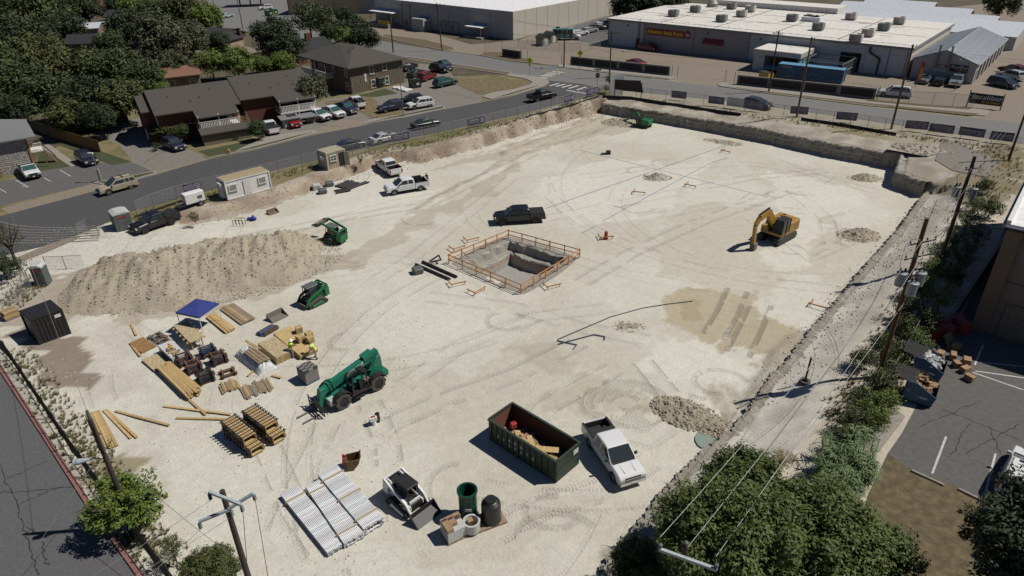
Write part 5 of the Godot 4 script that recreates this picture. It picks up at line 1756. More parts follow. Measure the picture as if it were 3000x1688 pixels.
	for i in 4:
		var a: Vector3 = cn[i]
		var b: Vector3 = cn[(i + 1) % 4]
		var n := 5
		for k in n:
			var p := a.lerp(b, float(k) / n)
			pbox("post", p + V(0,0.55,0), V(0.09,1.25,0.09), M.orange_wood, gr, V(rnd(-0.05,0.05), rnd(0,1), rnd(-0.05,0.05)))
			if k % 2 == 1:
				var out: Vector3 = (p - (cn[0] + cn[2]) * 0.5).normalized()
				var br := MB.new()
				br.bar(p + V(0,0.95,0), p - out * 0.9 + V(0,0.05,0),0.04,0.09)
				part("brace", br, M.lumber, gr)
		for y in [0.55,1.08]:
			for s in 2:
				var rl := MB.new()
				var d := (b - a).normalized() * 0.15
				var off := V(0, y + rnd(-0.02,0.02),0)
				rl.bar(a.lerp(b, s * 0.5) - d + off, a.lerp(b,0.5 + s * 0.5) + d + off + V(0,0.004,0),0.045,0.1)
				part("rail", rl, M.orange_wood, gr)

func board_fence(label: String, a: Vector3, b: Vector3, h: float, n: int, m: Material):
	var o := thing("board_fence", label, "fence", a)
	var l := a.distance_to(b)
	var bd := V(l / n * 0.94, h,0.03)
	var t := atan2(-(b.z - a.z), b.x - a.x)
	for k in n:
		var p := (b - a) * ((k + 0.5) / n)
		pbox("board", p + V(0, h / 2 + rnd(-0.03,0.03),0), bd, m, o, V(0, t,0))
	for y in [0.3, h - 0.3]:
		var r := MB.new()
		var s := (b - a).cross(Vector3.UP).normalized() * -0.05
		r.bar(V(0, y,0) + s, b - a + V(0, y,0) + s,0.05,0.09)
		part("rail", r, m, o)

# ---------- trees and plants ----------
func leaf_mat(key: String, tint: Color) -> StandardMaterial3D:
	var m := StandardMaterial3D.new()
	m.vertex_color_use_as_albedo = true
	m.albedo_color = tint.linear_to_srgb()
	m.roughness = 0.7
	m.backlight_enabled = true
	m.backlight = Color(0.24,0.3,0.05)
	m.cull_mode = BaseMaterial3D.CULL_DISABLED
	M[key] = m
	return m
func crown_mesh(sd: int, clumps: int, leaves: int, leaf: float, flat: float, loose: float, long := 1.0, cs := 1.0) -> ArrayMesh:
	var r := RandomNumberGenerator.new()
	r.seed = sd
	var b := MB.new()
	b.use_c = true
	for k in clumps:
		var d := V(r.randfn(), r.randfn() * 0.9 + 0.25, r.randfn()).normalized()
		var rad := pow(r.randf(),0.45) * 0.78
		var c := V(d.x, d.y * flat, d.z) * rad
		var cr := r.randf_range(0.2,0.36) * cs * (1.0 + loose * r.randf_range(-0.3,0.3))
		var tone := r.randf_range(0.72,1.3)
		var warm := r.randf_range(0.85,1.3)
		for i in leaves:
			var e := V(r.randfn(), r.randfn() * 0.75, r.randfn())
			e = e.normalized() * cr * pow(r.randf(),0.4)
			var p := c + e
			var n := (e.normalized() + V(0,0.7,0) + V(r.randfn(), r.randfn(), r.randfn()) * 0.55).normalized()
			var t := n.cross(V(r.randfn(), r.randfn(), r.randfn())).normalized()
			var u := n.cross(t)
			var s := leaf * r.randf_range(0.6,1.25)
			var v := tone * r.randf_range(0.75,1.25)
			b.col = Color(v * warm, v, v * r.randf_range(0.6,1.0))
			var a := p - t * s * long
			var f := p + t * s * long
			b.put(a, n); b.put(p + u * s * 0.5, n); b.put(f, n)
			b.put(a, n); b.put(f, n); b.put(p - u * s * 0.5, n)
	return b.mesh()

func trunk_mesh(sd: int, h: float, r0: float, limbs: int, spread: float) -> ArrayMesh:
	var r := RandomNumberGenerator.new()
	r.seed = sd
	var b := MB.new()
	var fork := V(r.randf_range(-0.05,0.05), h * 0.55, r.randf_range(-0.05,0.05))
	b.cyl(V(0,-0.3,0), fork, r0, r0 * 0.72,8)
	for k in limbs:
		var a := TAU * k / limbs + r.randf_range(-0.4,0.4)
		var mid := fork + V(cos(a) * spread * 0.4, h * 0.28, sin(a) * spread * 0.4)
		var tip := mid + V(cos(a) * spread * 0.5, h * r.randf_range(0.15,0.5), sin(a) * spread * 0.5)
		b.cyl(fork, mid, r0 * 0.5, r0 * 0.34,6)
		b.cyl(mid, tip, r0 * 0.34, r0 * 0.1,5)
	return b.mesh()

func tree(called: String, label: String, at: Vector3, rad: float, hc: float, kind: int, leafm: Material, group := "trees of the wooded block", flat := 0.0):
	var t := thing(called, label, "tree" if hc > 1.3 else "shrub", at, rnd(0, TAU), group)
	var tk := "trunk%d" % (kind % 3)
	if not cache.has(tk):
		cache[tk] = trunk_mesh(70 + kind,1.0,0.045,5 + kind % 3,0.45)
	var tr := mi("trunk", cache[tk], M.bark, t)
	tr.scale = V(maxf(hc, rad), hc * 1.05, maxf(hc, rad))
	var cr := mi("crown", cache["crown%d" % kind], leafm, t)
	cr.position.y = hc
	var fy := flat if flat > 0.0 else rnd(0.85,1.1)
	cr.scale = V(rad * rnd(0.92,1.1), rad * fy, rad * rnd(0.92,1.1))
func near(p: Vector3, marks: Array) -> String:
	var best := 0
	for i in marks.size():
		if p.distance_to(marks[i][1]) < p.distance_to(marks[best][1]):
			best = i
	return marks[best][0]

func build_trees():
	var marks := [["white metal roof", V(-128.63,0.12,-218.67)], ["low reddish brown roof", V(-156.67,-0,-273.95)], ["dark roofed house", V(-130.87,0.26,-241.91)], ["small grey roofed house", V(-115.22,0.18,-192.43)], ["rusty brown roof", V(-68.61,0.74,-146.71)], ["brick chimney house", V(-47.98,1.34,-169.6)], ["tan roofed far house", V(-194.22,-0.41,-316.21)], ["small tan brick house", V(-80.84,0.96,-204.99)], ["brick apartments", V(-63.56,0.69,-128.2)], ["ochre board fence", V(-73.02,0.38,-112.64)], ["stone apartment", V(-82.94,0.18,-111.87)], ["tan apartments", V(-34.6,1.54,-161.83)], ["pale cross street", V(-51.18,1.51,-199.31)], ["warehouse corner", V(39.89,3.63,-236.15)], ["filling station", V(-99.29,1.12,-270.46)], ["white sheds", V(147.2,5.62,-216.75)], ["driveway under trees", V(-71.63,0.49,-122.46)]]
	var hmarks := [["slant-top bins", V(30.61,1.88,-41.17)], ["brown transformer pole", V(28.12,1.84,-42.31)], ["dark transformer pole", V(41.95,2.25,-59.22)], ["reeds", V(22.53,1.67,-35.2)], ["far path", V(60.4,2.81,-82.57)], ["grey concrete wall", V(44.98,2.3,-58.04)]]
	leaf_mat("leaf_dark", Color(0.019,0.033,0.008))
	leaf_mat("leaf_mid", Color(0.032,0.054,0.01))
	leaf_mat("leaf_olive", Color(0.052,0.066,0.013))
	leaf_mat("leaf_bright", Color(0.085,0.125,0.016))
	leaf_mat("leaf_grey", Color(0.055,0.064,0.03))
	leaf_mat("leaf_near", Color(0.056,0.084,0.012))
	leaf_mat("leaf_reed", Color(0.11,0.165,0.07))
	leaf_mat("leaf_dry", Color(0.2,0.165,0.075))
	for k in 4:
		cache["crown%d" % k] = crown_mesh(900 + k,95 + k * 10,80,0.047,0.8,0.6,1.1,0.8)
	cache["crown4"] = crown_mesh(910,46,60,0.05,0.8,0.9)
	cache["crown5"] = crown_mesh(911,60,90,0.06,0.95,0.1)
	cache["crown6"] = crown_mesh(912,300,130,0.024,0.85,0.8,1.3,0.6)
	cache["crown7"] = crown_mesh(913,170,100,0.034,0.8,0.9,1.3,0.65)
	cache["crown9"] = crown_mesh(915,100,62,0.042,0.8,1.0,1.3,0.55)
	cache["crown8"] = crown_mesh(914,26,70,0.045,0.9,1.0)
	var names := ["leaf_dark", "leaf_mid", "leaf_olive", "leaf_bright", "leaf_grey"]
	var look := ["dark green broad tree", "mid green broad tree", "olive green broad tree", "bright yellow green tree", "grey green thin tree"]
	for q in [[V(-164.5,-0.41,-241.9),9.1,6,1,0], [V(-140.1,-0.12,-218.2),9.4,6,1,1], [V(-123,0.09,-201),5.7,5,0,2], [V(-126.1,-0.09,-185.9),8.2,5,0,3], [V(-110.7,0.08,-168.8),5.7,5,2,0], [V(-113,-0.05,-159.5),6.1,5,1,1], [V(-143.1,0.07,-248.9),5.5,5,0,2], [V(-135.2,0.28,-255.3),4.6,5,0,3], [V(-121,0.44,-240.1),6.2,5,3,0], [V(-107.3,0.57,-222.3),6.2,5,1,1], [V(-102.8,0.71,-228.1),6.9,6,2,2], [V(-89.6,0.87,-215.5),5.6,5,3,3], [V(-104.1,0.46,-200.4),7.1,5,0,0], [V(-83.2,0.65,-171.9),6.9,6,4,1], [V(-81.2,0.78,-183.5),5.1,5,4,2], [V(-103,0.36,-185.3),3.9,4,1,3], [V(-95.8,0.18,-144.1),6.7,5,2,0], [V(-86.9,0.34,-141.8),6.4,5,2,1], [V(-79,0.49,-141.5),6.6,5,1,2], [V(-70.8,0.62,-136.3),4.5,5,1,3], [V(-93.2,0.14,-132.6),5.9,5,1,0], [V(-80.8,0.3,-122),5.4,5,1,1], [V(-72.8,0.44,-119.3),5,5,0,2], [V(-67.3,0.55,-119.5),4.2,5,2,3], [V(-83.3,0.19,-115),3.8,5,0,0], [V(-73.8,0.37,-113.9),3.6,4,2,1], [V(-67.8,0.48,-112.5),3,4,0,2], [V(-68.7,0.64,-134.3),2.6,3,3,3], [V(-65,0.87,-153.9),3.9,4,3,0], [V(-59.6,0.98,-154.4),3.9,4,3,1], [V(-72.9,0.93,-180.5),3,4,0,2], [V(-59.3,1.21,-181.6),5.4,5,0,3], [V(-51.7,1.24,-166.9),4.4,4,0,0], [V(-54.3,1.44,-198.6),5.2,6,1,4], [V(-48.9,1.51,-193.2),4.2,6,1,4], [V(-46.3,1.51,-187.1),2.9,4,1,1], [V(-42.8,1.63,-193.2),3.4,7,0,2], [V(-39.7,1.63,-185.2),4.4,5,0,3], [V(-35.3,1.65,-177),3.8,4,0,0], [V(-40.6,1.55,-178),3.3,4,3,1], [V(-51.3,1.2,-160.7),3.3,2,3,2], [V(-55.9,1.1,-159.3),2.6,2,3,3], [V(-36,1.22,-124.5),3.9,4,4,1], [V(37.2,3.32,-204),6.3,6,0,2], [V(45.5,3.51,-207.5),5.3,6,0,3], [V(33,3.26,-207.4),4.2,5,0,0], [V(-72.1,0.72,-152.3),3.4,4,4,1], [V(-147.9,-0.09,-241.7),7.1,6,1,3], [V(-141,-0.18,-212.4),6.7,5,2,2], [V(-90.1,0.39,-157),3.7,4,1,1], [V(129.1,5.05,-190.6),4.6,5,1,0]]:
		tree("broad_tree", ("large " if q[1] > 6.2 else "small " if q[1] < 4.0 else "") + look[q[3]] + " nearest the " + near(q[0], marks), q[0], q[1] * 1.15, q[2], q[4], M[names[q[3]]])
	tree("round_shrub", "round dark green shrub under the brick apartment balcony", V(-47.8,0.88,-111.5),2.1,1.9,5, M.leaf_mid, "round shrubs by the street")
	tree("round_shrub", "round dark green shrub beside the parked white pickup", V(-40.8,0.99,-108.6),2,1.9,5, M.leaf_mid, "round shrubs by the street")
	tree("spreading_tree", "low spreading yellow green tree at the brick apartment corner", V(-56.3,0.68,-108.9),2.5,2.4,3, M.leaf_olive, "",0.45)
	tree("spreading_tree", "low spreading green tree over stone edging at the brick apartment", V(-52.7,0.76,-108.8),2.1,2.2,2, M.leaf_mid, "",0.6)
	for q in [[V(-44.7,0.92,-109.5),0.9], [V(-45.7,0.9,-109.2),0.7], [V(-48.8,0.83,-108.7),1.1], [V(-55.9,0.66,-105.1),1]]:
		tree("garden_bush", "low green garden bush in front of the brick apartments", q[0], q[1],0.7,8, M.leaf_mid, "garden bushes by the brick apartments")
	tree("young_tree", "young bright green tree by the white site board", V(19.2,2.38,-131.5),1.4,2.6,4, M.leaf_bright, "")
	tree("young_tree", "young green bush at the foot of the corner street pole", V(18.3,2.35,-130.6),0.9,1.2,8, M.leaf_mid, "")
	tree("site_bush", "bright green bush beside the beige container office", V(-21.8,1.27,-95.8),0.9,0.7,8, M.leaf_bright, "")
	tree("site_bush", "grey green weed clump on the bank beside the black pickup", V(-38.5,0.78,-76.7),0.9,0.6,8, M.leaf_grey, "")
	tree("sparse_tree", "thin sparse tree at the left edge by the street", V(-53.1,0.4,-65.4),2.1,4.0,8, M.leaf_grey, "")
	tree("sparse_tree", "dense green bush at the left edge below the thin tree", V(-52.9,0.39,-63.2),2.3,1.6,4, M.leaf_dark, "")
	tree("roadside_tree", "bright green tree growing through the iron fence under the street lamp", V(-23.5,0.71,-29.6),2.7,2.2,9, M.leaf_bright, "",0.95)
	tree("roadside_tree", "olive green shrub at the foot of the dark pole with grey arms", V(-16.8,0.8,-25),2.1,1.6,7, M.leaf_olive, "",0.8)
	tree("roadside_tree", "thin olive shrub between iron fence and gravel", V(-20,0.76,-27.3),1.2,1.0,8, M.leaf_olive, "",0.8)
	tree("shade_tree", "largest glossy green shade tree under the power lines", V(10.3,1.33,-22.8),4.6,5.5,6, M.leaf_near, "",0.8)
	tree("shade_tree", "glossy green shade tree joined to the largest one, by the reeds", V(14.8,1.43,-23.7),4.1,5.0,6, M.leaf_near, "",0.8)
	tree("shade_tree", "smaller glossy green tree at the edge of the pale bank", V(12.7,1.41,-27.3),2.9,4.6,7, M.leaf_near, "",0.9)
	tree("shade_tree", "low glossy green tree in front of the pole with grey crossarm", V(6.5,1.26,-23.8),2.1,2.6,7, M.leaf_near, "",0.8)
	tree("shade_tree", "slim green sapling beside the two power lines", V(9.6,1.36,-28.1),1.1,2.6,8, M.leaf_near, "",1.5)
	tree("shade_tree", "dark shaded tree behind the white car in the right lot", V(24.3,1.6,-22.1),3.2,5.5,7, M.leaf_dark, "",0.9)
	tree("shade_tree", "tall dark tree casting wide shade over dry leaves by the lot", V(24.2,1.58,-19.3),5.1,8.0,6, M.leaf_dark, "",0.9)
	tree("shade_tree", "shade tree at the far side of the reeds, over dry leaves", V(17.6,1.47,-22.6),3,4.2,7, M.leaf_near, "",0.8)
	var hl := ["bushy green hedge shrub", "tall green hedge shrub"]
	for q in [[V(57.1,2.7,-77.3),1.3,1.0], [V(53.1,2.58,-72.4),1.4,1.2], [V(49.4,2.47,-67.7),1.5,1.3], [V(45.7,2.36,-63.5),1.6,1.4], [V(42.6,2.27,-59.8),1.6,1.4], [V(39.6,2.18,-56.5),1.5,1.4], [V(37,2.11,-53.6),1.6,1.3], [V(34.1,2.02,-50),1.6,1.4], [V(32.2,1.96,-47.1),1.5,1.3], [V(29.5,1.89,-44.9),1.4,1.2], [V(27.3,1.83,-43.5),1.3,1.0], [V(27.2,1.8,-40.1),1.5,1.3], [V(25,1.74,-37.8),1.5,1.3], [V(23.4,1.7,-36),1.3,1.2], [V(30.4,1.9,-43.8),1.2,1.0], [V(43.3,2.27,-58.1),1.6,1.5], [V(37.6,2.1,-51.4),1.6,1.5], [V(34.5,2.01,-47.8),1.5,1.4], [V(48.5,2.42,-64.1),1.5,1.4], [V(53.6,2.58,-70.4),1.6,1.2], [V(45.8,2.35,-61.1),1.5,1.4], [V(40.6,2.19,-55.1),1.5,1.4], [V(32.3,1.95,-45.1),1.4,1.3], [V(28.8,1.85,-41.8),1.4,1.2], [V(24.9,1.73,-36.1),1.3,1.2], [V(26.4,1.77,-37.9),1.3,1.2], [V(22,1.66,-34.3),1.2,1.1]]:
		tree("hedge_bush", hl[1 if q[2] > 1.25 else 0] + " nearest the " + near(q[0], hmarks), q[0], q[1] * 1.05, q[2],4 if rng.randf() < 0.6 else 8, [M.leaf_bright, M.leaf_near, M.leaf_olive][rng.randi() % 3], "hedge bushes along the right fence")
	for q in [[V(17.8,1.56,-33.6),1], [V(16.8,1.54,-32.7),0.9]]:
		tree("dry_brush", "tangle of dry brown brush beside the reeds", q[0], q[1],0.5,8, M.leaf_dry, "dry brush by the reeds",0.6)
	var reed := MB.new()
	reed.use_c = true
	for k in 40:
		var a := rnd(0, TAU)
		var l := rnd(0.5,0.9)
		var y := rnd(0.6,2.4)
		var d := V(cos(a),0, sin(a))
		var s := V(-d.z,0, d.x) * 0.03
		var v := rnd(0.7,1.3)
		reed.col = Color(v, v, v * 0.8)
		var p := V(0, y,0)
		for i in 4:
			var f0 := i / 4.0
			var f1 := (i + 1) / 4.0
			var u := p + d * l * f0 + V(0, l * (0.9 * f0 - 1.2 * f0 * f0),0)
			var w := p + d * l * f1 + V(0, l * (0.9 * f1 - 1.2 * f1 * f1),0)
			reed.quad(u - s * (1.2 - f0), w - s * (1.2 - f1), w + s * (1.2 - f1), u + s * (1.2 - f0))
	reed.col = Color(1.2,1.1,0.6)
	reed.cyl(Vector3.ZERO, V(0,2.5,0),0.025,0.012,5)
	var rm := reed.mesh()
	for k in 46:
		var c: Vector3 = V(21.39,1.63,-32.54)
		var e: Vector3 = V(19.98,1.59,-30.98)
		var p := c.lerp(e, rnd(-0.6,1.2)) + V(rnd(-1.7,1.7),0, rnd(-1.7,1.7))
		var o := mi(numbered("reed_plant"), rm, M.leaf_reed, self)
		o.position = V(p.x, O(p.x, p.z) - 0.05, p.z)
		o.rotation = V(rnd(-0.15,0.15), rnd(0, TAU), rnd(-0.15,0.15))
		o.scale = Vector3.ONE * rnd(0.8,1.15)
		tag(o, "tall reed with arching pale leaves in the clump by the right lot", "reed", "reeds by the right lot")
	weeds("weeds", "weeds and grass tufts along fence lines and bank edges", [[[V(-46.38,0.64,-78.25), V(-40.47,0.81,-84.97), V(-33.28,1,-91.27), V(-24.95,1.22,-97.28)],1.2,300], [[V(-21.3,1.31,-99.52), V(-10.55,1.58,-106.72), V(0.39,1.86,-114.37), V(15.71,2.28,-127.61)],1.0,420], [[V(23.77,2.4,-126.63), V(40.36,2.62,-113.35), V(57.12,2.89,-100.98), V(71.02,3.1,-92.32)],0.9,420], [[V(-43.65,0.43,-49.62), V(-33.17,0.29,-39.33), V(-26.5,0.11,-32.98), V(-20.98,0.01,-27.58)],1.2,1100], [[V(66.49,3.02,-94.3), V(66.75,2.97,-87.1), V(58.52,2.74,-78.07), V(51.95,2.54,-70.43)],2.2,420], [[V(57.74,2.72,-78.14), V(38.21,2.15,-55.16), V(27.54,1.82,-41.74), V(22.99,1.69,-36.55)],1.6,1200], [[V(-54.48,0.38,-66.19), V(-49.23,0.43,-60.68), V(-49.19,0.41,-57.34)],1.8,240]])

func weeds(called: String, label: String, rows: Array):
	var b := MB.new()
	for k in 14:
		var a := rnd(0, TAU)
		var d := V(cos(a),0, sin(a)) * rnd(0.08,0.2)
		var s := V(-d.z,0, d.x) * 0.25
		b.tri(s * 0.5,-s * 0.5, d + V(0, rnd(0.15,0.4),0))
	var mm := MultiMesh.new()
	mm.transform_format = MultiMesh.TRANSFORM_3D
	mm.use_colors = true
	mm.mesh = b.mesh()
	var n := 0
	for r in rows:
		n += r[2]
	mm.instance_count = n
	var i := 0
	for r in rows:
		var pts: Array = r[0]
		for k in r[2]:
			var f := rng.randf() * (pts.size() - 1.001)
			var j := int(f)
			var p: Vector3 = pts[j].lerp(pts[j + 1], f - j) + V(rnd(-1,1),0, rnd(-1,1)) * r[1]
			var s := rnd(0.6,1.5)
			mm.set_instance_transform(i, Transform3D(Basis(Vector3.UP, rnd(0, TAU)).scaled(V(s, s * rnd(0.6,1.2), s)), V(p.x, site_h(p.x, p.z) - 0.02, p.z)))
			mm.set_instance_color(i, Color(0.07,0.085,0.025).lerp(Color(0.24,0.19,0.08), rng.randf() * rng.randf() * 1.4))
			i += 1
	var m := StandardMaterial3D.new()
	m.vertex_color_use_as_albedo = true
	m.roughness = 0.9
	m.cull_mode = BaseMaterial3D.CULL_DISABLED
	var o := MultiMeshInstance3D.new()
	o.name = numbered(called)
	o.multimesh = mm
	o.material_override = m
	add_child(o)
	tag(o, label, "weeds", "", "stuff")

# ---------- utility poles, wires, lamps ----------
func wire(pole_a: Vector3, pole_b: Vector3, sag: float, r: float, m: Material, label: String, group := "overhead wires"):
	var b := MB.new()
	var n := 14
	var pts := []
	for i in n + 1:
		var t := float(i) / n
		pts.append((pole_b - pole_a) * t + V(0,-4.0 * sag * t * (1.0 - t),0))
	b.tube(pts, r,4)
	one("overhead_wire", b, m, label, "wire", pole_a,0, group)

func pole(label: String, at: Vector3, h: float, r: float, m: Material, lean := Vector2.ZERO) -> Node3D:
	var o := thing("utility_pole", label, "utility pole", at,0)
	o.rotation = V(lean.y,0, lean.x)
	var b := MB.new()
	b.cyl(V(0,-0.5,0), V(0, h,0), r, r * 0.72,12)
	part("shaft", b, m, o)
	return o

func crossarm(o: Node3D, y: float, l: float, turn: float, m: Material, th := 0.13, pins := 3):
	var a := pbox("crossarm", V(0, y,0) + Basis(Vector3.UP, turn) * V(0,0,0.2), V(l, th * 1.1, th), m, o)
	a.rotation.y = turn
	for k in pins:
		var x := l * (-0.46 + 0.92 * k / maxf(1, pins - 1))
		var i := MB.new()
		i.lathe(V(x, th * 0.5,0), [Vector2(0.02,0), Vector2(0.02,0.1), Vector2(0.08,0.12), Vector2(0.05,0.2), Vector2(0.07,0.24), Vector2(0.0,0.3)],8)
		part("insulator", i, M.plastic_grey, a)

func transformer(o: Node3D, at: Vector3, r: float, h: float):
	var b := MB.new()
	b.lathe(at, [Vector2(0,0), Vector2(r * 0.9,0), Vector2(r * 0.92,0.05), Vector2(r, h * 0.9), Vector2(r * 1.05, h * 0.92), Vector2(r * 1.05, h * 0.97), Vector2(r * 0.8, h), Vector2(0, h * 1.02)],16)
	var t := part("transformer", b, M.transformer, o)
	for s in [-1,1]:
		var i := MB.new()
		i.lathe(at + V(s * r * 0.45, h,0), [Vector2(0.05,0), Vector2(0.05,0.1), Vector2(0.09,0.12), Vector2(0.05,0.18), Vector2(0.09,0.2), Vector2(0.04,0.32), Vector2(0,0.34)],8)
		part("bushing", i, M.black_metal, t)
	var br := MB.new()
	br.bar(at + V(0, h * 0.7,0), V(0, at.y + h * 0.7,0),0.12,0.12)
	part("bracket", br, M.galvanised, o)

func street_lamp(o: Node3D, at: Vector3, dir: Vector3, l: float):
	var b := MB.new()
	b.tube([at, at + dir * l * 0.5 + V(0, l * 0.22,0), at + dir * l + V(0, l * 0.25,0)],0.035,6)
	var arm := part("lamp_arm", b, M.galvanised, o)
	var h := MB.new()
	var e := at + dir * l + V(0, l * 0.25,0)
	h.lathe(e, [Vector2(0.06,-0.1), Vector2(0.12,0.15), Vector2(0.19,0.5), Vector2(0.17,0.75), Vector2(0,0.85)],10, (dir + V(0,-0.06,0)).normalized())
	part("lamp_head", h, M.arm_grey, arm)

func build_poles():
	var c: Vector3 = V(28.12,1.84,-42.31)
	var pc := pole("brown pole with three grey transformers above the right bank", c,13.3,0.19, M.pole_wood)
	for q in [[V(-0.62,8.2,0.1)], [V(0.02,7.7,0.66)], [V(0.72,8.2,0.1)]]:
		transformer(pc, q[0],0.36,1.05)
	crossarm(pc,11.6,2.5,0.35, M.black_metal,0.07,4)
	crossarm(pc,10.5,2.5,0.35, M.black_metal,0.07,4)
	var lp := MB.new()
	for s in [-1,1]:
		lp.tube([V(s * 1.1,11.5,0.3), V(s * 1.25,10.2,0.5), V(s * 0.9,9.3,0.4)],0.018,4)
		lp.tube([V(s * 0.9,7.6,0.3), V(s * 1.3,6.4,0.5), V(s * 0.3,5.9,0.3)],0.018,4)
	lp.tube([V(0.1,13.2,0), V(0.3,14.0,-0.1), V(0.4,14.6,-0.2)],0.02,4)
	part("jumper_wire", lp, M.wire_dark, pc)
	var d: Vector3 = V(41.95,2.25,-59.22)
	var pd := pole("dark leaning pole with two grey transformers by the hedge", d,11.4,0.2, M.pole_dark)
	transformer(pd, V(-0.75,7.6,0.1),0.34,1.0)
	transformer(pd, V(0.85,7.4,0.1),0.34,1.0)
	crossarm(pd,10.3,1.8,0.3, M.black_metal,0.07,3)
	var l2 := MB.new()
	for s in [-1,1]:
		l2.tube([V(s * 0.8,8.6,0.2), V(s * 1.2,9.6,0.2), V(s * 0.5,10.3,0.2)],0.018,4)
		l2.tube([V(s * 0.8,7.4,0.2), V(s * 1.3,6.3,0.3), V(s * 0.2,6.0,0.2)],0.018,4)
	part("jumper_wire", l2, M.wire_dark, pd)
	var r1: Vector3 = V(67.35,2.99,-88.4)
	pole("dark pole at the right edge beside the last banners", r1,9.5,0.16, M.pole_dark)
	var e: Vector3 = V(59.02,2.95,-103.74)
	var pe := pole("tall reddish brown pole standing in the far bank rubble", e,12.5,0.17, M.pole_wood)
	crossarm(pe,12.2,0.9,0.3, M.black_metal,0.06,2)
	var f: Vector3 = V(47.32,2.78,-111.57)
	var pf := pole("tall reddish brown pole by the far bank, before the blue container", f,12.6,0.17, M.pole_wood)
	crossarm(pf,12.3,0.7,0.3, M.black_metal,0.06,2)
	var g: Vector3 = V(20.73,2.51,-144.27)
	var pg := pole("wooden pole with lamp arm at the street corner", g,9.2,0.15, M.pole_dark)
	crossarm(pg,8.7,2.4,0.2, M.pole_dark,0.12,3)
	street_lamp(pg, V(0,4.3,0), V(0.9,0,-0.4).normalized(),2.6)
	var k: Vector3 = V(47.18,2.89,-125.36)
	var pk := pole("grey brown pole with coiled cable by the blue container", V(48.26,2.93,-128.22),10.8,0.16, M.pole_dark)
	crossarm(pk,10.3,1.6,-0.6, M.black_metal,0.08,4)
	var co := MB.new()
	for i in 16:
		var a0 := TAU * i / 16
		var a1 := TAU * (i + 1) / 16
		co.cyl(V(cos(a0) * 0.55 + 0.1,6.4 + sin(a0) * 0.55,0.25), V(cos(a1) * 0.55 + 0.1,6.4 + sin(a1) * 0.55,0.25),0.035,0.035,5)
	part("cable_coil", co, M.wire_dark, pk)
	var h1: Vector3 = V(-29.07,1.79,-179.11)
	var ph := pole("dark pole on the verge past the tan apartments", h1,9.3,0.16, M.pole_dark)
	crossarm(ph,8.9,2.2,0.1, M.pole_dark,0.12,3)
	var i1: Vector3 = V(-16.8,2.04,-179.56)
	var pi := pole("dark leaning pole on the verge by the loading docks", i1,11.2,0.16, M.pole_dark, Vector2(0.06,0))
	crossarm(pi,10.8,1.8,0.2, M.pole_dark,0.12,3)
	var n1p: Vector3 = V(12.13,2.42,-155.08)
	var pn := pole("short dark pole with metal basket by the lot driveway", n1p,7.6,0.16, M.pole_dark)
	var bk := MB.new()
	for y in [0.0,0.35,0.7]:
		for s in 4:
			var q0 := Basis(Vector3.UP, s * PI / 2) * V(-0.8,7.4 + y,0.6)
			var q1 := Basis(Vector3.UP, s * PI / 2) * V(0.8,7.4 + y,0.6)
			bk.bar(q0, q1,0.05,0.05)
	part("basket", bk, M.rust, pn)
	pole("slim dark pole beside the small brick house", V(-82.04,1.09,-223.68),9.0,0.13, M.pole_dark)
	pole("dark pole at the edge of the cream building lot", V(-71.15,1.44,-240.05),6.5,0.13, M.pole_dark)
	pole("dark pole beyond the oak crown near the grey block", V(-53.72,1.64,-221.49),7.5,0.13, M.pole_dark)
	pole("slim pole beside the filling station canopy", V(-110.79,0.94,-276.87),8.0,0.12, M.pole_dark)
	var sl := thing("street_light", "slim grey street light beside the white parked car", "street light", V(-18.71,1.52,-119.78),0.0)
	var sp := MB.new()
	sp.cyl(V(0,0,0), V(0,8.6,0),0.09,0.06,8)
	part("shaft", sp, M.galvanised, sl)
	street_lamp(sl, V(0,8.5,0), V(0.9,0,-0.4).normalized(),1.2)
	var s2 := thing("lot_light", "thick pale post with small lamp at the left lot edge", "street light", V(-57.85,0.52,-91.92),0.0)
	var p2 := MB.new()
	p2.cyl(V(0,-0.1,0), V(0,1.8,0),0.22,0.2,10)
	p2.cyl(V(0,1.8,0), V(-0.1,4.0,0),0.06,0.05,8)
	part("post", p2, M.concrete, s2)
	pbox("lamp_head", V(-0.3,4.1,0), V(0.7,0.2,0.3), M.white_dull, s2)
	var s3 := thing("shop_light", "curved grey lamp post in front of the repair shop", "street light", V(80.3,3.54,-124.29),0.0)
	var p3 := MB.new()
	p3.tube([V(0,0,0), V(0,5.0,0), V(-0.3,5.5,0), V(-0.7,5.5,0)],0.06,6)
	part("post", p3, M.galvanised, s3)
	var a: Vector3 = V(-23.59,0.71,-29.7)
	var pa := pole("dark pole with street lamp beside the iron fence", a,8.6,0.17, M.pole_dark)
	street_lamp(pa, V(0,5.6,0), V(-0.9,0,0.25).normalized(),0.9)
	var hd := MB.new()
	hd.cyl(V(0,8.6,0), V(0,9.2,0),0.1,0.08,8)
	hd.tube([V(0.15,8.2,0.1), V(0.2,7.2,0.12), V(0.16,6.2,0.1)],0.02,4)
	part("pole_cap", hd, M.plastic_grey, pa)
	var b: Vector3 = V(-13.25,0.85,-22.51)
	var pb := pole("dark pole with three pale grey crossarms and dead-end wires", b,10.18,0.17, M.pole_dark)
	var bh: float = 10.18
	for q in [[V(-0.55, bh + 0.05,0.1), V(0.95, bh - 0.35,0.5)], [V(-1.15, bh - 1.35,0.55), V(0.1, bh - 1.1,0.1)], [V(0.1, bh - 1.05,0.1), V(1.25, bh - 0.45,-0.25)]]:
		var ab := MB.new()
		ab.bar(q[0], q[1],0.13,0.13)
		part("crossarm", ab, M.arm_grey, pb)
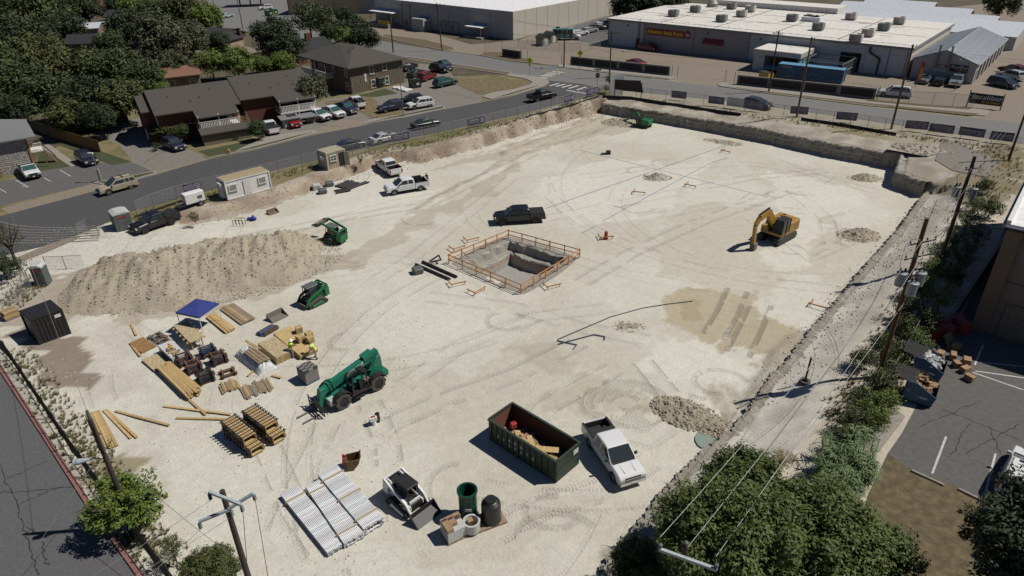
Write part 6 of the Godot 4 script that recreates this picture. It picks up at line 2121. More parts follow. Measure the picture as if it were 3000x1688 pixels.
	for q in [V(-0.55, bh - 0.13,0.12), V(-1.15, bh - 1.5,0.56), V(1.25, bh - 0.6,-0.25), V(0.95, bh - 0.52,0.5), V(0.2, bh - 1.2,0.12)]:
		var ib := MB.new()
		for s in 4:
			ib.lathe(q + V(0,-s * 0.09,0), [Vector2(0.03,0), Vector2(0.09,0.03), Vector2(0.03,0.08)],8)
		part("insulator", ib, M.plastic_grey, pb)
	var z: Vector3 = V(7.64,1.26,-21)
	var zh: float = 7.51
	var pz := pole("dark pole top with long grey crossarm among the shade trees", z, zh,0.17, M.pole_dark)
	var za := MB.new()
	za.bar(V(-1.25, zh + 0.05,0.2), V(1.25, zh - 0.55,0.85),0.15,0.15)
	part("crossarm", za, M.arm_grey, pz)
	for q in [V(-1.2, zh + 0.15,0.2), V(0.0, zh + 0.05,0.0), V(1.2, zh - 0.4,0.85)]:
		var ib := MB.new()
		ib.lathe(q, [Vector2(0.03,0), Vector2(0.1,0.05), Vector2(0.07,0.14), Vector2(0.1,0.2), Vector2(0.0,0.26)],10)
		part("insulator", ib, M.plastic_grey, pz)
	var zt := z + V(0, zh + 0.3,0.3)
	var ct := c + V(0,11.7,0.2)
	for s in [-1.2,0.0,1.2]:
		wire(zt + V(s,-s * 0.25, s * 0.25), ct + V(s * 0.8,0,-s * 0.3),0.5,0.016, M.wire, "pale power line from lower right crossarm to the three transformer pole")
	wire(z + V(0.3, zh - 1.5,0.4), c + V(0.2,6.6,0),0.6,0.02, M.wire, "thick pale cable below the power lines of the right bank")
	var dt := d + V(0,10.4,0.1)
	for s in [-0.8,0.0,0.8]:
		wire(ct + V(s,0.3,-s * 0.3), dt + V(s,0,-s * 0.3),0.3,0.012, M.wire, "power line between the two transformer poles")
		wire(dt + V(s,0,-s * 0.3), r1 + V(s * 0.5,9.3,0),0.4,0.012, M.wire, "power line from dark transformer pole to the right edge pole")
	wire(d + V(0,6.2,0), V(44.0,8.5,-55.0),0.7,0.03, M.wire_dark, "thick black service cable to the stucco building")
	wire(d + V(0,6.3,0), c + V(0,6.2,0),0.5,0.022, M.wire_dark, "black cable between the two transformer poles")
	var kt: Vector3 = pk.position + V(0,10.3,0)
	for s in [0.0,-0.4,-1.2]:
		wire(kt + V(0, s,0), f + V(0,12.2 + s,0),0.4,0.011, M.wire_dark, "thin street line between pole with coil and brown pole")
		wire(f + V(0,12.2 + s,0), e + V(0,12.2 + s,0),0.4,0.011, M.wire_dark, "thin street line between the two tall brown poles")
		wire(e + V(0,12.2 + s,0), e + V(46,11.0 + s,30),0.5,0.011, M.wire_dark, "thin street line leaving the brown pole past the repair shop")
		wire(g + V(0,8.8 + s,0), kt + V(0, s,0),0.7,0.011, M.wire_dark, "thin street line from corner lamp pole to pole with coil")
	for s in [-0.8,0.0,0.8]:
		wire(h1 + V(s,9.0,0), i1 + V(s + 0.6,10.9,0),0.4,0.012, M.wire_dark, "thin line between the two poles on the far verge")
		wire(i1 + V(s + 0.6,10.9,0), g + V(s,8.9,0),1.0,0.012, M.wire_dark, "thin line from leaning pole to the corner lamp pole")
	wire(i1 + V(0.6,5.5,0), n1p + V(0,6.8,0),0.6,0.02, M.wire_dark, "black cable from leaning pole to the basket pole")
	wire(n1p + V(0,6.6,0), g + V(0,5.0,0),0.4,0.02, M.wire_dark, "black cable from basket pole to the corner lamp pole")
	wire(g + V(0,5.6,0), pk.position + V(0,6.4,0),0.9,0.022, M.wire_dark, "black cable from corner lamp pole to the cable coil")
	wire(h1 + V(0,6.0,0), i1 + V(0.3,6.6,0),0.5,0.02, M.wire_dark, "black cable between the two poles on the far verge")
	var bt := b + V(0, bh,0)
	wire(bt + V(-0.55,-0.45,0.12), bt + V(-14,-3.5,9.0),0.5,0.014, M.wire, "pale wire from grey crossarm toward the asphalt drive")
	wire(bt + V(0.2,-1.5,0.12), bt + V(-14,-4.0,9.4),0.5,0.014, M.wire, "second pale wire from grey crossarm toward the asphalt drive")
	wire(bt + V(-1.15,-1.8,0.56), bt + V(-10,-4.5,10.0),0.4,0.014, M.wire, "lowest pale wire from grey crossarm toward the asphalt drive")
	wire(bt + V(1.25,-0.9,-0.25), bt + V(6.0,-3.5,11.0),0.3,0.014, M.wire_dark, "dark wire from grey crossarm down past the pipe bundles")
	wire(bt + V(0.95,-0.8,0.5), bt + V(4.5,-4.0,11.0),0.3,0.014, M.wire_dark, "second dark wire from grey crossarm down past the pipe bundles")
	wire(a + V(0,6.3,0), a + V(-5.5,-0.6,6.5),0.0,0.016, M.wire, "straight guy wire from lamp pole down to the drive")
	wire(a + V(0.1,6.2,0), bt + V(0,-5.0,0),0.3,0.014, M.wire, "pale wire from lamp pole to the pole with grey arms")
	wire(a + V(0,8.4,0), V(-52.0,8.0,-66.0),0.9,0.013, M.wire, "thin wire from lamp pole along the iron fence")

# ---------- road vehicles ----------
func paint(c: Color) -> Material:
	var k := "paint%s" % c
	if not M.has(k):
		var m := mat(k, c,0.28)
		m.clearcoat_enabled = true
		m.clearcoat = 0.3
		m.clearcoat_roughness = 0.08
	return M[k]

func wheel(par: Node, at: Vector3, r: float, w: float, rim: Material, dusty := false):
	var key := "tyre%.2f%.2f" % [r, w]
	if not cache.has(key):
		var b := MB.new()
		b.lathe(V(0,0,-w / 2), [Vector2(r * 0.6,0), Vector2(r * 0.94,0), Vector2(r, w * 0.18), Vector2(r, w * 0.82), Vector2(r * 0.94, w), Vector2(r * 0.6, w)],20, V(0,0,1))
		cache[key] = b.mesh()
		var c := MB.new()
		c.lathe(V(0,0,-w * 0.44), [Vector2(0,0), Vector2(r * 0.25,0), Vector2(r * 0.6, w * 0.1), Vector2(r * 0.6, w * 0.78), Vector2(r * 0.25, w * 0.88), Vector2(0, w * 0.88)],16, V(0,0,1))
		for s in 6:
			for z in [-1.0,1.0]:
				c.box(V(cos(s * TAU / 6) * r * 0.36, sin(s * TAU / 6) * r * 0.36, z * w * 0.42), V(r * 0.5, r * 0.13, w * 0.12), V(0,0, s * TAU / 6))
		cache[key + "rim"] = c.mesh()
	var o := mi("wheel", cache[key], M.rubber_dusty if dusty else M.rubber, par)
	o.position = at
	mi("rim", cache[key + "rim"], rim, o)

func arch(cx: float, r: float, y: float) -> Array:
	var a := []
	for i in 7:
		var t := PI * i / 6.0
		a.append(Vector2(cx - cos(t) * r, maxf(y,0.36 + sin(t) * r)))
	return a
func side_glass(par: Node, xs: Array, y0: float, y1: float, hw: float, yb: float, tap: float, m: Material):
	for q in xs:
		for s in [-1.0,1.0]:
			var b := MB.new()
			var z0: float = s * (hw - tap * (y0 - yb) + 0.006)
			var z1: float = s * (hw - tap * (y1 - yb) + 0.006)
			b.quad(V(q[0], y0, z0), V(q[1], y0, z0), V(q[3], y1, z1), V(q[2], y1, z1))
			part("side_window", b, m, par)

func cross_glass(par: Node, called: String, xa: float, ya: float, xb: float, yb_: float, hw: float, y0: float, tap: float, m: Material):
	var b := MB.new()
	var n := V(yb_ - ya, xa - xb,0).normalized() * 0.012
	if called == "rear_window":
		n = -V(yb_ - ya, xa - xb,0).normalized() * 0.012
	var za := hw - tap * (ya - y0) - 0.1
	var zb := hw - tap * (yb_ - y0) - 0.1
	b.quad(V(xa, ya, za) + n, V(xa, ya,-za) + n, V(xb, yb_,-zb) + n, V(xb, yb_, zb) + n)
	part(called, b, m, par)
func vehicle(label: String, category: String, at: Vector3, turn: float, kind: String, c: Color, o := {}) -> Node3D:
	var name_: String = {"pickup": "pickup_truck", "suv": "parked_car", "sedan": "parked_car", "van": "parked_van"}[kind]
	var v := thing(name_, label, category, at, turn, o.get("group", ""))
	var pm := paint(c)
	var gm: Material = M.glass_green if o.has("green_glass") else M.glass
	var rim: Material = M.black_metal if o.has("dark_rim") else M.steel
	var trim: Material = M.black if o.has("dark_trim") else M.chrome
	var wb: float = o.get("wb", {"pickup": 3.65, "suv": 2.9, "sedan": 2.78, "van": 3.0}[kind])
	var hw: float = {"pickup": 1.0, "suv": 0.96, "sedan": 0.91, "van": 1.0}[kind]
	var wr: float = o.get("wr", {"pickup": 0.42, "suv": 0.39, "sedan": 0.34, "van": 0.35}[kind])
	var fo: float = 0.95
	var ro: float = {"pickup": 1.2, "suv": 1.05, "sedan": 1.1, "van": 1.1}[kind]
	var xf := wb / 2 + fo
	var xr := -wb / 2 - ro
	var belt: float = {"pickup": 1.27, "suv": 1.15, "sedan": 0.98, "van": 1.1}[kind]
	var rf: float = o.get("roof", {"pickup": 1.93, "suv": 1.78, "sedan": 1.46, "van": 1.75}[kind])
	var sill: float = {"pickup": 0.5, "suv": 0.4, "sedan": 0.28, "van": 0.32}[kind]
	var hood: float = belt - (0.08 if kind != "sedan" else 0.06)
	var ar := wr + 0.09
	var xc: float = wb / 2 - {"pickup": 0.42, "suv": 0.3, "sedan": 0.25, "van": -0.1}[kind]   # foot of windscreen
	var cabr: float = xr
	if kind == "pickup":
		cabr = -wb / 2 + 0.62 + o.get("cab",0.0)
	var pl := [Vector2(xf - 0.02, sill + 0.05), Vector2(xf,0.75), Vector2(xf - 0.05, hood - 0.18), Vector2(xf - 0.18, hood - 0.07), Vector2(xf - 0.42, hood - 0.01), Vector2(xc, belt)]
	pl.append(Vector2(cabr, belt))
	if kind != "pickup":
		pl.append(Vector2(xr, belt - 0.06))
		pl.append(Vector2(xr - 0.04,0.7))
		pl.append(Vector2(xr + 0.03, sill + 0.02))
		pl.append_array(arch(-wb / 2, ar, sill))
	else:
		pl.append(Vector2(cabr, sill))
	pl.append_array(arch(wb / 2, ar, sill))
	var b := MB.new()
	b.prof(PackedVector2Array(pl), hw,0.075,0.75,0.05)
	part("body", b, pm, v)
	var rl: float = {"pickup": cabr + 0.12, "suv": xr + 0.42, "sedan": -wb / 2 + 0.35, "van": xr + 0.22}[kind]
	var rx: float = xc - {"pickup": 0.85, "suv": 0.92, "sedan": 1.05, "van": 1.1}[kind]
	var back: float = {"pickup": cabr + 0.01, "suv": xr + 0.05, "sedan": -wb / 2 - 0.55, "van": xr + 0.03}[kind]
	var tap := 0.22
	var g := MB.new()
	g.prof(PackedVector2Array([Vector2(xc, belt - 0.02), Vector2(rx + 0.02, rf - 0.06), Vector2(rx - 0.12, rf - 0.015), Vector2(rx - 0.45, rf + 0.015), Vector2(rl + 0.5, rf + 0.01), Vector2(rl + 0.15, rf - 0.015), Vector2(rl, rf - 0.07), Vector2(back, belt - 0.02)]), hw - 0.05,0.05, belt, tap)
	part("cab", g, pm if not o.has("black_roof") else M.black, v)
	cross_glass(v, "windscreen", xc - 0.03, belt + 0.01, rx + 0.03, rf - 0.05, hw - 0.01, belt, tap, gm)
	cross_glass(v, "rear_window", back + (rl - back) * 0.15, belt + 0.1, rl - (rl - back) * 0.12, rf - 0.1, hw - 0.05, belt, tap, gm)
	var y0 := belt + 0.05
	var y1 := rf - 0.12
	var mid := (rx + rl) / 2 + 0.05
	var slope := (xc - rx) * 0.8
	var ws := [[mid + 0.05, rx + slope - 0.12, mid + 0.05, rx - 0.08]]
	if o.get("doors",4) == 4:
		ws.append([rl + 0.12 + (0.0 if kind == "pickup" else 0.5 if kind != "sedan" else -0.3), mid - 0.05, rl + 0.16 + (0.0 if kind == "pickup" else 0.5 if kind != "sedan" else 0.1), mid - 0.05])
		if kind in ["suv", "van"]:
			ws.append([back + 0.2, rl + 0.55, rl + 0.12, rl + 0.55])
	side_glass(v, ws, y0, y1, hw - 0.05, belt, tap, gm)
	for s in [-1,1]:
		for k in (2 if o.get("doors",4) == 4 else 1):
			var x1: float = xc - 0.08 - k * (xc - rl - 0.2) * 0.5
			var x0: float = x1 - (xc - rl - 0.2) * 0.5 + 0.02
			var d := pbox("door", V((x0 + x1) / 2, (sill + 0.12 + belt) / 2, s * (hw - 0.008)), V(x1 - x0, belt - sill - 0.3,0.03), pm, v)
			pbox("handle", V(-(x1 - x0) * 0.36, (belt - sill) * 0.3, s * 0.025), V(0.18,0.045,0.03), trim, d)
		var mr := MB.new()
		mr.cbox(V(xc - 0.32, belt + 0.12, s * (hw + 0.1)), V(0.14,0.2,0.24),0.03)
		part("mirror", mr, M.black if kind == "pickup" else pm, v)
	pbox("cowl", V(xc + 0.06, belt + 0.004,0), V(0.16,0.02, hw * 1.7), M.black, v)
	for s in [-1,1]:
		pbox("hood_crease", V((xf + xc) / 2 - 0.12, (hood + belt) / 2 - 0.005, s * hw * 0.42), V((xf - xc) * 0.68,0.03,0.1), pm, v, V(0, s * 0.06,-(belt - hood) / (xf - xc)))
	for s in [-1,1]:
		pbox("headlight", V(xf - 0.05, hood - 0.26, s * (hw - 0.22)), V(0.14,0.2,0.34), M.lamp_clear, v)
		pbox("tail_light", V(xr + 0.0, belt - 0.32 if kind != "sedan" else belt - 0.2, s * (hw - 0.1)), V(0.1,0.36 if kind != "sedan" else 0.16,0.16), M.lamp_red, v)
	var gr := pbox("grille", V(xf - 0.015, hood - 0.3,0), V(0.05,0.3, hw * 1.1), M.black, v)
	if kind == "pickup":
		pbox("grille_bar", V(0.02,0.02,0), V(0.03,0.06, hw * 1.1), trim, gr)
	pbox("front_bumper", V(xf + 0.0, sill + 0.14,0), V(0.2,0.24, hw * 1.9), trim if kind == "pickup" else pm, v)
	pbox("rear_bumper", V(xr - 0.02, sill + 0.12,0), V(0.2,0.22, hw * 1.86), trim if kind == "pickup" else pm, v)
	pbox("number_plate", V(xf + 0.11, sill + 0.12,0), V(0.02,0.14,0.3), M.white_dull, v)
	pbox("number_plate", V(xr - 0.13, sill + 0.2,0), V(0.02,0.14,0.3), M.white_dull, v)
	pbox("underbody", V(0, sill,0), V(wb + 0.9,0.16, hw * 1.6), M.black, v)
	if kind == "suv" or o.has("rack"):
		for s in [-1,1]:
			pbox("roof_rail", V((rx + rl) / 2, rf + 0.05, s * (hw - 0.28)), V(rx - rl - 0.3,0.05,0.05), M.black_metal if c.v < 0.4 else M.steel, v)
	if o.has("rack"):
		for x in [-0.9,0.1]:
			pbox("roof_bar", V(x, rf + 0.08,0), V(0.1,0.05,1.3), M.black, v)
	if o.has("sunroof"):
		pbox("sunroof", V(rx - 0.45, rf + 0.004,0), V(0.6,0.02,0.8), M.glass, v)
	if kind == "pickup":
		for s in [-1.0,1.0]:
			var side := MB.new()
			var sp := [Vector2(cabr - 0.02, sill + 0.02), Vector2(cabr - 0.02, belt + 0.04), Vector2(xr, belt + 0.04), Vector2(xr, sill + 0.06)]
			sp.append_array(arch(-wb / 2, ar, sill))
			side.prof(PackedVector2Array(sp),0.06,0.02,0,0, s * (hw - 0.055))
			part("bed_side", side, pm, v)
		pbox("tailgate", V(xr + 0.03, (belt + sill) / 2 + 0.1,0), V(0.08, belt - sill - 0.14, hw * 1.76), pm, v)
		pbox("bed_floor", V((cabr + xr) / 2,0.72,0), V(cabr - xr - 0.1,0.06, hw * 1.78), M.black, v)
		for s in [-1,1]:
			pbox("bed_rail", V((cabr + xr) / 2, belt + 0.055, s * (hw - 0.06)), V(cabr - xr - 0.04,0.04,0.15), M.black, v)
			pbox("bed_liner", V((cabr + xr) / 2,0.98, s * (hw - 0.13)), V(cabr - xr - 0.1,0.5,0.02), M.black, v)
		pbox("bed_liner", V(xr + 0.08,0.98,0), V(0.02,0.5, hw * 1.7), M.black, v)
		pbox("bed_front", V(cabr - 0.05,0.95,0), V(0.05,0.55, hw * 1.76), M.black, v)
		if o.has("cover"):
			pbox("bed_cover", V((cabr + xr) / 2 + (0.5 if o.cover == "half" else 0.0), belt + 0.06,0), V((cabr - xr) * (0.4 if o.cover == "half" else 0.98),0.05, hw * 1.86), M.black, v)
	var tw: float = 0.29 if kind == "pickup" else 0.22
	for x in [-wb / 2, wb / 2]:
		for s in [-1,1]:
			wheel(v, V(x, wr, s * (hw - tw / 2 - 0.02)), wr, tw, rim)
	return v

func build_vehicles():
	var W := Color(0.55,0.56,0.57)
	var K := Color(0.006,0.006,0.007)
	var nv := Color(0.018,0.02,0.045)
	var t := vehicle("white crew cab pickup parked beside the long green skip", "pickup", V(6.86,0,-35.61),-1.222, "pickup", W, {"wb": 3.65, "cover": "half"})
	for q in [[-1.55,0.15, "blue_light",0.3], [-1.9,-0.2, "red",0.25], [-1.75,0.5, "sign_yellow",0.2], [-1.3,-0.5, "hi_vis",0.22], [-2.2,0.3, "white_dull",0.25], [-1.4,0.6, "steel",0.2], [-2.3,-0.5, "black",0.3]]:
		var cb := MB.new()
		cb.cbox(V(0, q[3] / 2,0), V(q[3] * 1.3, q[3], q[3]),0.03)
		one("tool_tub", cb, M[q[2]], "small coloured tub in the bed of the white pickup by the skip", "tub", t.transform * V(q[0],0.76, q[1]), rnd(0,3), "tubs in the pickup bed")
	vehicle("large black crew cab pickup with covered bed beside the square hole", "pickup", V(0.88,0,-77.09),-3.021, "pickup", K, {"wb": 3.95, "wr": 0.46, "dark_rim": 1, "dark_trim": 1, "cover": "full"})
	var f := vehicle("white extended cab pickup parked broadside near bundled black pipes", "pickup", V(-14.31,0,-87.86),-2.712, "pickup", W, {"wb": 3.68, "cab": 0.1})
	pbox("tool_rack", V(-1.6,1.5,0.5), V(1.6,0.5,0.3), M.black_metal, f)
	vehicle("white crew cab pickup nosed up to the dug bank", "pickup", V(-17.91,0,-95.97),2.126, "pickup", W, {"wb": 3.7})
	vehicle("black off-road pickup parked by the large portable toilet", "pickup", V(-43.43,0.08,-76.59),-2.188, "pickup", K, {"wb": 3.45, "wr": 0.43, "dark_rim": 1, "dark_trim": 1, "cover": "full"})
	vehicle("dark grey sedan driving on the dark street", "car", V(-13.99,1.57,-113.18),0.598, "sedan", Color(0.035,0.04,0.042), {})
	vehicle("silver sedan on the dark street behind a purple banner", "car", V(-19.78,1.4,-106.01),0.666, "sedan", Color(0.3,0.31,0.32), {})
	vehicle("dark blue sedan on the dark street behind the beige container", "car", V(-24.7,1.27,-103.05),0.582, "sedan", Color(0.03,0.04,0.06), {})
	vehicle("black crew cab pickup driving up to the street junction", "pickup", V(6.19,2.09,-128.18),0.602, "pickup", K, {"wb": 3.57})
	vehicle("gold beige family wagon with roof bars driving on the dark street", "car", V(-53.53,0.58,-88.05),-2.309, "suv", Color(0.3,0.26,0.19), {"rack": 1})
	vehicle("dark grey hatchback on the pale cross street behind a banner", "car", V(42.99,2.73,-118.16),-0.837, "suv", Color(0.035,0.04,0.05), {"roof": 1.6})
	var gp := {"group": "cars of the apartment lot"}
	vehicle("white pickup with grey covered bed beside the round shrub", "pickup", V(-40.34,1.06,-113.52),2.138, "pickup", W, {"wb": 3.6, "cover": "full", "cab": 0.2})
	vehicle("red crossover with black roof next to white covered pickup", "car", V(-37.45,1.13,-116.79),-0.995, "suv", Color(0.19,0.012,0.016), {"black_roof": 1})
	vehicle("white older extended cab pickup in the apartment lot row", "pickup", V(-33.78,1.21,-119.99),-0.646, "pickup", W, {"wb": 3.4, "dark_trim": 1, "green_glass": 1})
	vehicle("white rounded crew cab pickup in the apartment lot row", "pickup", V(-31.54,1.27,-121.61),-0.734, "pickup", W, {"wb": 3.5, "green_glass": 1})
	vehicle("dark blue pickup between two white pickups in the lot", "pickup", V(-29.7,1.32,-123.94),-0.688, "pickup", nv, {"wb": 3.4, "green_glass": 1})
	var lw := vehicle("white pickup loaded with tied junk, tail to the street", "pickup", V(-28.74,1.39,-128.07),2.217, "pickup", W, {"wb": 3.4, "green_glass": 1})
	var jk := MB.new()
	for k in 14:
		jk.box(V(-1.6 + rnd(-0.7,0.7),1.2 + rnd(0,0.6), rnd(-0.6,0.6)), V(rnd(0.3,0.7), rnd(0.2,0.5), rnd(0.3,0.6)), V(rnd(0,2), rnd(0,3),0))
	one("junk_load", jk, M.plastic_grey, "tied grey junk heaped in a white pickup bed", "junk", lw.position, lw.rotation.y)
	vehicle("dark blue boxy four wheel drive on dry lawn beside white car", "car", V(-21.55,1.51,-124.26),-2.530, "suv", nv, {})
	vehicle("black four wheel drive behind the white car in the lot", "car", V(-18.4,1.6,-128.18),-2.792, "suv", K, {})
	vehicle("white three row car parked by the street light", "car", V(-16.38,1.62,-125.62),-2.615, "suv", W, {"wb": 3.0})
	vehicle("dark green long wagon at the edge of the dry lawn", "car", V(-12.95,1.82,-141.85),0.726, "suv", Color(0.015,0.045,0.045), {"wb": 3.2, "green_glass": 1})
	vehicle("red four wheel drive with pale trim next to green wagon", "car", V(-17.34,1.79,-147.79),1.040, "suv", Color(0.14,0.012,0.014), {})
	vehicle("black large wagon nose out beside red four wheel drive", "car", V(-15.26,1.86,-154.97),-0.723, "suv", K, {"wb": 3.0})
	vehicle("black pickup parked behind the black large wagon", "pickup", V(-14.46,1.91,-157.57),-0.969, "pickup", nv, {"wb": 3.5, "green_glass": 1})
	vehicle("dark grey sedan half hidden behind the red four wheel drive", "car", V(-19.96,1.76,-152),1.030, "sedan", Color(0.03,0.028,0.026), {})
	vehicle("black sedan at the corner of the tan apartments", "car", V(-22.51,1.75,-158.14),-2.023, "sedan", K, {})
	vehicle("old white small pickup in the left parking lot", "pickup", V(-69.82,0.31,-95.21),-0.835, "pickup", Color(0.52,0.55,0.56), {"wb": 3.0, "doors": 2, "cab": 0.5, "roof": 1.7, "wr": 0.35, "dark_trim": 1, "green_glass": 1})
	vehicle("dark purple crossover in the left parking lot", "car", V(-64.25,0.46,-100.25),-0.761, "suv", Color(0.014,0.01,0.022), {})
	vehicle("black crossover under the tree at the brick apartments", "car", V(-53.35,0.72,-105.92),-0.723, "suv", nv, {})
	vehicle("white pickup backed under dark trees on the driveway", "pickup", V(-74.68,0.41,-120.28),2.319, "pickup", Color(0.45,0.44,0.43), {"wb": 3.5})
	vehicle("grey sedan under trees beside the white pickup", "car", V(-72.51,0.45,-120.45),2.228, "sedan", Color(0.06,0.065,0.075), {})
	vehicle("dark wagon deep in the tree shade on the driveway", "car", V(-71.09,0.51,-124.13),2.208, "suv", Color(0.03,0.03,0.035), {})
	vehicle("red van in the shade of the warehouse wall", "van", V(33.56,2.96,-170.59),-0.882, "van", Color(0.16,0.012,0.012), {})
	vehicle("red car behind the low street wall", "car", V(28.15,2.74,-154.6),-0.824, "sedan", Color(0.26,0.02,0.025), {})
	vehicle("red pickup beyond the warehouse corner at the top", "pickup", V(35.63,3.54,-235.67),0.228, "pickup", Color(0.2,0.015,0.015), {"wb": 3.4})
	for q in [["white car next to the teal bus in the yard", V(19.38,2.88,-193.85),0.650, W], ["silver car third along from the teal bus", V(22.34,2.97,-197.52),0.653, Color(0.3,0.31,0.33)], ["dark grey car between silver and white yard cars", V(24.85,3.05,-201.43),0.231, Color(0.05,0.055,0.06)], ["white small car by the yard fence end", V(26.89,3.12,-205.6),0.350, W], ["teal grey car last in the yard row", V(27.94,3.16,-207.75),0.666, Color(0.1,0.2,0.22)]]:
		vehicle(q[0], "car", q[1], q[2], "suv", q[3], {"roof": 1.55, "group": "cars in the warehouse yard"})
	vehicle("long white wagon with dark windows by the screen wall end", "car", V(68.41,3.27,-122.21),2.638, "suv", W, {"wb": 3.3, "roof": 1.9})
	vehicle("silver grey sedan beside the red flag at the repair shop", "car", V(78.82,3.57,-131.57),-2.228, "sedan", Color(0.12,0.13,0.14), {"sunroof": 1})
	vehicle("black sedan, middle of three in front of the repair shop", "car", V(80.75,3.59,-129.93),0.866, "sedan", K, {})
	vehicle("silver blue pickup by the repair shop door", "pickup", V(83.02,3.63,-128.53),-2.242, "pickup", Color(0.16,0.2,0.23), {"wb": 3.2})
	vehicle("dark blue minivan in front of two cars by the repair shop", "van", V(90.32,3.74,-126.34),-1.206, "van", Color(0.02,0.035,0.06), {})
	vehicle("silver crossover behind the dark blue minivan", "car", V(94.98,3.89,-131.68),1.839, "suv", Color(0.36,0.38,0.4), {})
	vehicle("dark red crossover behind the silver crossover", "car", V(97.89,3.98,-135.85),1.792, "suv", Color(0.09,0.012,0.018), {})
	vehicle("silver sedan on the pale street near the filling station", "car", V(-97.06,1.03,-252.12),1.061, "sedan", Color(0.3,0.36,0.4), {})
	vehicle("white crossover parked beside the cream building", "car", V(-89.2,1.31,-269.71),-2.538, "suv", W, {})
	var bu := thing("shuttle_bus", "teal shuttle bus with white nose parked in the yard", "bus", V(15.3,2.74,-188.52),-0.190)
	var bb := MB.new()
	bb.prof(PackedVector2Array([Vector2(-3.6,0.5), Vector2(1.8,0.5), Vector2(1.8,2.9), Vector2(-3.6,2.9)]),1.15,0.12)
	part("body", bb, M.glass_teal, bu)
	var nb := MB.new()
	nb.prof(PackedVector2Array([Vector2(1.82,0.5), Vector2(3.6,0.5), Vector2(3.6,1.1), Vector2(2.9,1.25), Vector2(2.1,2.0), Vector2(1.82,2.0)]),0.95,0.08)
	part("nose", nb, M.white_panel, bu)
	for k in 4:
		pbox("side_window", V(-2.8 + k * 1.15,2.0,1.16), V(0.9,0.8,0.02), M.glass, bu)
	pbox("entry_door", V(1.3,1.5,1.17), V(0.8,1.9,0.02), M.trim_brown, bu)
	pbox("roof_unit", V(-2.4,3.0,0), V(1.0,0.25,1.0), M.black, bu)
	cross_glass(bu, "windscreen",2.85,1.3,2.12,1.98,0.95,1.2,0.05, M.glass)
	for x in [-2.0,2.6]:
		for s in [-1,1]:
			wheel(bu, V(x,0.4, s * 0.9),0.4,0.28, M.steel)
	vehicle("white hatchback with sunroof in the right lot bay", "car", V(31.85,1.83,-31.39),0.788, "suv", W, {"wb": 2.7, "sunroof": 1, "roof": 1.6})

# ---------- machines ----------
func beam(called: String, a: Vector3, b: Vector3, w: float, h: float, m: Material, par: Node) -> MeshInstance3D:
	var q := MB.new()
	q.bar(a, b, w, h)
	return part(called, q, m, par)

func plate(called: String, pts: Array, hw: float, bev: float, z: float, m: Material, par: Node) -> MeshInstance3D:
	var q := MB.new()
	q.prof(PackedVector2Array(pts), hw, bev,0,0, z)
	return part(called, q, m, par)
func crawler(par: Node, z: float, pts: Array, hw: float, m: Material, gap := 0.17):
	var t := plate("track", pts, hw - 0.02,0.03, z, M.black_metal, par)
	var n := pts.size()
	for i in n:
		var a: Vector2 = pts[i]
		var b: Vector2 = pts[(i + 1) % n]
		var k := maxi(1, int(a.distance_to(b) / gap))
		var ang := atan2(b.y - a.y, b.x - a.x)
		for s in k:
			var p := a.lerp(b, (s + 0.5) / k)
			pbox("track_shoe", V(p.x, p.y, z), V(gap * 0.8,0.05, hw * 2.0), m, t, V(0,0, ang))

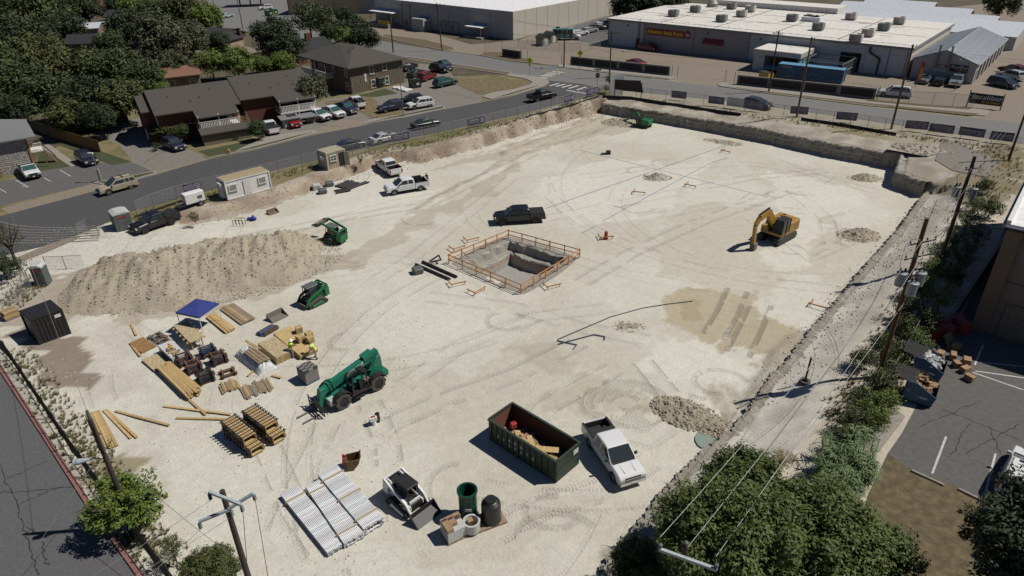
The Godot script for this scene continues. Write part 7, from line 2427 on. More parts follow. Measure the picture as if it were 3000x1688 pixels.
func track_loader(label: String, at: Vector3, turn: float, m: Material, low: Material, bucket: int, pitch := 0.0):
	var v := thing("track_loader", label, "loader", at, turn)
	v.rotation.z = pitch
	var up := bucket == 2
	for s in [-1,1]:
		crawler(v, s * 0.75, [Vector2(-0.95,0.03), Vector2(0.75,0.03), Vector2(1.0,0.25), Vector2(0.95,0.45), Vector2(-0.35,0.75), Vector2(-0.65,0.72), Vector2(-1.2,0.3), Vector2(-1.15,0.12)],0.22, M.track_dusty if m != M.white_panel else M.rubber)
		plate("track_frame", [Vector2(-0.8,0.14), Vector2(0.7,0.14), Vector2(0.6,0.34), Vector2(-0.5,0.5)],0.02,0.01, s * 0.985, low, v)
		plate("side_panel", [Vector2(-1.55,0.5), Vector2(0.9,0.45), Vector2(0.9,0.75), Vector2(-0.5,1.05), Vector2(-1.0,1.75), Vector2(-1.5,1.75)],0.05,0.02, s * 0.5, low, v)
		plate("rear_tower", [Vector2(-1.6,0.7), Vector2(-1.15,0.7), Vector2(-1.05,1.75), Vector2(-1.5,1.85)],0.06,0.02, s * 0.72, m, v)
		var e := V(0.95,2.3, s * 0.7) if up else V(0.75,0.95, s * 0.72)
		beam("lift_arm", V(-1.4,1.75, s * 0.72), e,0.12,0.24, m, v)
		beam("arm_drop", e + V(-0.05,0.05,0), e + (V(0.5,-0.5,0) if up else V(0.45,-0.6,0)),0.13,0.2, m, v)
		beam("cylinder", V(-1.2,0.9, s * 0.6), V(-0.3,1.5, s * 0.66),0.08,0.08, M.black_metal, v)
		pbox("tail_light", V(-1.62,1.15, s * 0.6), V(0.05,0.2,0.12), M.lamp_red, v)
		for x in [-0.55,0.62]:
			beam("cab_post", V(x,0.95, s * 0.42), V(x * 0.9,2.0, s * 0.4),0.06,0.06, M.black, v)
		beam("cab_screen", V(-0.5,1.5, s * 0.42), V(0.4,1.5, s * 0.42),0.02,0.85, M.glass, v)
	plate("body", [Vector2(-1.6,0.35), Vector2(0.85,0.35), Vector2(0.9,0.8), Vector2(0.2,0.9), Vector2(-0.6,1.0), Vector2(-1.0,1.5), Vector2(-1.6,1.5)],0.45,0.04,0, M.black_metal, v)
	pbox("rear_door", V(-1.64,0.95,0), V(0.06,0.9,1.3), low, v)
	pbox("rear_mark", V(-1.4,1.05,-0.565), V(0.4,0.22,0.02), M.sign_red, v)
	pbox("rear_mark", V(-1.4,1.05,0.565), V(0.4,0.22,0.02), M.sign_red, v)
	beam("cross_tube", V(-1.4,1.82,-0.72), V(-1.4,1.82,0.72),0.1,0.1, m, v)
	var rb := MB.new()
	rb.cbox(V(0.0,2.04,0), V(1.35,0.1,0.95),0.04)
	part("cab_roof", rb, M.black_metal if m == M.white_panel else M.plastic_grey, v)
	pbox("seat", V(-0.2,1.1,0), V(0.5,0.4,0.5), M.black, v)
	pbox("cab_front", V(0.72,0.75,0), V(0.1,0.5,0.85), M.white_panel if m == M.white_panel else M.black, v)
	var ba := V(1.35,1.75,0) if up else V(1.25,0.28,0)
	if bucket > 0:
		var bm: Material = M.black_metal if bucket == 1 else M.mud_grey
		var bk := Node3D.new()
		bk.name = "bucket"
		v.add_child(bk)
		bk.position = ba
		bk.rotation.z = 0.25 if up else -0.12
		plate("shell", [Vector2(0,0), Vector2(0.85,-0.22), Vector2(0.87,-0.18), Vector2(0.08,0.06), Vector2(0.1,0.5), Vector2(0.04,0.5)],0.98,0.01,0, bm, bk)
		for s in [-1,1]:
			plate("bucket_cheek", [Vector2(0,0), Vector2(0.86,-0.2), Vector2(0.8,-0.05), Vector2(0.1,0.52), Vector2(0.02,0.5)],0.025,0.005, s * 0.97, bm, bk)
	else:
		beam("coupler", V(1.25,0.3,-0.55), V(1.25,0.3,0.55),0.08,0.45, M.track_dusty, v)

func excavator(called: String, label: String, at: Vector3, turn: float, k: float, m: Material, house: float, jnt: Array) -> Node3D:
	var v := thing(called, label, "excavator", at, turn)
	v.scale = Vector3.ONE * k
	for s in [-1,1]:
		crawler(v, s * 1.05, [Vector2(-1.7,0.04), Vector2(1.7,0.04), Vector2(2.0,0.25), Vector2(2.0,0.6), Vector2(1.75,0.85), Vector2(-1.75,0.85), Vector2(-2.0,0.6), Vector2(-2.0,0.25)],0.3, M.track_dusty,0.19)
	pbox("car_body", V(0,0.6,0), V(1.6,0.5,1.6), M.black_metal, v)
	var u := Node3D.new()
	u.name = "upper"
	v.add_child(u)
	u.rotation.y = house
	var hb := MB.new()
	hb.cbox(V(-0.75,1.65,0), V(3.1,1.3,2.6),0.12)
	part("house", hb, m, u)
	pbox("deck", V(0.9,1.2,0.0), V(1.5,0.3,2.5), m, u)
	pbox("side_box", V(1.1,1.55,0.85), V(1.1,0.6,0.8), m, u)
	for x in [-1.9,-1.2,-0.4]:
		pbox("vent_grid", V(x,2.31,0.5), V(0.4,0.03,0.3), M.black_metal, u)
	for y in [1.4,1.65,1.9]:
		pbox("rear_slot", V(-1.5, y,-1.31), V(1.0,0.05,0.03), M.trim_brown, u)
	var cb := MB.new()
	cb.prof(PackedVector2Array([Vector2(0.0,1.3), Vector2(1.55,1.3), Vector2(1.7,1.9), Vector2(1.45,2.85), Vector2(0.0,2.85)]),0.5,0.06,0,0,-0.8)
	part("cab", cb, M.glass, u)
	var rf := MB.new()
	rf.cbox(V(0.72,2.9,-0.8), V(1.6,0.12,1.06),0.04)
	part("cab_roof", rf, M.black_metal, u)
	for q in [[0.03,-1.3], [0.8,-1.31], [1.55,-1.3], [1.55,-0.3], [0.03,-0.3]]:
		beam("cab_post", V(q[0],1.3, q[1]), V(q[0] - 0.05,2.86, q[1]),0.09,0.09, M.black_metal, u)
	var B: Array = jnt
	for i in B.size() - 1:
		var w: float = [0.42,0.4,0.34,0.3,0.3][mini(i,4)]
		var h: float = [0.75,0.62,0.55,0.42,0.4][mini(i,4)]
		beam(["boom", "boom", "stick", "stick", "stick"][mini(i,4)], B[i], B[i + 1], w, h, m, u)
	beam("boom_ram", B[0] + V(0.3,-0.5,0.3), B[1].lerp(B[0],0.1) + V(0,-0.1,0.3),0.16,0.16, M.black_metal, u)
	beam("stick_ram", B[1] + V(-0.1,0.45,0), B[2] + V(0.15,0.45,0),0.17,0.17, M.black_metal, u)
	return v

func build_machines():
	var v := thing("telehandler", "green telescopic handler with lowered forks beside block pallet", "telehandler", V(-12.76,0,-43.66),-2.361)
	var G: Material = M.green_rental
	for x in [-1.62,1.62]:
		for s in [-1,1]:
			wheel(v, V(x,0.68, s * 1.0),0.68,0.42, M.black_metal, true)
			for k in 20:
				var a := TAU * k / 20
				pbox("tyre_lug", V(x + cos(a) * 0.68,0.68 + sin(a) * 0.68, s * 1.0 + (0.1 if k % 2 else -0.1)), V(0.1,0.14,0.2), M.rubber_dusty, v, V(0,0, a))
			var fd := MB.new()
			for k in 6:
				var a0 := 0.25 + k * 0.44
				var a1 := a0 + 0.44
				fd.bar(V(x + cos(a0) * 0.84,0.68 + sin(a0) * 0.84, s * 1.0), V(x + cos(a1) * 0.84,0.68 + sin(a1) * 0.84, s * 1.0),0.5,0.05)
			part("mudguard", fd, M.black, v)
	plate("chassis", [Vector2(-2.45,0.6), Vector2(2.5,0.6), Vector2(2.6,0.95), Vector2(1.2,1.15), Vector2(-2.4,1.2)],0.55,0.05,0, G, v)
	for s in [-1,1]:
		plate("rear_tower", [Vector2(-2.6,0.75), Vector2(-0.9,0.8), Vector2(-1.3,1.3), Vector2(-1.75,2.2), Vector2(-2.1,2.75), Vector2(-2.5,2.7)],0.05,0.02, s * 0.48, G, v)
	pbox("counterweight", V(-2.6,1.0,0), V(0.5,0.5,1.7), G, v)
	plate("engine_hood", [Vector2(-1.2,0.8), Vector2(1.0,0.8), Vector2(0.9,1.45), Vector2(-1.1,1.5)],0.35,0.05,0.85, G, v)
	beam("boom", V(-2.55,2.75,0), V(1.75,1.9,0),0.46,0.62, G, v)
	beam("boom_section", V(1.7,1.9,0), V(2.15,1.81,0),0.52,0.72, G, v)
	beam("boom_section", V(2.1,1.8,0), V(2.45,1.73,0),0.4,0.56, G, v)
	beam("boom_collar", V(1.85,1.88,0), V(1.93,1.865,0),0.58,0.78, M.black_metal, v)
	pbox("boom_saddle", V(-1.55,2.9,0), V(0.9,0.4,0.62), G, v, V(0,0,-0.2))
	plate("boom_head", [Vector2(2.4,2.0), Vector2(2.95,1.95), Vector2(3.25,0.55), Vector2(2.95,0.4), Vector2(2.7,1.2), Vector2(2.4,1.45)],0.22,0.03,0, G, v)
	beam("lift_ram", V(-1.1,0.95,0.1), V(-1.45,2.5,0.1),0.16,0.16, M.black_metal, v)
	pbox("front_box", V(2.35,0.85,-0.62), V(0.5,0.55,0.5), M.plastic_light, v)
	pbox("front_axle", V(1.62,0.68,0), V(0.35,0.35,1.7), M.black_metal, v)
	for q in [[-0.75,-1.15], [0.75,-1.15], [-0.75,-0.35], [0.75,-0.35]]:
		beam("cab_post", V(q[0],0.75, q[1]), V(q[0] * 0.8,2.45, q[1]),0.09,0.09, M.black, v)
	for k in 9:
		beam("roof_bar", V(-0.55 + k * 0.14,2.47,-1.18), V(-0.55 + k * 0.14,2.47,-0.32),0.04,0.05, M.black_metal, v)
	pbox("cab_roof", V(-0.5,2.5,-0.75), V(0.45,0.06,0.9), M.black_metal, v)
	pbox("cab_floor", V(0,0.78,-0.8), V(1.7,0.12,0.9), M.black, v)
	pbox("dash", V(0.68,1.25,-0.75), V(0.2,0.8,0.7), M.black, v)
	pbox("seat", V(-0.3,1.15,-0.75), V(0.5,0.7,0.5), M.black, v)
	pbox("step", V(0.2,0.48,-1.15), V(0.8,0.08,0.3), M.black_metal, v)
	pbox("extinguisher", V(-0.6,1.7,-1.2), V(0.12,0.4,0.12), M.red, v)
	for y in [0.25,0.6,0.95]:
		beam("fork_rail", V(3.35, y,-1.1), V(3.35, y,1.1),0.08,0.1, M.black_metal, v)
	for z in [-1.1,-0.6,0.0,0.6,1.1]:
		beam("fork_upright", V(3.35,0.2, z), V(3.35,1.15, z),0.08,0.06, M.black_metal, v)
	for z in [-0.45,0.45]:
		beam("fork", V(3.42,0.1, z), V(4.85,0.07, z),0.13,0.06, M.track_dusty, v)
	var tx := text("SUNBELT",0.34, M.white, v, V(-0.35,2.36,-0.245), V(0, PI,0.195), true, false,0.02)
	text("RENTALS",0.14, M.white, v, V(-0.45,2.17,-0.245), V(0, PI,0.195), true, false,0.02)
	var fl := MB.new()
	for k in 8:
		var a := TAU * k / 8
		fl.cyl(V(0.55 + cos(a) * 0.12,2.16 + sin(a) * 0.12,-0.235), V(0.55 + cos(a) * 0.12,2.16 + sin(a) * 0.12,-0.25),0.05,0.05,6)
	part("emblem", fl, M.sign_yellow, v)
	track_loader("green track loader without bucket beside the dirt heap", V(-19.63,0,-57.94),-2.269, M.green_loader, M.green_loader,0)
	track_loader("white track loader with black bucket beside pipe bundles", V(-6.91,0,-31.9),-0.761, M.white_panel, M.white_panel,1)
	track_loader("dusty green track loader with raised bucket climbing the dirt heap", V(-20.83,0,-72.27),2.684, M.green_loader, M.green_loader,2,0.12)
	var ex := excavator("excavator", "yellow excavator with breaker head lowered to the floor", V(30.59,0,-71.23),-2.431,1.0, M.digger_yellow,0.0, [V(0.6,1.7,0.2), V(2.6,4.0,0.2), V(4.3,3.75,0.2), V(4.95,3.1,0.2), V(4.75,0.9,0.2)])
	var hd := MB.new()
	hd.cbox(V(4.6,0.5,0.2), V(0.7,0.8,0.6),0.06)
	part("breaker_head", hd, M.mud_grey, ex.get_node("upper"))
	excavator("mini_excavator", "small green excavator digging at the far corner bank", V(23.15,0,-116.87),2.453,0.62, M.green_loader,0.0, [V(0.8,1.7,0.1), V(2.4,3.6,0.1), V(4.2,3.4,0.1), V(4.9,2.9,0.1), V(5.0,1.2,0.1)])
	var d := thing("roll_off_skip", "long dark green roll-off skip half full of timber scrap", "skip", V(1.33,0,-36.62),-0.761)
	var L := 6.3
	var Hh := 1.85
	for s in [-1,1]:
		pbox("side", V(0, Hh / 2 + 0.1, s * 1.2), V(L, Hh,0.06), M.green_skip, d)
		pbox("liner", V(0, Hh / 2 + 0.12, s * 1.166), V(L - 0.16, Hh - 0.2,0.008), M.rust_brown, d)
		for k in 12:
			pbox("rib", V(-L / 2 + 0.25 + k * (L - 0.5) / 11, Hh / 2 + 0.08, s * 1.27), V(0.08, Hh - 0.16,0.08), M.green_skip, d)
		pbox("top_rail", V(0, Hh + 0.1, s * 1.24), V(L + 0.1,0.12,0.16), M.green_skip, d)
	for s in [-1,1]:
		pbox("end", V(s * L / 2, Hh / 2 + 0.1,0), V(0.07, Hh,2.44), M.green_skip, d)
		pbox("end_liner", V(s * (L / 2 - 0.045), Hh / 2 + 0.12,0), V(0.01, Hh - 0.3,2.3), M.rust, d)
		pbox("end_rail", V(s * L / 2, Hh + 0.1,0), V(0.16,0.12,2.4), M.green_skip, d)
		pbox("end_bar", V(s * (L / 2 + 0.06),0.85,0), V(0.06,0.14,2.3), M.green_skip, d)
	pbox("floor", V(0,0.16,0), V(L - 0.1,0.1,2.3), M.rust, d)
	pbox("notice", V(L / 2 + 0.045,1.5,-0.8), V(0.02,0.4,0.5), M.white_dull, d)
	var side := -1.0 if (d.transform.basis * V(0,0,-1)).z > 0 else 1.0
	for q in [["3",-2.25,0.75], ["7",-1.7,0.75], ["8",-1.12,1.0], ["5",-1.12,0.55], ["0",-0.58,1.05], ["8",-0.58,0.6], ["0",0.0,1.05], ["3",0.0,0.6], ["7",0.55,0.75], ["5",1.1,0.7]]:
		text(q[0],0.36, M.white_dull, d, V(q[1], q[2] + 0.15, side * 1.24), V(0,0.0 if side > 0 else PI,0), true, false,0.012)
	var hp := MB.new()
	for k in 60:
		hp.box(V(rnd(-2.0,3.0), rnd(0.25,0.5), rnd(-1.0,1.0)), V(rnd(0.2,0.6), rnd(0.15,0.4), rnd(0.2,0.5)), V(rnd(0,3), rnd(0,3),0))
	var hs := one("scrap_heap", hp, M.mud_grey, "grey rubble and rags on the bottom of the green skip", "rubble", d.position, d.rotation.y)
	hs.set_meta("kind", "stuff")
	for k in 26:
		var w := MB.new()
		var l := rnd(0.7,2.4)
		w.box(Vector3.ZERO, V(l, rnd(0.03,0.06), rnd(0.1,0.55)))
		var o := one("scrap_board", w, [M.lumber, M.plywood, M.lumber_b, M.cardboard][k % 4], "timber offcut thrown in the green skip", "board", d.transform * V(rnd(-1.9,2.0),0.6 + k * 0.025, side * rnd(0.0,0.8)),0, "scrap boards in the skip")
		o.rotation = V(rnd(-0.25,0.25), d.rotation.y + rnd(-0.7,0.7), rnd(-0.2,0.2))
	var gk := MB.new()
	gk.cbox(V(0,0.2,0), V(0.45,0.4,0.35),0.05)
	one("fuel_can", gk, M.red, "red can thrown on boards in the green skip", "can", d.transform * V(-1.9,1.2,0),0.4)

# ---------- people: bones joined into one smooth skin ----------
func person(label: String, at: Vector3, turn: float, jn: Dictionary, bones: Array, hat: Material, vest: bool):
	var p := thing("person", label, "person", at, turn, "")
	var cell := 0.035
	var lo := V(9,9,9)
	var hi := -lo
	for b in bones:
		for e in [jn[b[0]], jn[b[1]]]:
			lo = lo.min(e)
			hi = hi.max(e)
	lo -= Vector3.ONE * 0.22
	hi += Vector3.ONE * 0.22
	var nx := int((hi.x - lo.x) / cell) + 2
	var ny := int((hi.y - lo.y) / cell) + 2
	var nz := int((hi.z - lo.z) / cell) + 2
	var f := PackedFloat32Array()
	f.resize(nx * ny * nz)
	f.fill(1.0)
	var own := PackedInt32Array()
	own.resize(f.size())
	for bi in bones.size():
		var a: Vector3 = jn[bones[bi][0]]
		var b: Vector3 = jn[bones[bi][1]]
		var ra: float = bones[bi][2]
		var rb: float = bones[bi][3]
		var ab := b - a
		var l2 := maxf(ab.length_squared(),0.0001)
		var m := maxf(ra, rb) + 0.1
		var c0 := ((a.min(b) - Vector3.ONE * m - lo) / cell).floor()
		var c1 := ((a.max(b) + Vector3.ONE * m - lo) / cell).ceil()
		for k in range(maxi(0, int(c0.z)), mini(nz, int(c1.z))):
			for j in range(maxi(0, int(c0.y)), mini(ny, int(c1.y))):
				for i in range(maxi(0, int(c0.x)), mini(nx, int(c1.x))):
					var q := lo + V(i, j, k) * cell
					var t := clampf((q - a).dot(ab) / l2,0,1)
					var dd := q.distance_to(a + ab * t) - lerpf(ra, rb, t)
					var id := (k * ny + j) * nx + i
					if dd < f[id]:
						own[id] = bi
					var h := clampf(0.5 + 0.5 * (f[id] - dd) / 0.04,0,1)
					f[id] = lerpf(f[id], dd, h) - 0.04 * h * (1.0 - h)
	var vid := {}
	var pos := PackedVector3Array()
	var col := PackedColorArray()
	for k in nz - 1:
		for j in ny - 1:
			for i in nx - 1:
				var s := Vector3.ZERO
				var n := 0
				var ins := 0
				var base := (k * ny + j) * nx + i
				var cr := [base, base + 1, base + nx, base + nx + 1, base + nx * ny, base + nx * ny + 1, base + nx * ny + nx, base + nx * ny + nx + 1]
				for c in cr:
					if f[c] < 0:
						ins += 1
				if ins == 0 or ins == 8:
					continue
				for e in [[0,1], [2,3], [4,5], [6,7], [0,2], [1,3], [4,6], [5,7], [0,4], [1,5], [2,6], [3,7]]:
					var fa := f[cr[e[0]]]
					var fb := f[cr[e[1]]]
					if (fa < 0) != (fb < 0):
						var t := fa / (fa - fb)
						var va := V(e[0] & 1, (e[0] >> 1) & 1, e[0] >> 2)
						var vb := V(e[1] & 1, (e[1] >> 1) & 1, e[1] >> 2)
						s += va.lerp(vb, t)
						n += 1
				vid[base] = pos.size()
				pos.append(lo + (V(i, j, k) + s / n) * cell)
				col.append(bones[own[base]][4])
	var st := SurfaceTool.new()
	st.begin(Mesh.PRIMITIVE_TRIANGLES)
	st.set_smooth_group(0)
	var d := [1, nx, nx * ny]
	for base in vid:
		for ax in 3:
			var o1: int = d[(ax + 1) % 3]
			var o2: int = d[(ax + 2) % 3]
			if (f[base] < 0) == (f[base + d[ax]] < 0):
				continue
			if not (vid.has(base - o1) and vid.has(base - o2) and vid.has(base - o1 - o2)):
				continue
			var qd := [base, base - o1, base - o1 - o2, base - o2]
			if f[base] < 0:
				qd.reverse()
			for t in [0,1,2,0,2,3]:
				var w: int = vid[qd[t]]
				st.set_color(col[w])
				st.add_vertex(pos[w])
	st.generate_normals()
	if not M.has("figure"):
		M.figure = StandardMaterial3D.new()
		M.figure.vertex_color_use_as_albedo = true
		M.figure.roughness = 0.85
	mi("body", st.commit(), M.figure, p)
	var h: Vector3 = jn.head
	var hb := MB.new()
	hb.lathe(h + V(0,0.03,0), [Vector2(0.17,0), Vector2(0.125,0.02), Vector2(0.11,0.09), Vector2(0.06,0.13), Vector2(0,0.14)],14)
	part("hat", hb, hat, p)
	if vest:
		var a: Vector3 = jn.chest
		var b: Vector3 = jn.hip
		for k in 2:
			var c := a.lerp(b,0.35 + k * 0.35)
			var bd := MB.new()
			bd.cyl(c - (a - b).normalized() * 0.025, c + (a - b).normalized() * 0.025,0.195 - k * 0.015,0.195 - k * 0.015,14, false)
			part("vest_stripe", bd, M.steel if k == 0 else M.orange, p)
func figure(lean: float, lh: Vector3, rh: Vector3, lf: Vector3, rf: Vector3) -> Dictionary:
	var hip := V(0,0.95,0)
	var dir := V(sin(lean), cos(lean),0)
	var chest := hip + dir * 0.42
	var neck := chest + dir * 0.14
	var head := neck + (dir + V(0.25,0.2,0)).normalized() * 0.16
	var j := {"hip": hip, "chest": chest, "neck": neck, "head": head, "nose": head + V(0.1,-0.01,0)}
	for s in [["l",-1.0, lh, lf], ["r",1.0, rh, rf]]:
		var sh: Vector3 = chest + V(0,0.04, s[1] * 0.19)
		var hand: Vector3 = s[2]
		var hp: Vector3 = hip + V(0,-0.04, s[1] * 0.1)
		var ft: Vector3 = s[3]
		j["sh" + s[0]] = sh
		j["el" + s[0]] = sh.lerp(hand,0.5) + V(-0.05,-0.05, s[1] * 0.06)
		j["ha" + s[0]] = hand
		var fd: Vector3 = (hand - j["el" + s[0]]).normalized()
		for k in 4:
			j["f%d%s" % [k, s[0]]] = hand + fd * (0.1 - absf(k - 1.4) * 0.012) + V(0,-0.02, (k - 1.5) * 0.028)
		j["th" + s[0]] = hand + fd * 0.04 + V(0.03,0.02,-s[1] * 0.06)
		j["hp" + s[0]] = hp
		j["kn" + s[0]] = hp.lerp(ft,0.5) + V(0.05,0,0)
		j["an" + s[0]] = ft + V(0,0.09,0)
		j["to" + s[0]] = ft + V(0.17,0.04,0)
	return j

func bones_of(top: Color, sleeve: Color, legs: Color) -> Array:
	var sk := Color(0.28,0.15,0.095)
	var bt := Color(0.06,0.045,0.035)
	var b := [["hip", "chest",0.15,0.17, top], ["chest", "neck",0.13,0.06, top], ["neck", "head",0.055,0.09, sk], ["head", "nose",0.1,0.03, sk]]
	for s in ["l", "r"]:
		b.append(["chest", "sh" + s,0.12,0.08, top])
		b.append(["sh" + s, "el" + s,0.07,0.052, sleeve])
		b.append(["el" + s, "ha" + s,0.05,0.036, sleeve])
		for k in 4:
			b.append(["ha" + s, "f%d%s" % [k, s],0.03,0.012, sk])
		b.append(["ha" + s, "th" + s,0.026,0.012, sk])
		b.append(["hip", "hp" + s,0.14,0.11, legs])
		b.append(["hp" + s, "kn" + s,0.105,0.075, legs])
		b.append(["kn" + s, "an" + s,0.072,0.05, legs])
		b.append(["an" + s, "to" + s,0.055,0.045, bt])
	return b

func build_people():
	var hv := Color(0.5,0.75,0.03)
	person("person in lime vest, white hard hat and jeans reaching onto plywood stack", V(-19.15,0,-48.7),0.755, figure(0.25, V(0.5,1.1,-0.2), V(0.45,1.2,0.2), V(-0.05,0,-0.12), V(0.02,0,0.14)), bones_of(hv, Color(0.04,0.05,0.05), Color(0.08,0.11,0.18)), M.white, true)
	person("person in lime vest and khaki trousers bending over plywood stack end", V(-16.95,0,-48.55),2.896, figure(0.75, V(0.55,0.75,-0.2), V(0.5,0.7,0.22), V(-0.15,0,-0.13), V(0.15,0,0.14)), bones_of(Color(0.45,0.6,0.12), Color(0.12,0.14,0.13), Color(0.32,0.24,0.18)), M.black, true)
	person("person in dark clothes standing at the white pickup tailgate", V(-11.56,0,-90.13),-2.180, figure(0.12, V(0.3,1.25,-0.15), V(0.3,1.3,0.18), V(0,0,-0.12), V(0.03,0,0.12)), bones_of(Color(0.03,0.03,0.035), Color(0.1,0.08,0.07), Color(0.08,0.08,0.09)), M.lumber, false)

# ---------- things on the site ----------
func rocks(par: Node, n: int, spread: Callable, lo: float, hi: float, m: Material, called := "clods") -> MultiMeshInstance3D:
	if not cache.has("rock"):
		var b := MB.new()
		var pts := []
		for i in 12:
			var y := 1.0 - 2.0 * (i + 0.5) / 12
			var r := sqrt(1.0 - y * y)
			pts.append(V(cos(i * 2.4) * r, y * 0.8, sin(i * 2.4) * r) * rnd(0.75,1.1))
		for i in 12:
			for j in range(i + 1,12):
				for k in range(j + 1,12):
					var nn: Vector3 = (pts[j] - pts[i]).cross(pts[k] - pts[i])
					var pos := 0
					var neg := 0
					for q in 12:
						if q != i and q != j and q != k:
							if nn.dot(pts[q] - pts[i]) > 0:
								pos += 1
							else:
								neg += 1
					if pos == 0:
						b.tri(pts[i], pts[j], pts[k])
					elif neg == 0:
						b.tri(pts[i], pts[k], pts[j])
		cache["rock"] = b.mesh()
	var mm := MultiMesh.new()
	mm.transform_format = MultiMesh.TRANSFORM_3D
	mm.mesh = cache["rock"]
	mm.instance_count = n
	for i in n:
		var p: Vector3 = spread.call()
		var s := lerpf(lo, hi, pow(rng.randf(),3.0))
		mm.set_instance_transform(i, Transform3D(Basis.from_euler(V(rnd(0,6), rnd(0,6), rnd(0,6))).scaled(V(s, s * rnd(0.6,1.0), s)), p))
	var o := MultiMeshInstance3D.new()
	o.name = called
	o.multimesh = mm
	o.material_override = m
	o.set_meta("kind", "stuff")
	par.add_child(o, true)
	return o

func pile(label: String, at: Vector3, rx: float, rz: float, h: float, turn: float, m: Material, clods: int, cs: float, ridge_ := 0.0):
	var o := thing("dirt_pile", label, "dirt pile", on_site(at), turn)
	var n := 84 if rx > 6 else 30
	var hf := func(u: float, w: float) -> float:
		if rx > 6:
			w += 0.3
			w *= 1.5 if w < 0 else 0.8
		var du := maxf(0.0, absf(u) - ridge_) / (1.0 - ridge_)
		var x := u * rx + at.x
		var z := w * rz + at.z
		var d := sqrt(du * du + w * w) + n2.get_noise_2d(x * 3, z * 3) * 0.35
		return h * pow(clampf(1.05 - d,0.0,1.0),0.85) * (0.9 + 0.25 * n1.get_noise_2d(x * 16, z * 2) + 0.35 * n2.get_noise_2d(x * 4, z * 4)) + n1.get_noise_2d(x * 11, z * 11) * 0.16 * smooth(2.2 - d * 2.0) - 0.08
	var b := MB.new()
	var hs := PackedFloat32Array()
	for i in n + 1:
		for j in n + 1:
			hs.append(hf.call((i * 2.2 / n) - 1.1, (j * 2.2 / n) - 1.1))
	var nf := func(i: int, j: int) -> Vector3:
		var hx := hs[mini(i + 1, n) * (n + 1) + j] - hs[maxi(i - 1,0) * (n + 1) + j]
		var hz := hs[i * (n + 1) + mini(j + 1, n)] - hs[i * (n + 1) + maxi(j - 1,0)]
		return V(-hx * n / (4.4 * rx),1,-hz * n / (4.4 * rz)).normalized()
	for i in n:
		for j in n:
			for e in [[0,0], [1,0], [1,1], [0,0], [1,1], [0,1]]:
				var I: int = i + e[0]
				var J: int = j + e[1]
				b.put(V((I * 2.2 / n - 1.1) * rx, hs[I * (n + 1) + J], (J * 2.2 / n - 1.1) * rz), nf.call(I, J))
	part("mound", b, m, o)
	rocks(o, clods, func() -> Vector3:
		var a := rng.randf() * TAU
		var r := sqrt(rng.randf()) * 1.12
		var u := cos(a) * r
		var w := sin(a) * r
		return V(u * rx, maxf(0.0, hf.call(u, w)), w * rz), cs * 0.35, cs * 1.6, m)

func boards(called: String, label: String, at: Vector3, turn: float, l: float, n: int, layers: int, bw: float, bh: float, mats: Array, loose := 0.08, cat := "lumber", group := "") -> Node3D:
	var o := thing(called, label, cat, at, turn, group)
	for k in layers:
		for i in n:
			if k == layers - 1 and loose > 0.05 and rng.randf() < 0.2:
				continue
			pbox("board", V(rnd(-loose, loose), bh * (k + 0.5) + 0.06, (i - (n - 1) / 2.0) * bw * 1.03), V(l, bh * 0.97, bw), mats[rng.randi() % mats.size()], o, V(0, rnd(-0.012,0.012) * loose * 8,0))
	for x in [-0.35,0.35]:
		pbox("bearer", V(x * l,0.03,0), V(0.09,0.06, n * bw), M.lumber_old, o)
	return o

func steel_stack(at: Vector3, turn: float, layers: int, m: Material, label: String):
	var o := thing("steel_frame_stack", label, "steel frames", at, turn, "stacked steel forming frames")
	for k in layers:
		var y := 0.1 + k * 0.16
		var c: Material = [m, M.blue_steel, M.rust_brown, M.black_metal][(k + layers) % 4] if k < layers - 1 else m
		for z in [-0.38,0.38]:
			pbox("rail", V(rnd(-0.05,0.05), y, z), V(1.35,0.07,0.12), c, o)
		for x in [-0.45,0.45]:
			pbox("rail", V(x + rnd(-0.04,0.04), y + 0.075,0), V(0.12,0.07,1.05), c, o)
		for x in [-0.5,0.5]:
			pbox("lug", V(x, y + 0.03,0.5), V(0.14,0.14,0.1), c, o)

func column_forms(at: Vector3, turn: float, l: float, label: String):
	var o := thing("column_form_stack", label, "formwork", at, turn, "rows of column forms")
	for k in 2:
		var y := 0.18 + k * 0.6
		var ll := l if k == 0 else l * 0.8
		var x0 := 0.0 if k == 0 else -l * 0.1
		for i in 6:
			pbox("slat", V(x0, y + 0.5,-0.4 + i * 0.16), V(ll,0.07,0.13), [M.lumber_b, M.lumber][i % 2], o)
		for z in [-0.46,0.46]:
			pbox("side_panel", V(x0, y + 0.25, z), V(ll,0.46,0.05), M.plywood, o)
		pbox("base_panel", V(x0, y,0), V(ll,0.05,0.96), M.plywood, o)
		for i in 9:
			var x := x0 - ll / 2 + 0.15 + i * (ll - 0.3) / 8
			var rb := MB.new()
			rb.bar(V(x, y + 0.56,-0.7), V(x, y + 0.56,0.7),0.06,0.06)
			for s in [-0.54,0.54]:
				rb.bar(V(x, y - 0.1, s), V(x, y + 0.7, s),0.08,0.08)
			part("steel_rib", rb, [M.blue_steel, M.rust_brown, M.black_metal][i % 3], o)
	for x in [-0.4,0.4]:
		pbox("bearer", V(x * l,0.06,0), V(0.1,0.12,1.5), M.lumber, o)

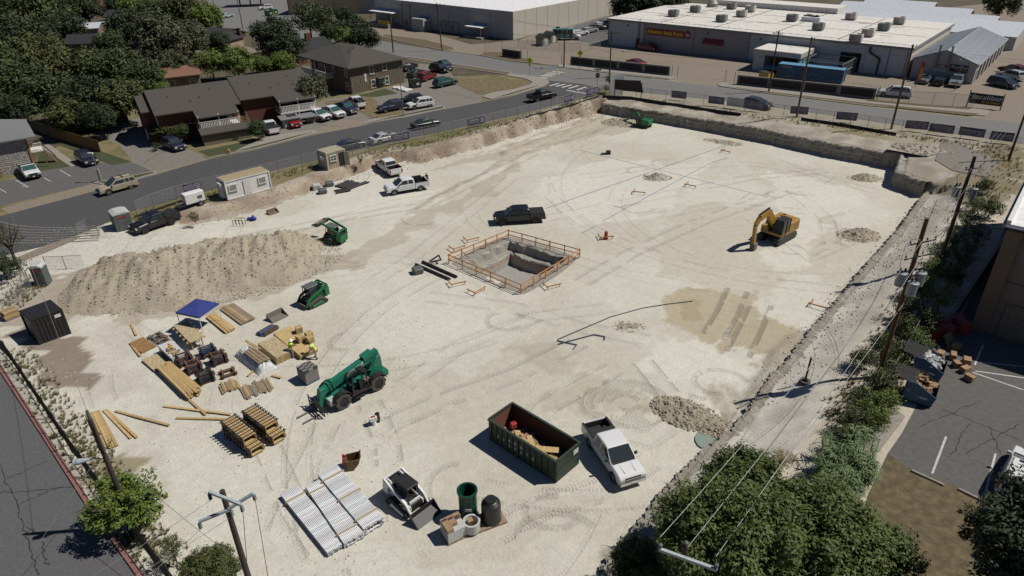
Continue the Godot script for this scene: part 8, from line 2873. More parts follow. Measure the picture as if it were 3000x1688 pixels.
func pipe_bundle(label: String, a: Vector3, b: Vector3, n: int, rows: int, straps: int):
	var o := thing("pipe_bundle", label, "pipes", on_site((a + b) / 2), atan2(-(b.z - a.z), b.x - a.x), "bundles of white plastic pipe")
	var l := a.distance_to(b)
	var r := 0.048
	var key := "pipe%.1f" % l
	var c := MB.new()
	c.cyl(V(-l / 2,0,0), V(l / 2,0,0), r, r,8, false)
	c.cyl(V(-l / 2,0,0), V(l / 2,0,0), r * 0.8, r * 0.8,8, false)
	cache[key] = c.mesh()
	for k in rows:
		for i in n - (k % 2):
			if k > 0 and k < rows - 2 and i > 1 and i < n - 3:
				continue
			var p := mi("pipe", cache[key], M.pvc, o)
			p.position = V(rnd(-0.04,0.04),0.1 + r + k * r * 1.75, (i - (n - 1) / 2.0 + (0.5 if k % 2 else 0.0)) * r * 2.02)
	for s in straps:
		var x := -l * 0.36 + s * l * 0.72 / maxf(1, straps - 1)
		var hh := 0.13 + rows * r * 1.8
		var sb := MB.new()
		sb.bar(V(x, hh,-n * r - 0.06), V(x, hh, n * r + 0.06),0.09,0.05)
		for q in [-1,1]:
			sb.bar(V(x,0.0, q * (n * r + 0.05)), V(x, hh, q * (n * r + 0.05)),0.09,0.05)
		part("band", sb, M.tan_plastic, o)
	for x in [-0.16,0.16]:
		pbox("strap", V(x * l,0.115 + rows * r * 1.8,0), V(0.03,0.008, n * r * 2), M.strap_teal, o)

func batter(at: Vector3, turn: float):
	var o := thing("batter_board", "low orange timber corner marker set in the pale floor", "marker", at, turn, "orange corner markers")
	for q in [[V(-0.7,0,0), V(-0.7,0.45,0)], [V(0.7,0,0), V(0.7,0.45,0)], [V(-0.7,0,-0.9), V(-0.7,0.45,-0.9)]]:
		beam("stake", q[0], q[1],0.06,0.06, M.orange_wood, o)
	beam("rail", V(-0.85,0.38,0.05), V(0.85,0.38,0.05),0.04,0.12, M.orange_wood, o)
	beam("rail", V(-0.75,0.36,0.2), V(-0.75,0.36,-1.05),0.04,0.12, M.orange_wood, o)

func container(called: String, label: String, at: Vector3, turn: float, l: float, w: float, h: float, m: Material, top: Material, ribs: int, smooth_sides := false) -> Node3D:
	var o := thing(called, label, "container", at, turn)
	pbox("shell", V(0, h / 2 + 0.05,0), V(l - 0.08, h - 0.1, w - 0.08), m, o)
	pbox("roof", V(0, h + 0.02,0), V(l,0.06, w), top, o)
	for y in [0.06, h - 0.06]:
		for s in [-1,1]:
			pbox("frame_rail", V(0, y, s * w / 2), V(l,0.12,0.1), m, o)
			pbox("frame_rail", V(s * l / 2, y,0), V(0.1,0.12, w), m, o)
	for sx in [-1,1]:
		for sz in [-1,1]:
			pbox("corner_post", V(sx * l / 2, h / 2, sz * w / 2), V(0.14, h,0.14), m, o)
	for k in ribs:
		for s in ([] if smooth_sides else [-1,1]):
			pbox("rib", V(-l / 2 + (k + 0.5) * l / ribs, h / 2, s * (w / 2 - 0.02)), V(l / ribs * 0.5, h - 0.2,0.07), m, o)
		pbox("roof_rib", V(-l / 2 + (k + 0.5) * l / ribs, h + 0.06,0), V(l / ribs * 0.5,0.03, w - 0.1), top, o)
	return o

func toilet(label: String, at: Vector3, turn: float, w: float):
	var o := thing("portable_toilet", label, "toilet", at, turn)
	var b := MB.new()
	b.cbox(V(0,1.05,0), V(w,2.1, w),0.06)
	part("cabin", b, M.plastic_grey, o)
	var r := MB.new()
	r.prof(PackedVector2Array([Vector2(-w / 2 - 0.04,2.05), Vector2(w / 2 + 0.04,2.05), Vector2(w / 2,2.2), Vector2(w / 4,2.38), Vector2(-w / 4,2.38), Vector2(-w / 2,2.2)]), w / 2 + 0.04,0.04)
	part("roof", r, M.plastic_light, o)
	pbox("door", V(0,1.0, w / 2 + 0.01), V(w * 0.62,1.8,0.05), M.plastic_grey, o)
	pbox("notice", V(0,1.72, w / 2 + 0.05), V(w * 0.46,0.25,0.02), M.sign_red, o)
	pbox("notice", V(-w / 2 - 0.02,1.72,0), V(0.02,0.2,0.35), M.sign_red, o)

func build_site_things():
	pile("long tan dirt heap with clods behind the timber yard", V(-33.4,0,-64.7),13.6,7.0,2.5,0.32, M.soil_pile,8000,0.085,0.6)
	pile("small grey gravel pile beside the shallow hole", V(20.77,0,-91.82),1.9,1.4,0.8,0, M.soil_white,400,0.1)
	pile("small tan gravel pile in front of the vertical cut corner", V(49.55,0,-90.26),2.2,1.4,0.9,0, M.soil_pile,400,0.09)
	pile("tan spoil pile at the foot of the right bank", V(40.28,0,-71.75),2.4,1.8,1.0,0.3, M.soil_pile,450,0.1)
	pile("lumpy brown clay heap beside the puddle", V(13.13,0,-40.55),2.6,1.6,0.8,-0.6, M.soil_pile,900,0.13)
	pile("lumpy brown clay heap at the bank end by the puddle", V(15.21,0,-38.65),1.9,1.3,0.6,-0.7, M.soil_pile,500,0.13)
	pile("brown spoil mound behind the small green excavator", V(20.29,0,-119.13),4.0,2.4,1.1,-0.3, M.soil_pile,500,0.14)
	pile("low crumbled heap below the far cut bank", V(34.56,0,-107.57),3.0,1.2,0.45,-0.5, M.soil_white,350,0.12)
	pile("rubble slope at the top of the far right bank", V(59.47,2.79,-93.79),4.4,2.4,0.7,-0.7, M.soil_white,900,0.14)
	pile("small crumbled earth ring in the middle of the floor", V(10.62,0,-52.92),1.4,0.9,0.25,0, M.soil_pile,200,0.08)
	var gr := Node3D.new()
	gr.name = "loose_stones"
	add_child(gr)
	tag(gr, "loose pale stones scattered over the near ground and banks", "stones", "", "stuff")
	rocks(gr,3800, func() -> Vector3:
		return on_site(V(rnd(-40,-8),0, rnd(-56,-24))),0.02,0.1, M.rock, "pale_stones")
	rocks(gr,2600, func() -> Vector3:
		var t := rng.randf()
		return on_site(V(18.44,-0,-41.74).lerp(V(50.9,0.9,-78.45), t) + V(rnd(-1.2,3.4),0, rnd(-1.5,1.5))),0.03,0.16, M.rock, "bank_stones")
	rocks(gr,2400, func() -> Vector3:
		return on_site(V(-40.63,0.13,-78.37).lerp(V(15.63,1.85,-126.8), rng.randf()) + V(rnd(-1.5,2.5),0, rnd(-1.5,2.5))),0.03,0.15, M.rock_tan, "clod_line")
	rocks(gr,2200, func() -> Vector3:
		return on_site(V(rnd(-56,-40),0, rnd(-76,-62))),0.03,0.11, M.rock, "entry_gravel")
	var lm := [M.lumber, M.lumber_a, M.lumber_b]
	boards("board_stack", "wide stack of grey-brown boards beside the blue canopy", V(-26.39,0,-56),-0.762,4.2,5,3,0.28,0.05, [M.lumber_old, M.lumber_grey, M.lumber_a])
	boards("board_stack", "narrow stack of yellow boards under the canopy edge", V(-27.35,0,-54.32),-0.771,3.9,4,4,0.24,0.05, lm)
	boards("board_stack", "long stack of new yellow beams beside steel frames", V(-27.48,0,-45.36),-0.743,5.4,6,5,0.2,0.1, lm,0.3)
	boards("plywood_stack", "large low plywood stack with loose boxes on it", V(-19.36,0,-50.71),-0.817,4.9,1,6,1.7,0.07, [M.plywood, M.lumber_b],0.03, "plywood")
	boards("plywood_stack", "tall plywood stack with pale top sheet", V(-20.67,0,-49.36),-0.782,3.2,1,9,1.6,0.075, [M.plywood, M.plywood_dusty],0.04, "plywood")
	boards("plywood_stack", "flat pale plywood sheets with printed marks on the ground", V(-30.63,0,-48.07),-0.731,2.4,1,3,1.3,0.05, [M.plywood_dusty],0.03, "plywood")
	boards("short_board_pile", "fan of short boards nearest the single steel frame", V(-23.1,0,-44.67),-1.016,1.3,9,2,0.16,0.06, [M.lumber, M.lumber_old],0.25)
	boards("short_board_pile", "wide fan of short mixed boards beside the block pallet", V(-20.8,0,-44.35),-0.970,1.6,15,2,0.15,0.05, [M.lumber, M.lumber_old, M.lumber_grey],0.35)
	boards("tool_sheet", "brown plywood sheet with timber handles and a bottle on it", V(-33.06,0,-50.83),-0.688,2.4,1,2,1.3,0.05, [M.fence_wood],0.0, "plywood")
	boards("rail_bundle", "blue steel rails laid flat on a pallet by the loose bucket", V(-22.5,0,-52.91),0.982,1.6,6,3,0.16,0.09, [M.blue_steel, M.blue_dark, M.rust_brown],0.15, "steel rails")
	boards("pallet_stack", "stacked brown pallets with white sheet by the dark container", V(-47.56,0.42,-55.4),0.964,1.2,5,8,0.22,0.1, [M.lumber_old, M.lumber],0.06, "pallets")
	var pw: Vector3 = V(-19.39,0,-50.82)
	for q in [[0.6,0.3], [1.25,-0.25], [1.5,0.45], [0.1,-1.2]]:
		var bx := MB.new()
		bx.cbox(V(0,0.3,0), V(0.6,0.6,0.6),0.02)
		one("plywood_box", bx, M.plywood, "open plywood box form on the large plywood stack", "box", pw + V(q[0],0.48, q[1]), rnd(0,1), "plywood box forms")
	var lines := [[V(-32.8,0,-41.18), V(-29.62,0,-37.21)], [V(-32.6,0,-41.34), V(-29.38,0,-37.31)], [V(-32.45,0,-41.46), V(-29.09,0,-37.38)], [V(-32.31,0,-41.54), V(-28.92,0,-37.52)], [V(-32.16,0,-41.61), V(-28.74,0,-37.66)], [V(-31.82,0,-41.73), V(-28.16,0,-38.51)], [V(-31.63,0,-41.77), V(-27.76,0,-38.58)], [V(-30.87,0,-41.63), V(-25.94,0,-39.9)], [V(-27.44,0,-42.25), V(-21.72,0,-41.07)], [V(-25.83,0,-40.79), V(-19.59,0,-40.38)], [V(-25.97,0,-43.24), V(-23.68,0,-41.11)], [V(-35.78,0,-54.42), V(-34.38,0,-52.47)], [V(-34.24,0,-51.08), V(-32.44,0,-49.13)], [V(-22.09,0,-45.98), V(-21.13,0,-48.91)], [V(-20.1,0,-46.08), V(-19.2,0,-45.68)], [V(-28.02,0,-55.55), V(-26.93,0,-54.31)]]
	for i in lines.size():
		var w := MB.new()
		var a: Vector3 = on_site(lines[i][0]) + V(0,0.07,0)
		var b: Vector3 = on_site(lines[i][1]) + V(0,0.09 + i * 0.004,0)
		w.bar(Vector3.ZERO, b - a,0.19,0.07)
		one("loose_board", w, lm[i % 3], "single yellow plank lying loose on pale ground", "plank", a,0, "loose planks")
	for q in [[V(-26.56,0,-49.3),0.662,5, "blue_steel", "blue topped steel frame stack beside the forming table"], [V(-25.21,0,-48.14),0.670,6, "rust_brown", "rusty steel frame stack facing the white tarp"], [V(-28.09,0,-48.01),0.686,6, "rust_brown", "rusty steel frame stack touching the white wrapped crate"], [V(-26.86,0,-46.9),0.647,6, "rust", "steel frame stack with red-brown top rails, middle of its row"], [V(-25.33,0,-45.54),0.652,6, "black_metal", "dark steel frame stack at the end of the long beams"], [V(-23.83,0,-46.4),0.585,2, "rust", "single low rusty steel frame by the short boards"]]:
		steel_stack(q[0], q[1], q[2], M[q[3]], q[4])
	column_forms(V(-19.66,0,-37.97),-0.720,3.8, "row of yellow column forms with steel ribs, nearer the pipe bundles")
	column_forms(V(-18.49,0,-39.17),-0.701,3.8, "row of yellow column forms with steel ribs, nearer the telehandler")
	pipe_bundle("low loose bundle of white pipes spilling to the ground", V(-14.94,0,-32.96), V(-10.74,0,-28.2),13,3,1)
	pipe_bundle("middle bundle of white pipes with two tan bands", V(-13.38,0,-33.51), V(-9.82,0,-28.79),14,5,2)
	pipe_bundle("fullest bundle of white pipes with three tan bands", V(-12.75,0,-34.5), V(-8.78,0,-29.79),15,7,3)
	var tb := thing("forming_table", "dusty plywood forming table on timber frame", "table", V(-29.04,0,-51.61),-0.813)
	pbox("top", V(0,0.95,0), V(3.8,0.06,1.25), M.plywood_dusty, tb)
	for k in 5:
		pbox("joist", V(-1.6 + k * 0.8,0.85,0), V(0.08,0.14,1.7), M.lumber_b, tb)
		for s in [-0.45,0.45]:
			pbox("leg", V(-1.6 + k * 0.8,0.4, s), V(0.09,0.8,0.09), M.lumber, tb)
	var wc := thing("wrapped_crate", "long white wrapped crate with tools on top", "crate", V(-29.5,0,-49.06),-0.764)
	pbox("wrap", V(0,0.42,0), V(2.9,0.8,1.2), M.tarp_white, wc)
	pbox("dark_side", V(0.2,0.36,0.61), V(2.3,0.4,0.02), M.print_dark, wc)
	for k in 9:
		pbox("tool", V(rnd(-1.2,1.2),0.87, rnd(-0.4,0.4)), V(rnd(0.15,0.6),0.09, rnd(0.1,0.4)), [M.lumber_b, M.yellow, M.cardboard, M.plastic_grey][k % 4], wc, V(0, rnd(0,3),0))
	var rk := thing("salvage_pallet", "grey pallet heaped with couplers and clamps", "pallet", V(-31.96,0,-51.79),-0.701)
	for k in 8:
		pbox("slat", V(-1.1 + k * 0.3,0.14,0), V(0.12,0.03,1.3), M.lumber_grey, rk)
	for k in 40:
		pbox("clamp", V(rnd(-0.9,0.9), rnd(0.18,0.4), rnd(-0.5,0.5)), V(rnd(0.1,0.5),0.08,0.1), [M.mud_grey, M.galvanised, M.rust_brown][k % 3], rk, V(rnd(0,1), rnd(0,3),0))
	var tp := thing("tarp_bundle", "crumpled white tarp bundle topped with brown boards", "bundle", V(-22.14,0,-48.17),-0.752)
	var tm := MB.new()
	for i in 20:
		for j in 10:
			var q := []
			for e in [[0,0], [1,0], [1,1], [0,1]]:
				var u: float = (i + e[0]) / 20.0 * 2 - 1
				var w: float = (j + e[1]) / 10.0 * 2 - 1
				var y := 0.75 * (1.0 - pow(absf(w),3.0)) * (1.0 - pow(absf(u),8.0)) + n1.get_noise_2d(u * 60, w * 30) * 0.14
				q.append(V(u * 2.3, maxf(0.0, y), w * 0.85))
			tm.quad(q[0], q[3], q[2], q[1])
	part("tarp", tm, M.tarp_white, tp)
	for k in 7:
		pbox("board", V(0.5 + rnd(-0.1,0.1),0.86 + (k % 2) * 0.06,-0.5 + k * 0.15), V(2.6,0.06,0.13), M.lumber_old, tp)
	for k in 2:
		pbox("board", V(-1.2,0.9,-0.5 - k * 0.16), V(2.2,0.06,0.13), M.lumber_a, tp, V(0,0.1 * k,0))
	var cn := thing("canopy_tent", "blue pop-up canopy on thin white legs", "canopy", V(-28.9,0,-53.9),-0.35)
	var cm := MB.new()
	for s in 4:
		var bs := Basis(Vector3.UP, s * PI / 2)
		cm.tri(bs * V(-1.3,2.1,1.3), bs * V(1.3,2.1,1.3), V(0,2.3,0))
		cm.quad(bs * V(-1.3,1.95,1.32), bs * V(1.3,1.95,1.32), bs * V(1.3,2.1,1.3), bs * V(-1.3,2.1,1.3))
		beam("leg", bs * V(1.25,0,1.25), bs * V(1.25,2.1,1.25),0.05,0.05, M.white_panel, cn)
	part("cover", cm, M.blue_tarp, cn)
	var cp := thing("block_pallet", "wrapped pallet of grey concrete blocks by the telehandler", "pallet", V(-16.84,0,-45.53),0.832)
	pbox("skid", V(0,0.07,0), V(1.25,0.14,1.25), M.blue_dark, cp)
	for k in 6:
		for i in 3:
			for j in 6:
				pbox("block", V(-0.41 + i * 0.41,0.24 + k * 0.2,-0.51 + j * 0.205), V(0.4,0.19,0.19), M.cmu_dark if k == 5 and (i + j) % 2 else M.cmu, cp)
	for q in [["grey loader bucket lying by itself near the plywood", V(-22.36,0,-55.34),-0.703, "mud_grey",1.0], ["brown grading bucket lying by itself near the black pickup", V(-30.42,0,-80.9),-0.757, "trim_brown",0.8]]:
		var lb := thing("loader_bucket", q[0], "bucket", q[1], q[2])
		lb.scale = Vector3.ONE * q[4]
		plate("shell", [Vector2(-0.4,0.04), Vector2(0.6,0.02), Vector2(0.62,0.06), Vector2(-0.3,0.1), Vector2(-0.36,0.6), Vector2(-0.44,0.6)],0.85,0.01,0, M[q[3]], lb)
		for s in [-1,1]:
			plate("cheek", [Vector2(-0.42,0.04), Vector2(0.6,0.04), Vector2(0.5,0.14), Vector2(-0.36,0.6)],0.02,0.005, s * 0.84, M[q[3]], lb)
	var eb := thing("digger_bucket", "rusty toothed digger bucket with red coupling standing alone", "bucket", V(-11.2,0,-35.38),0.219)
	plate("shell", [Vector2(-0.4,0.1), Vector2(0.0,0.02), Vector2(0.4,0.5), Vector2(0.55,1.0), Vector2(0.5,1.02), Vector2(0.3,0.55), Vector2(-0.05,0.12), Vector2(-0.35,0.25), Vector2(-0.4,0.9), Vector2(-0.48,0.9)],0.4,0.01,0, M.bucket_brown, eb)
	for s in [-1,1]:
		plate("cheek", [Vector2(-0.42,0.12), Vector2(0.0,0.04), Vector2(0.38,0.5), Vector2(0.5,0.98), Vector2(-0.4,0.88)],0.025,0.005, s * 0.4, M.bucket_brown, eb)
		plate("coupling", [Vector2(-0.7,0.5), Vector2(-0.45,0.4), Vector2(-0.4,1.0), Vector2(-0.65,1.15)],0.04,0.01, s * 0.18, M.red, eb)
	for k in 5:
		beam("tooth", V(0.52,0.98,-0.34 + k * 0.17), V(0.6,1.16,-0.34 + k * 0.17),0.07,0.05, M.rust, eb)
	var gp := thing("drain_pipe", "tall dark green plastic pipe standing on end", "pipe", V(-2.97,0,-30.86))
	var gb := MB.new()
	gb.lathe(Vector3.ZERO, [Vector2(0.66,0), Vector2(0.66,0.12), Vector2(0.58,0.18), Vector2(0.58,2.12), Vector2(0.66,2.18), Vector2(0.66,2.3), Vector2(0.53,2.3), Vector2(0.5,0.05)],28)
	part("barrel", gb, M.green_pipe, gp)
	pbox("plate_label", V(0.05,1.1,0.585), V(0.42,0.22,0.02), M.white_dull, gp)
	var bt := thing("black_tank", "black dome-topped plastic tank strapped on a pallet", "tank", V(-1.5,0,-30.44))
	var bb := MB.new()
	bb.lathe(Vector3.ZERO, [Vector2(0,0.16), Vector2(0.62,0.16), Vector2(0.62,1.45), Vector2(0.58,1.62), Vector2(0.4,1.78), Vector2(0.36,1.8), Vector2(0.36,1.92), Vector2(0.0,1.94)],28)
	part("body", bb, M.tank_black, bt)
	pbox("pallet", V(-0.35,0.08,0.1), V(2.4,0.15,1.3), M.lumber_old, bt, V(0,0.42,0))
	var sp := thing("wrapped_coil", "plastic wrapped black coil with small carton inside", "coil", V(-2.7,0,-29.66))
	var sb := MB.new()
	sb.lathe(V(0,0.16,0), [Vector2(0.5,0), Vector2(0.55,0.75), Vector2(0.42,0.75), Vector2(0.36,0.2), Vector2(0,0.2)],20)
	part("coil", sb, M.wrap, sp)
	pbox("carton", V(-0.1,0.75,-0.05), V(0.35,0.5,0.3), M.cardboard, sp, V(0.2,0.5,0))
	var bp := thing("carton_pallet", "shrink-wrapped pallet of brown cartons with dark print", "cartons", V(-3.81,0,-29.36),0.562)
	pbox("pallet", V(0,0.07,0), V(1.35,0.14,1.15), M.lumber_old, bp)
	for k in 4:
		for i in 3:
			for j in 3:
				if k < 3 or i + j < 3:
					pbox("carton", V(-0.43 + i * 0.43,0.28 + k * 0.27,-0.36 + j * 0.36), V(0.42,0.26,0.35), M.cardboard if k == 3 else M.wrap, bp)
	for i in 3:
		pbox("print", V(-0.43 + i * 0.4,1.225,-0.36 + i * 0.08), V(0.34,0.01,0.16), M.print_dark, bp)
	for q in [["white pail with printed carton on top beside a black pail", V(-10.49,0,-39.8), "white"], ["black stacked pails beside the white pail", V(-10.26,0,-40.11), "tank_black"]]:
		var pl := thing("pail", q[0], "pail", q[1])
		var pb := MB.new()
		pb.lathe(Vector3.ZERO, [Vector2(0.15,0), Vector2(0.18,0.4), Vector2(0.19,0.42), Vector2(0,0.43)],16)
		part("pail_body", pb, M[q[2]], pl)
		if q[2] == "white":
			pbox("carton", V(-0.05,0.6,0), V(0.55,0.3,0.4), M.white_panel, pl, V(0,0.5,0))
			pbox("print", V(-0.05,0.755,0), V(0.35,0.01,0.2), M.red, pl, V(0,0.5,0))
		else:
			var p2 := MB.new()
			p2.lathe(V(0,0.44,0), [Vector2(0.15,0), Vector2(0.18,0.36), Vector2(0,0.37)],16)
			part("upper_pail", p2, M.tank_black, pl)
	var ba := thing("red_barrel", "red plastic barrel standing in an orange corner marker", "barrel", V(10.97,0,-71.78))
	var rb := MB.new()
	rb.lathe(Vector3.ZERO, [Vector2(0.3,0), Vector2(0.3,0.1), Vector2(0.22,0.12), Vector2(0.2,0.9), Vector2(0,0.92)],16)
	part("barrel_body", rb, M.red, ba)
	for q in [[V(11.03,0,-71.6),0.164], [V(17.13,0,-85.44),-0.276], [V(24.48,0,-87.67),-0.632], [V(33.3,0,-102.07),-0.791], [V(29.1,0,-55.57),-0.627], [V(-5.48,0,-61.04),0.414], [V(4.22,0,-60.27),0.437], [V(-4.47,0,-71.55),0.493], [V(-5.92,0,-69.36),0.627], [V(52.75,0,-85.32),-1.078], [V(-3.26,0,-59.57),0.827]]:
		batter(q[0], q[1])
	var of := container("site_office", "white site office cabin with barred windows and ribbed tan roof", V(-35.28,0.93,-86.02),0.745,6.0,2.4,2.5, M.white_panel, M.roof_tan,22, true)
	for x in [-2.1,1.9]:
		window(of, V(x,1.5,1.21),1.1,0.9,0, M.white_dull, M.glass,0)
		for k in 7:
			pbox("bar", V(x - 0.42 + k * 0.14,1.5,1.3), V(0.05,0.8,0.03), M.white_dull, of)
	pbox("door", V(-0.2,1.1,1.23), V(0.95,2.0,0.06), M.white_dull, of)
	pbox("air_unit", V(-3.25,1.2,0.2), V(0.5,1.9,1.0), M.plastic_light, of)
	var bg := container("beige_cabin", "beige ribbed container cabin with open door", V(-25.73,1.17,-95.24),0.768,3.0,2.4,2.5, M.box_beige, M.box_beige,11)
	window(bg, V(-0.5,1.6,1.24),1.0,0.9,0, M.white_dull, M.glass,2)
	pbox("doorway", V(0.85,1.15,1.23), V(0.8,2.0,0.04), M.dark_opening, bg)
	pbox("door", V(1.5,1.15,1.55), V(0.75,2.0,0.05), M.box_beige, bg, V(0,-0.8,0))
	pbox("air_unit", V(-1.7,1.7,0.4), V(0.45,0.5,0.6), M.white_panel, bg)
	var dk := container("dark_container", "dark grey ribbed storage container near the iron fence", V(-42.17,0.32,-52.48),0.867,2.5,2.5,2.6, M.box_dark, M.box_dark,8)
	pbox("label_plate", V(0.8,2.1,1.3), V(0.5,0.3,0.02), M.white_dull, dk)
	toilet("large grey portable toilet with white ribbed roof beside black pickup", V(-46.99,0.35,-76.04),0.705,1.9)
	toilet("small grey portable toilet by the loose gate", V(-48.25,0.43,-61.94),0.130,1.15)
	var ge := thing("generator_trailer", "white generator on a black trailer beside the fence", "generator", V(-40.6,0.78,-81.64),0.803)
	var gm := MB.new()
	gm.cbox(V(0.2,1.25,0), V(2.5,1.3,1.05),0.05)
	part("housing", gm, M.white_panel, ge)
	pbox("frame", V(-0.2,0.5,0), V(3.8,0.14,0.9), M.black_metal, ge)
	beam("drawbar", V(-1.6,0.5,0), V(-2.6,0.45,0),0.1,0.1, M.black_metal, ge)
	for s in [-1,1]:
		wheel(ge, V(0.7,0.36, s * 0.7),0.36,0.22, M.steel)
		pbox("vent", V(0.8,1.2, s * 0.535), V(0.6,0.4,0.02), M.plastic_grey, ge)

# ---------- right lot ----------
func build_right_lot():
	sheet("parking_lot", pv([34.6,-47.7,41.1,-51.6,47.3,-55.2,56.7,-54.6,36.5,-28.7,29.3,-29.5,27.7,-31.1,25.6,-32.8,24.9,-34.1,26.8,-36,29.6,-39.2]),0.02, M.asphalt_lot)
	sheet("path", pv([39.1,-50.3,55.9,-70.1,62.8,-77.7,64.8,-77.5,40.6,-49.2]),0.03, M.asphalt_lot)
	sheet("dry_ground", pv([17.9,-24.6,22,-30.6,24.9,-34.1,25.6,-32.8,27.7,-31.1,29.3,-29.5,33.5,-27.3,31.4,-22.2,16.8,-20.7]),0.016, M.dry_grass)
	raised("pavement", pv([24.5,-36,27.3,-39.1,27.6,-38.5,27.8,-37.6,27.3,-37.1,23.8,-33.7,23.3,-34.2]),0.12, M.concrete)
	var w := MB.new()
	for q in [[V(29.61,1.82,-35.57), V(26.86,1.74,-32.23)], [V(31.9,1.85,-33.83), V(29.05,1.76,-30.3)], [V(35.53,1.99,-42.55), V(37.93,2.02,-40.28)], [V(38.45,2.08,-46.09), V(36.24,2.01,-43.49)], [V(35.83,2,-42.71), V(38.9,2.05,-41.69)], [V(36.81,2.03,-43.82), V(39.81,2.08,-43.08)]]:
		stripe(q[0], q[1],0.13,0.026, w)
	struct("road_marking", w, M.paint_white)
	var b := MB.new()
	b.cbox(V(0,0.07,0), V(1.9,0.14,0.18),0.03)
	one("wheel_stop", b, M.concrete, "concrete wheel stop beside dry leaves and first bay line", "wheel stop", V(26.34,1.72,-31.84),-0.766, "wheel stops in the right lot")
	one("wheel_stop", b, M.concrete, "concrete wheel stop in front of the white hatchback", "wheel stop", V(28.36,1.75,-30.14),-0.825, "wheel stops in the right lot")
	var cw := thing("retaining_wall", "long grey concrete wall between hedge and stucco building", "wall", Vector3.ZERO)
	beam("wall", V(37.64,2.49,-49.51), V(49.1,2.82,-61.72),0.3,1.4, M.concrete, cw)
	beam("wall", V(49.1,2.82,-61.72), V(59.45,3.11,-72.78),0.3,1.4, M.concrete, cw)
	beam("kerb_wall", V(34.75,2.22,-48.12), V(29.08,2.06,-41.83),0.25,0.7, M.concrete, cw)
	beam("kerb_wall", V(29.08,2.06,-41.83), V(24.4,1.91,-35.85),0.25,0.7, M.concrete, cw)
	chain_fence("pipe rail and mesh fence leaning among the right hedge", [V(37.68,2.11,-52.13), V(34.4,2.02,-48.44), V(30.85,1.91,-44.22), V(28.35,1.84,-41.28)],1.7, "",2.5)
	chain_fence("short black mesh fence panel beside the reeds", [V(23.59,1.69,-34.82), V(24.22,1.7,-34.3), V(23.46,1.67,-33.16)],1.1, "",1.2)
	for q in [[V(29.89,1.86,-39.78),-0.629, "dark blue slant-top bin full of flattened cartons", "cardboard"], [V(32.01,1.92,-42.59),-0.665, "dark blue slant-top bin full of white rubbish bags", "wrap"]]:
		var o := thing("rubbish_bin", q[2], "skip bin", q[0], q[1], "slant-top bins in the right lot")
		for s in [-1,1]:
			plate("side", [Vector2(-1.0,0.15), Vector2(0.85,0.15), Vector2(1.05,1.0), Vector2(-0.3,1.75), Vector2(-1.0,1.75)],0.03,0.01, s * 0.95, M.blue_dark if s > 0 else M.box_dark, o)
		pbox("front", V(0.96,0.6,0), V(0.06,0.9,1.86), M.box_dark, o, V(0,0,-0.2))
		pbox("back", V(-1.0,0.95,0), V(0.06,1.6,1.86), M.box_dark, o)
		pbox("base", V(0,0.2,0), V(1.9,0.1,1.86), M.box_dark, o)
		pbox("notice", V(0.3,0.7,0.985), V(0.5,0.15,0.01), M.white_dull, o)
		for s in [-0.48,0.48]:
			var lid := pbox("lid", V(-1.15,1.78, s), V(1.5,0.05,0.92), M.black, o, V(0,0,-0.12))
			for k in 5:
				pbox("lid_rib", V(0,0.04,-0.36 + k * 0.18), V(1.4,0.03,0.06), M.black_metal, lid)
		var fill := MB.new()
		for k in 34:
			var x := rnd(-0.6,0.8)
			fill.box(V(x,1.35 - x * 0.45 + rnd(-0.1,0.1), rnd(-0.75,0.75)), V(rnd(0.2,0.55),0.05 if q[3] == "cardboard" else 0.25, rnd(0.2,0.5)), V(rnd(-0.7,0.7), rnd(0,3), rnd(-0.9,0.1)))
		var fo := one("rubbish_fill", fill, M[q[3]], ["torn brown cartons heaped in a slant-top bin", "white bags heaped in a slant-top bin"][0 if q[3] == "cardboard" else 1], "rubbish", o.position, o.rotation.y)
		fo.set_meta("kind", "stuff")
	for q in [V(34.67,1.98,-43.34), V(34.94,1.98,-42.66), V(34.66,1.97,-41.6), V(35.03,2,-44.46), V(35.7,2,-43.74), V(34.16,1.98,-44.74), V(36.03,2.03,-45.74)]:
		var cb := MB.new()
		cb.cbox(V(0,0.25,0), V(rnd(0.5,0.8),0.5, rnd(0.4,0.6)),0.02)
		one("carton", cb, M.cardboard, "brown carton dumped beside the slant-top bins", "carton", q, rnd(0,3), "cartons by the bins")
	for q in [V(36.27,2.05,-48.6), V(36.16,2.04,-47.57), V(37.76,2.09,-48.78), V(37.74,2.08,-48), V(35.25,2.02,-47.36)]:
		var cr := MB.new()
		for k in 3:
			cr.cbox(V(0,0.2 + k * 0.36,0), V(1.0,0.3,0.8),0.03)
		one("crate_stack", cr, M.sign_red, "stack of dark red plastic crates in the building shade", "crates", q, rnd(0,1), "red crates by the wall")
	var pt := MB.new()
	for k in 7:
		pt.box(V(-0.5 + k * 0.167,0,0.06), V(0.1,1.2,0.02))
	for y in [-0.5,0.0,0.5]:
		pt.box(V(0, y,0), V(1.1,0.1,0.09))
	var po := one("wood_pallet", pt, M.lumber_old, "wooden pallet leaning on crates near the bins", "pallet", V(35.65,2.02,-46.24) + V(0,0.5,0),0.6)
	po.rotation.x = -0.6

# ---------- small things ----------
func sign_post(called: String, label: String, at: Vector3, h: float, turn := 0.0) -> Node3D:
	var o := thing(called, label, "sign", at, turn)
	beam("post", V(0,-0.1,0), V(0, h,0),0.06,0.06, M.galvanised, o)
	return o

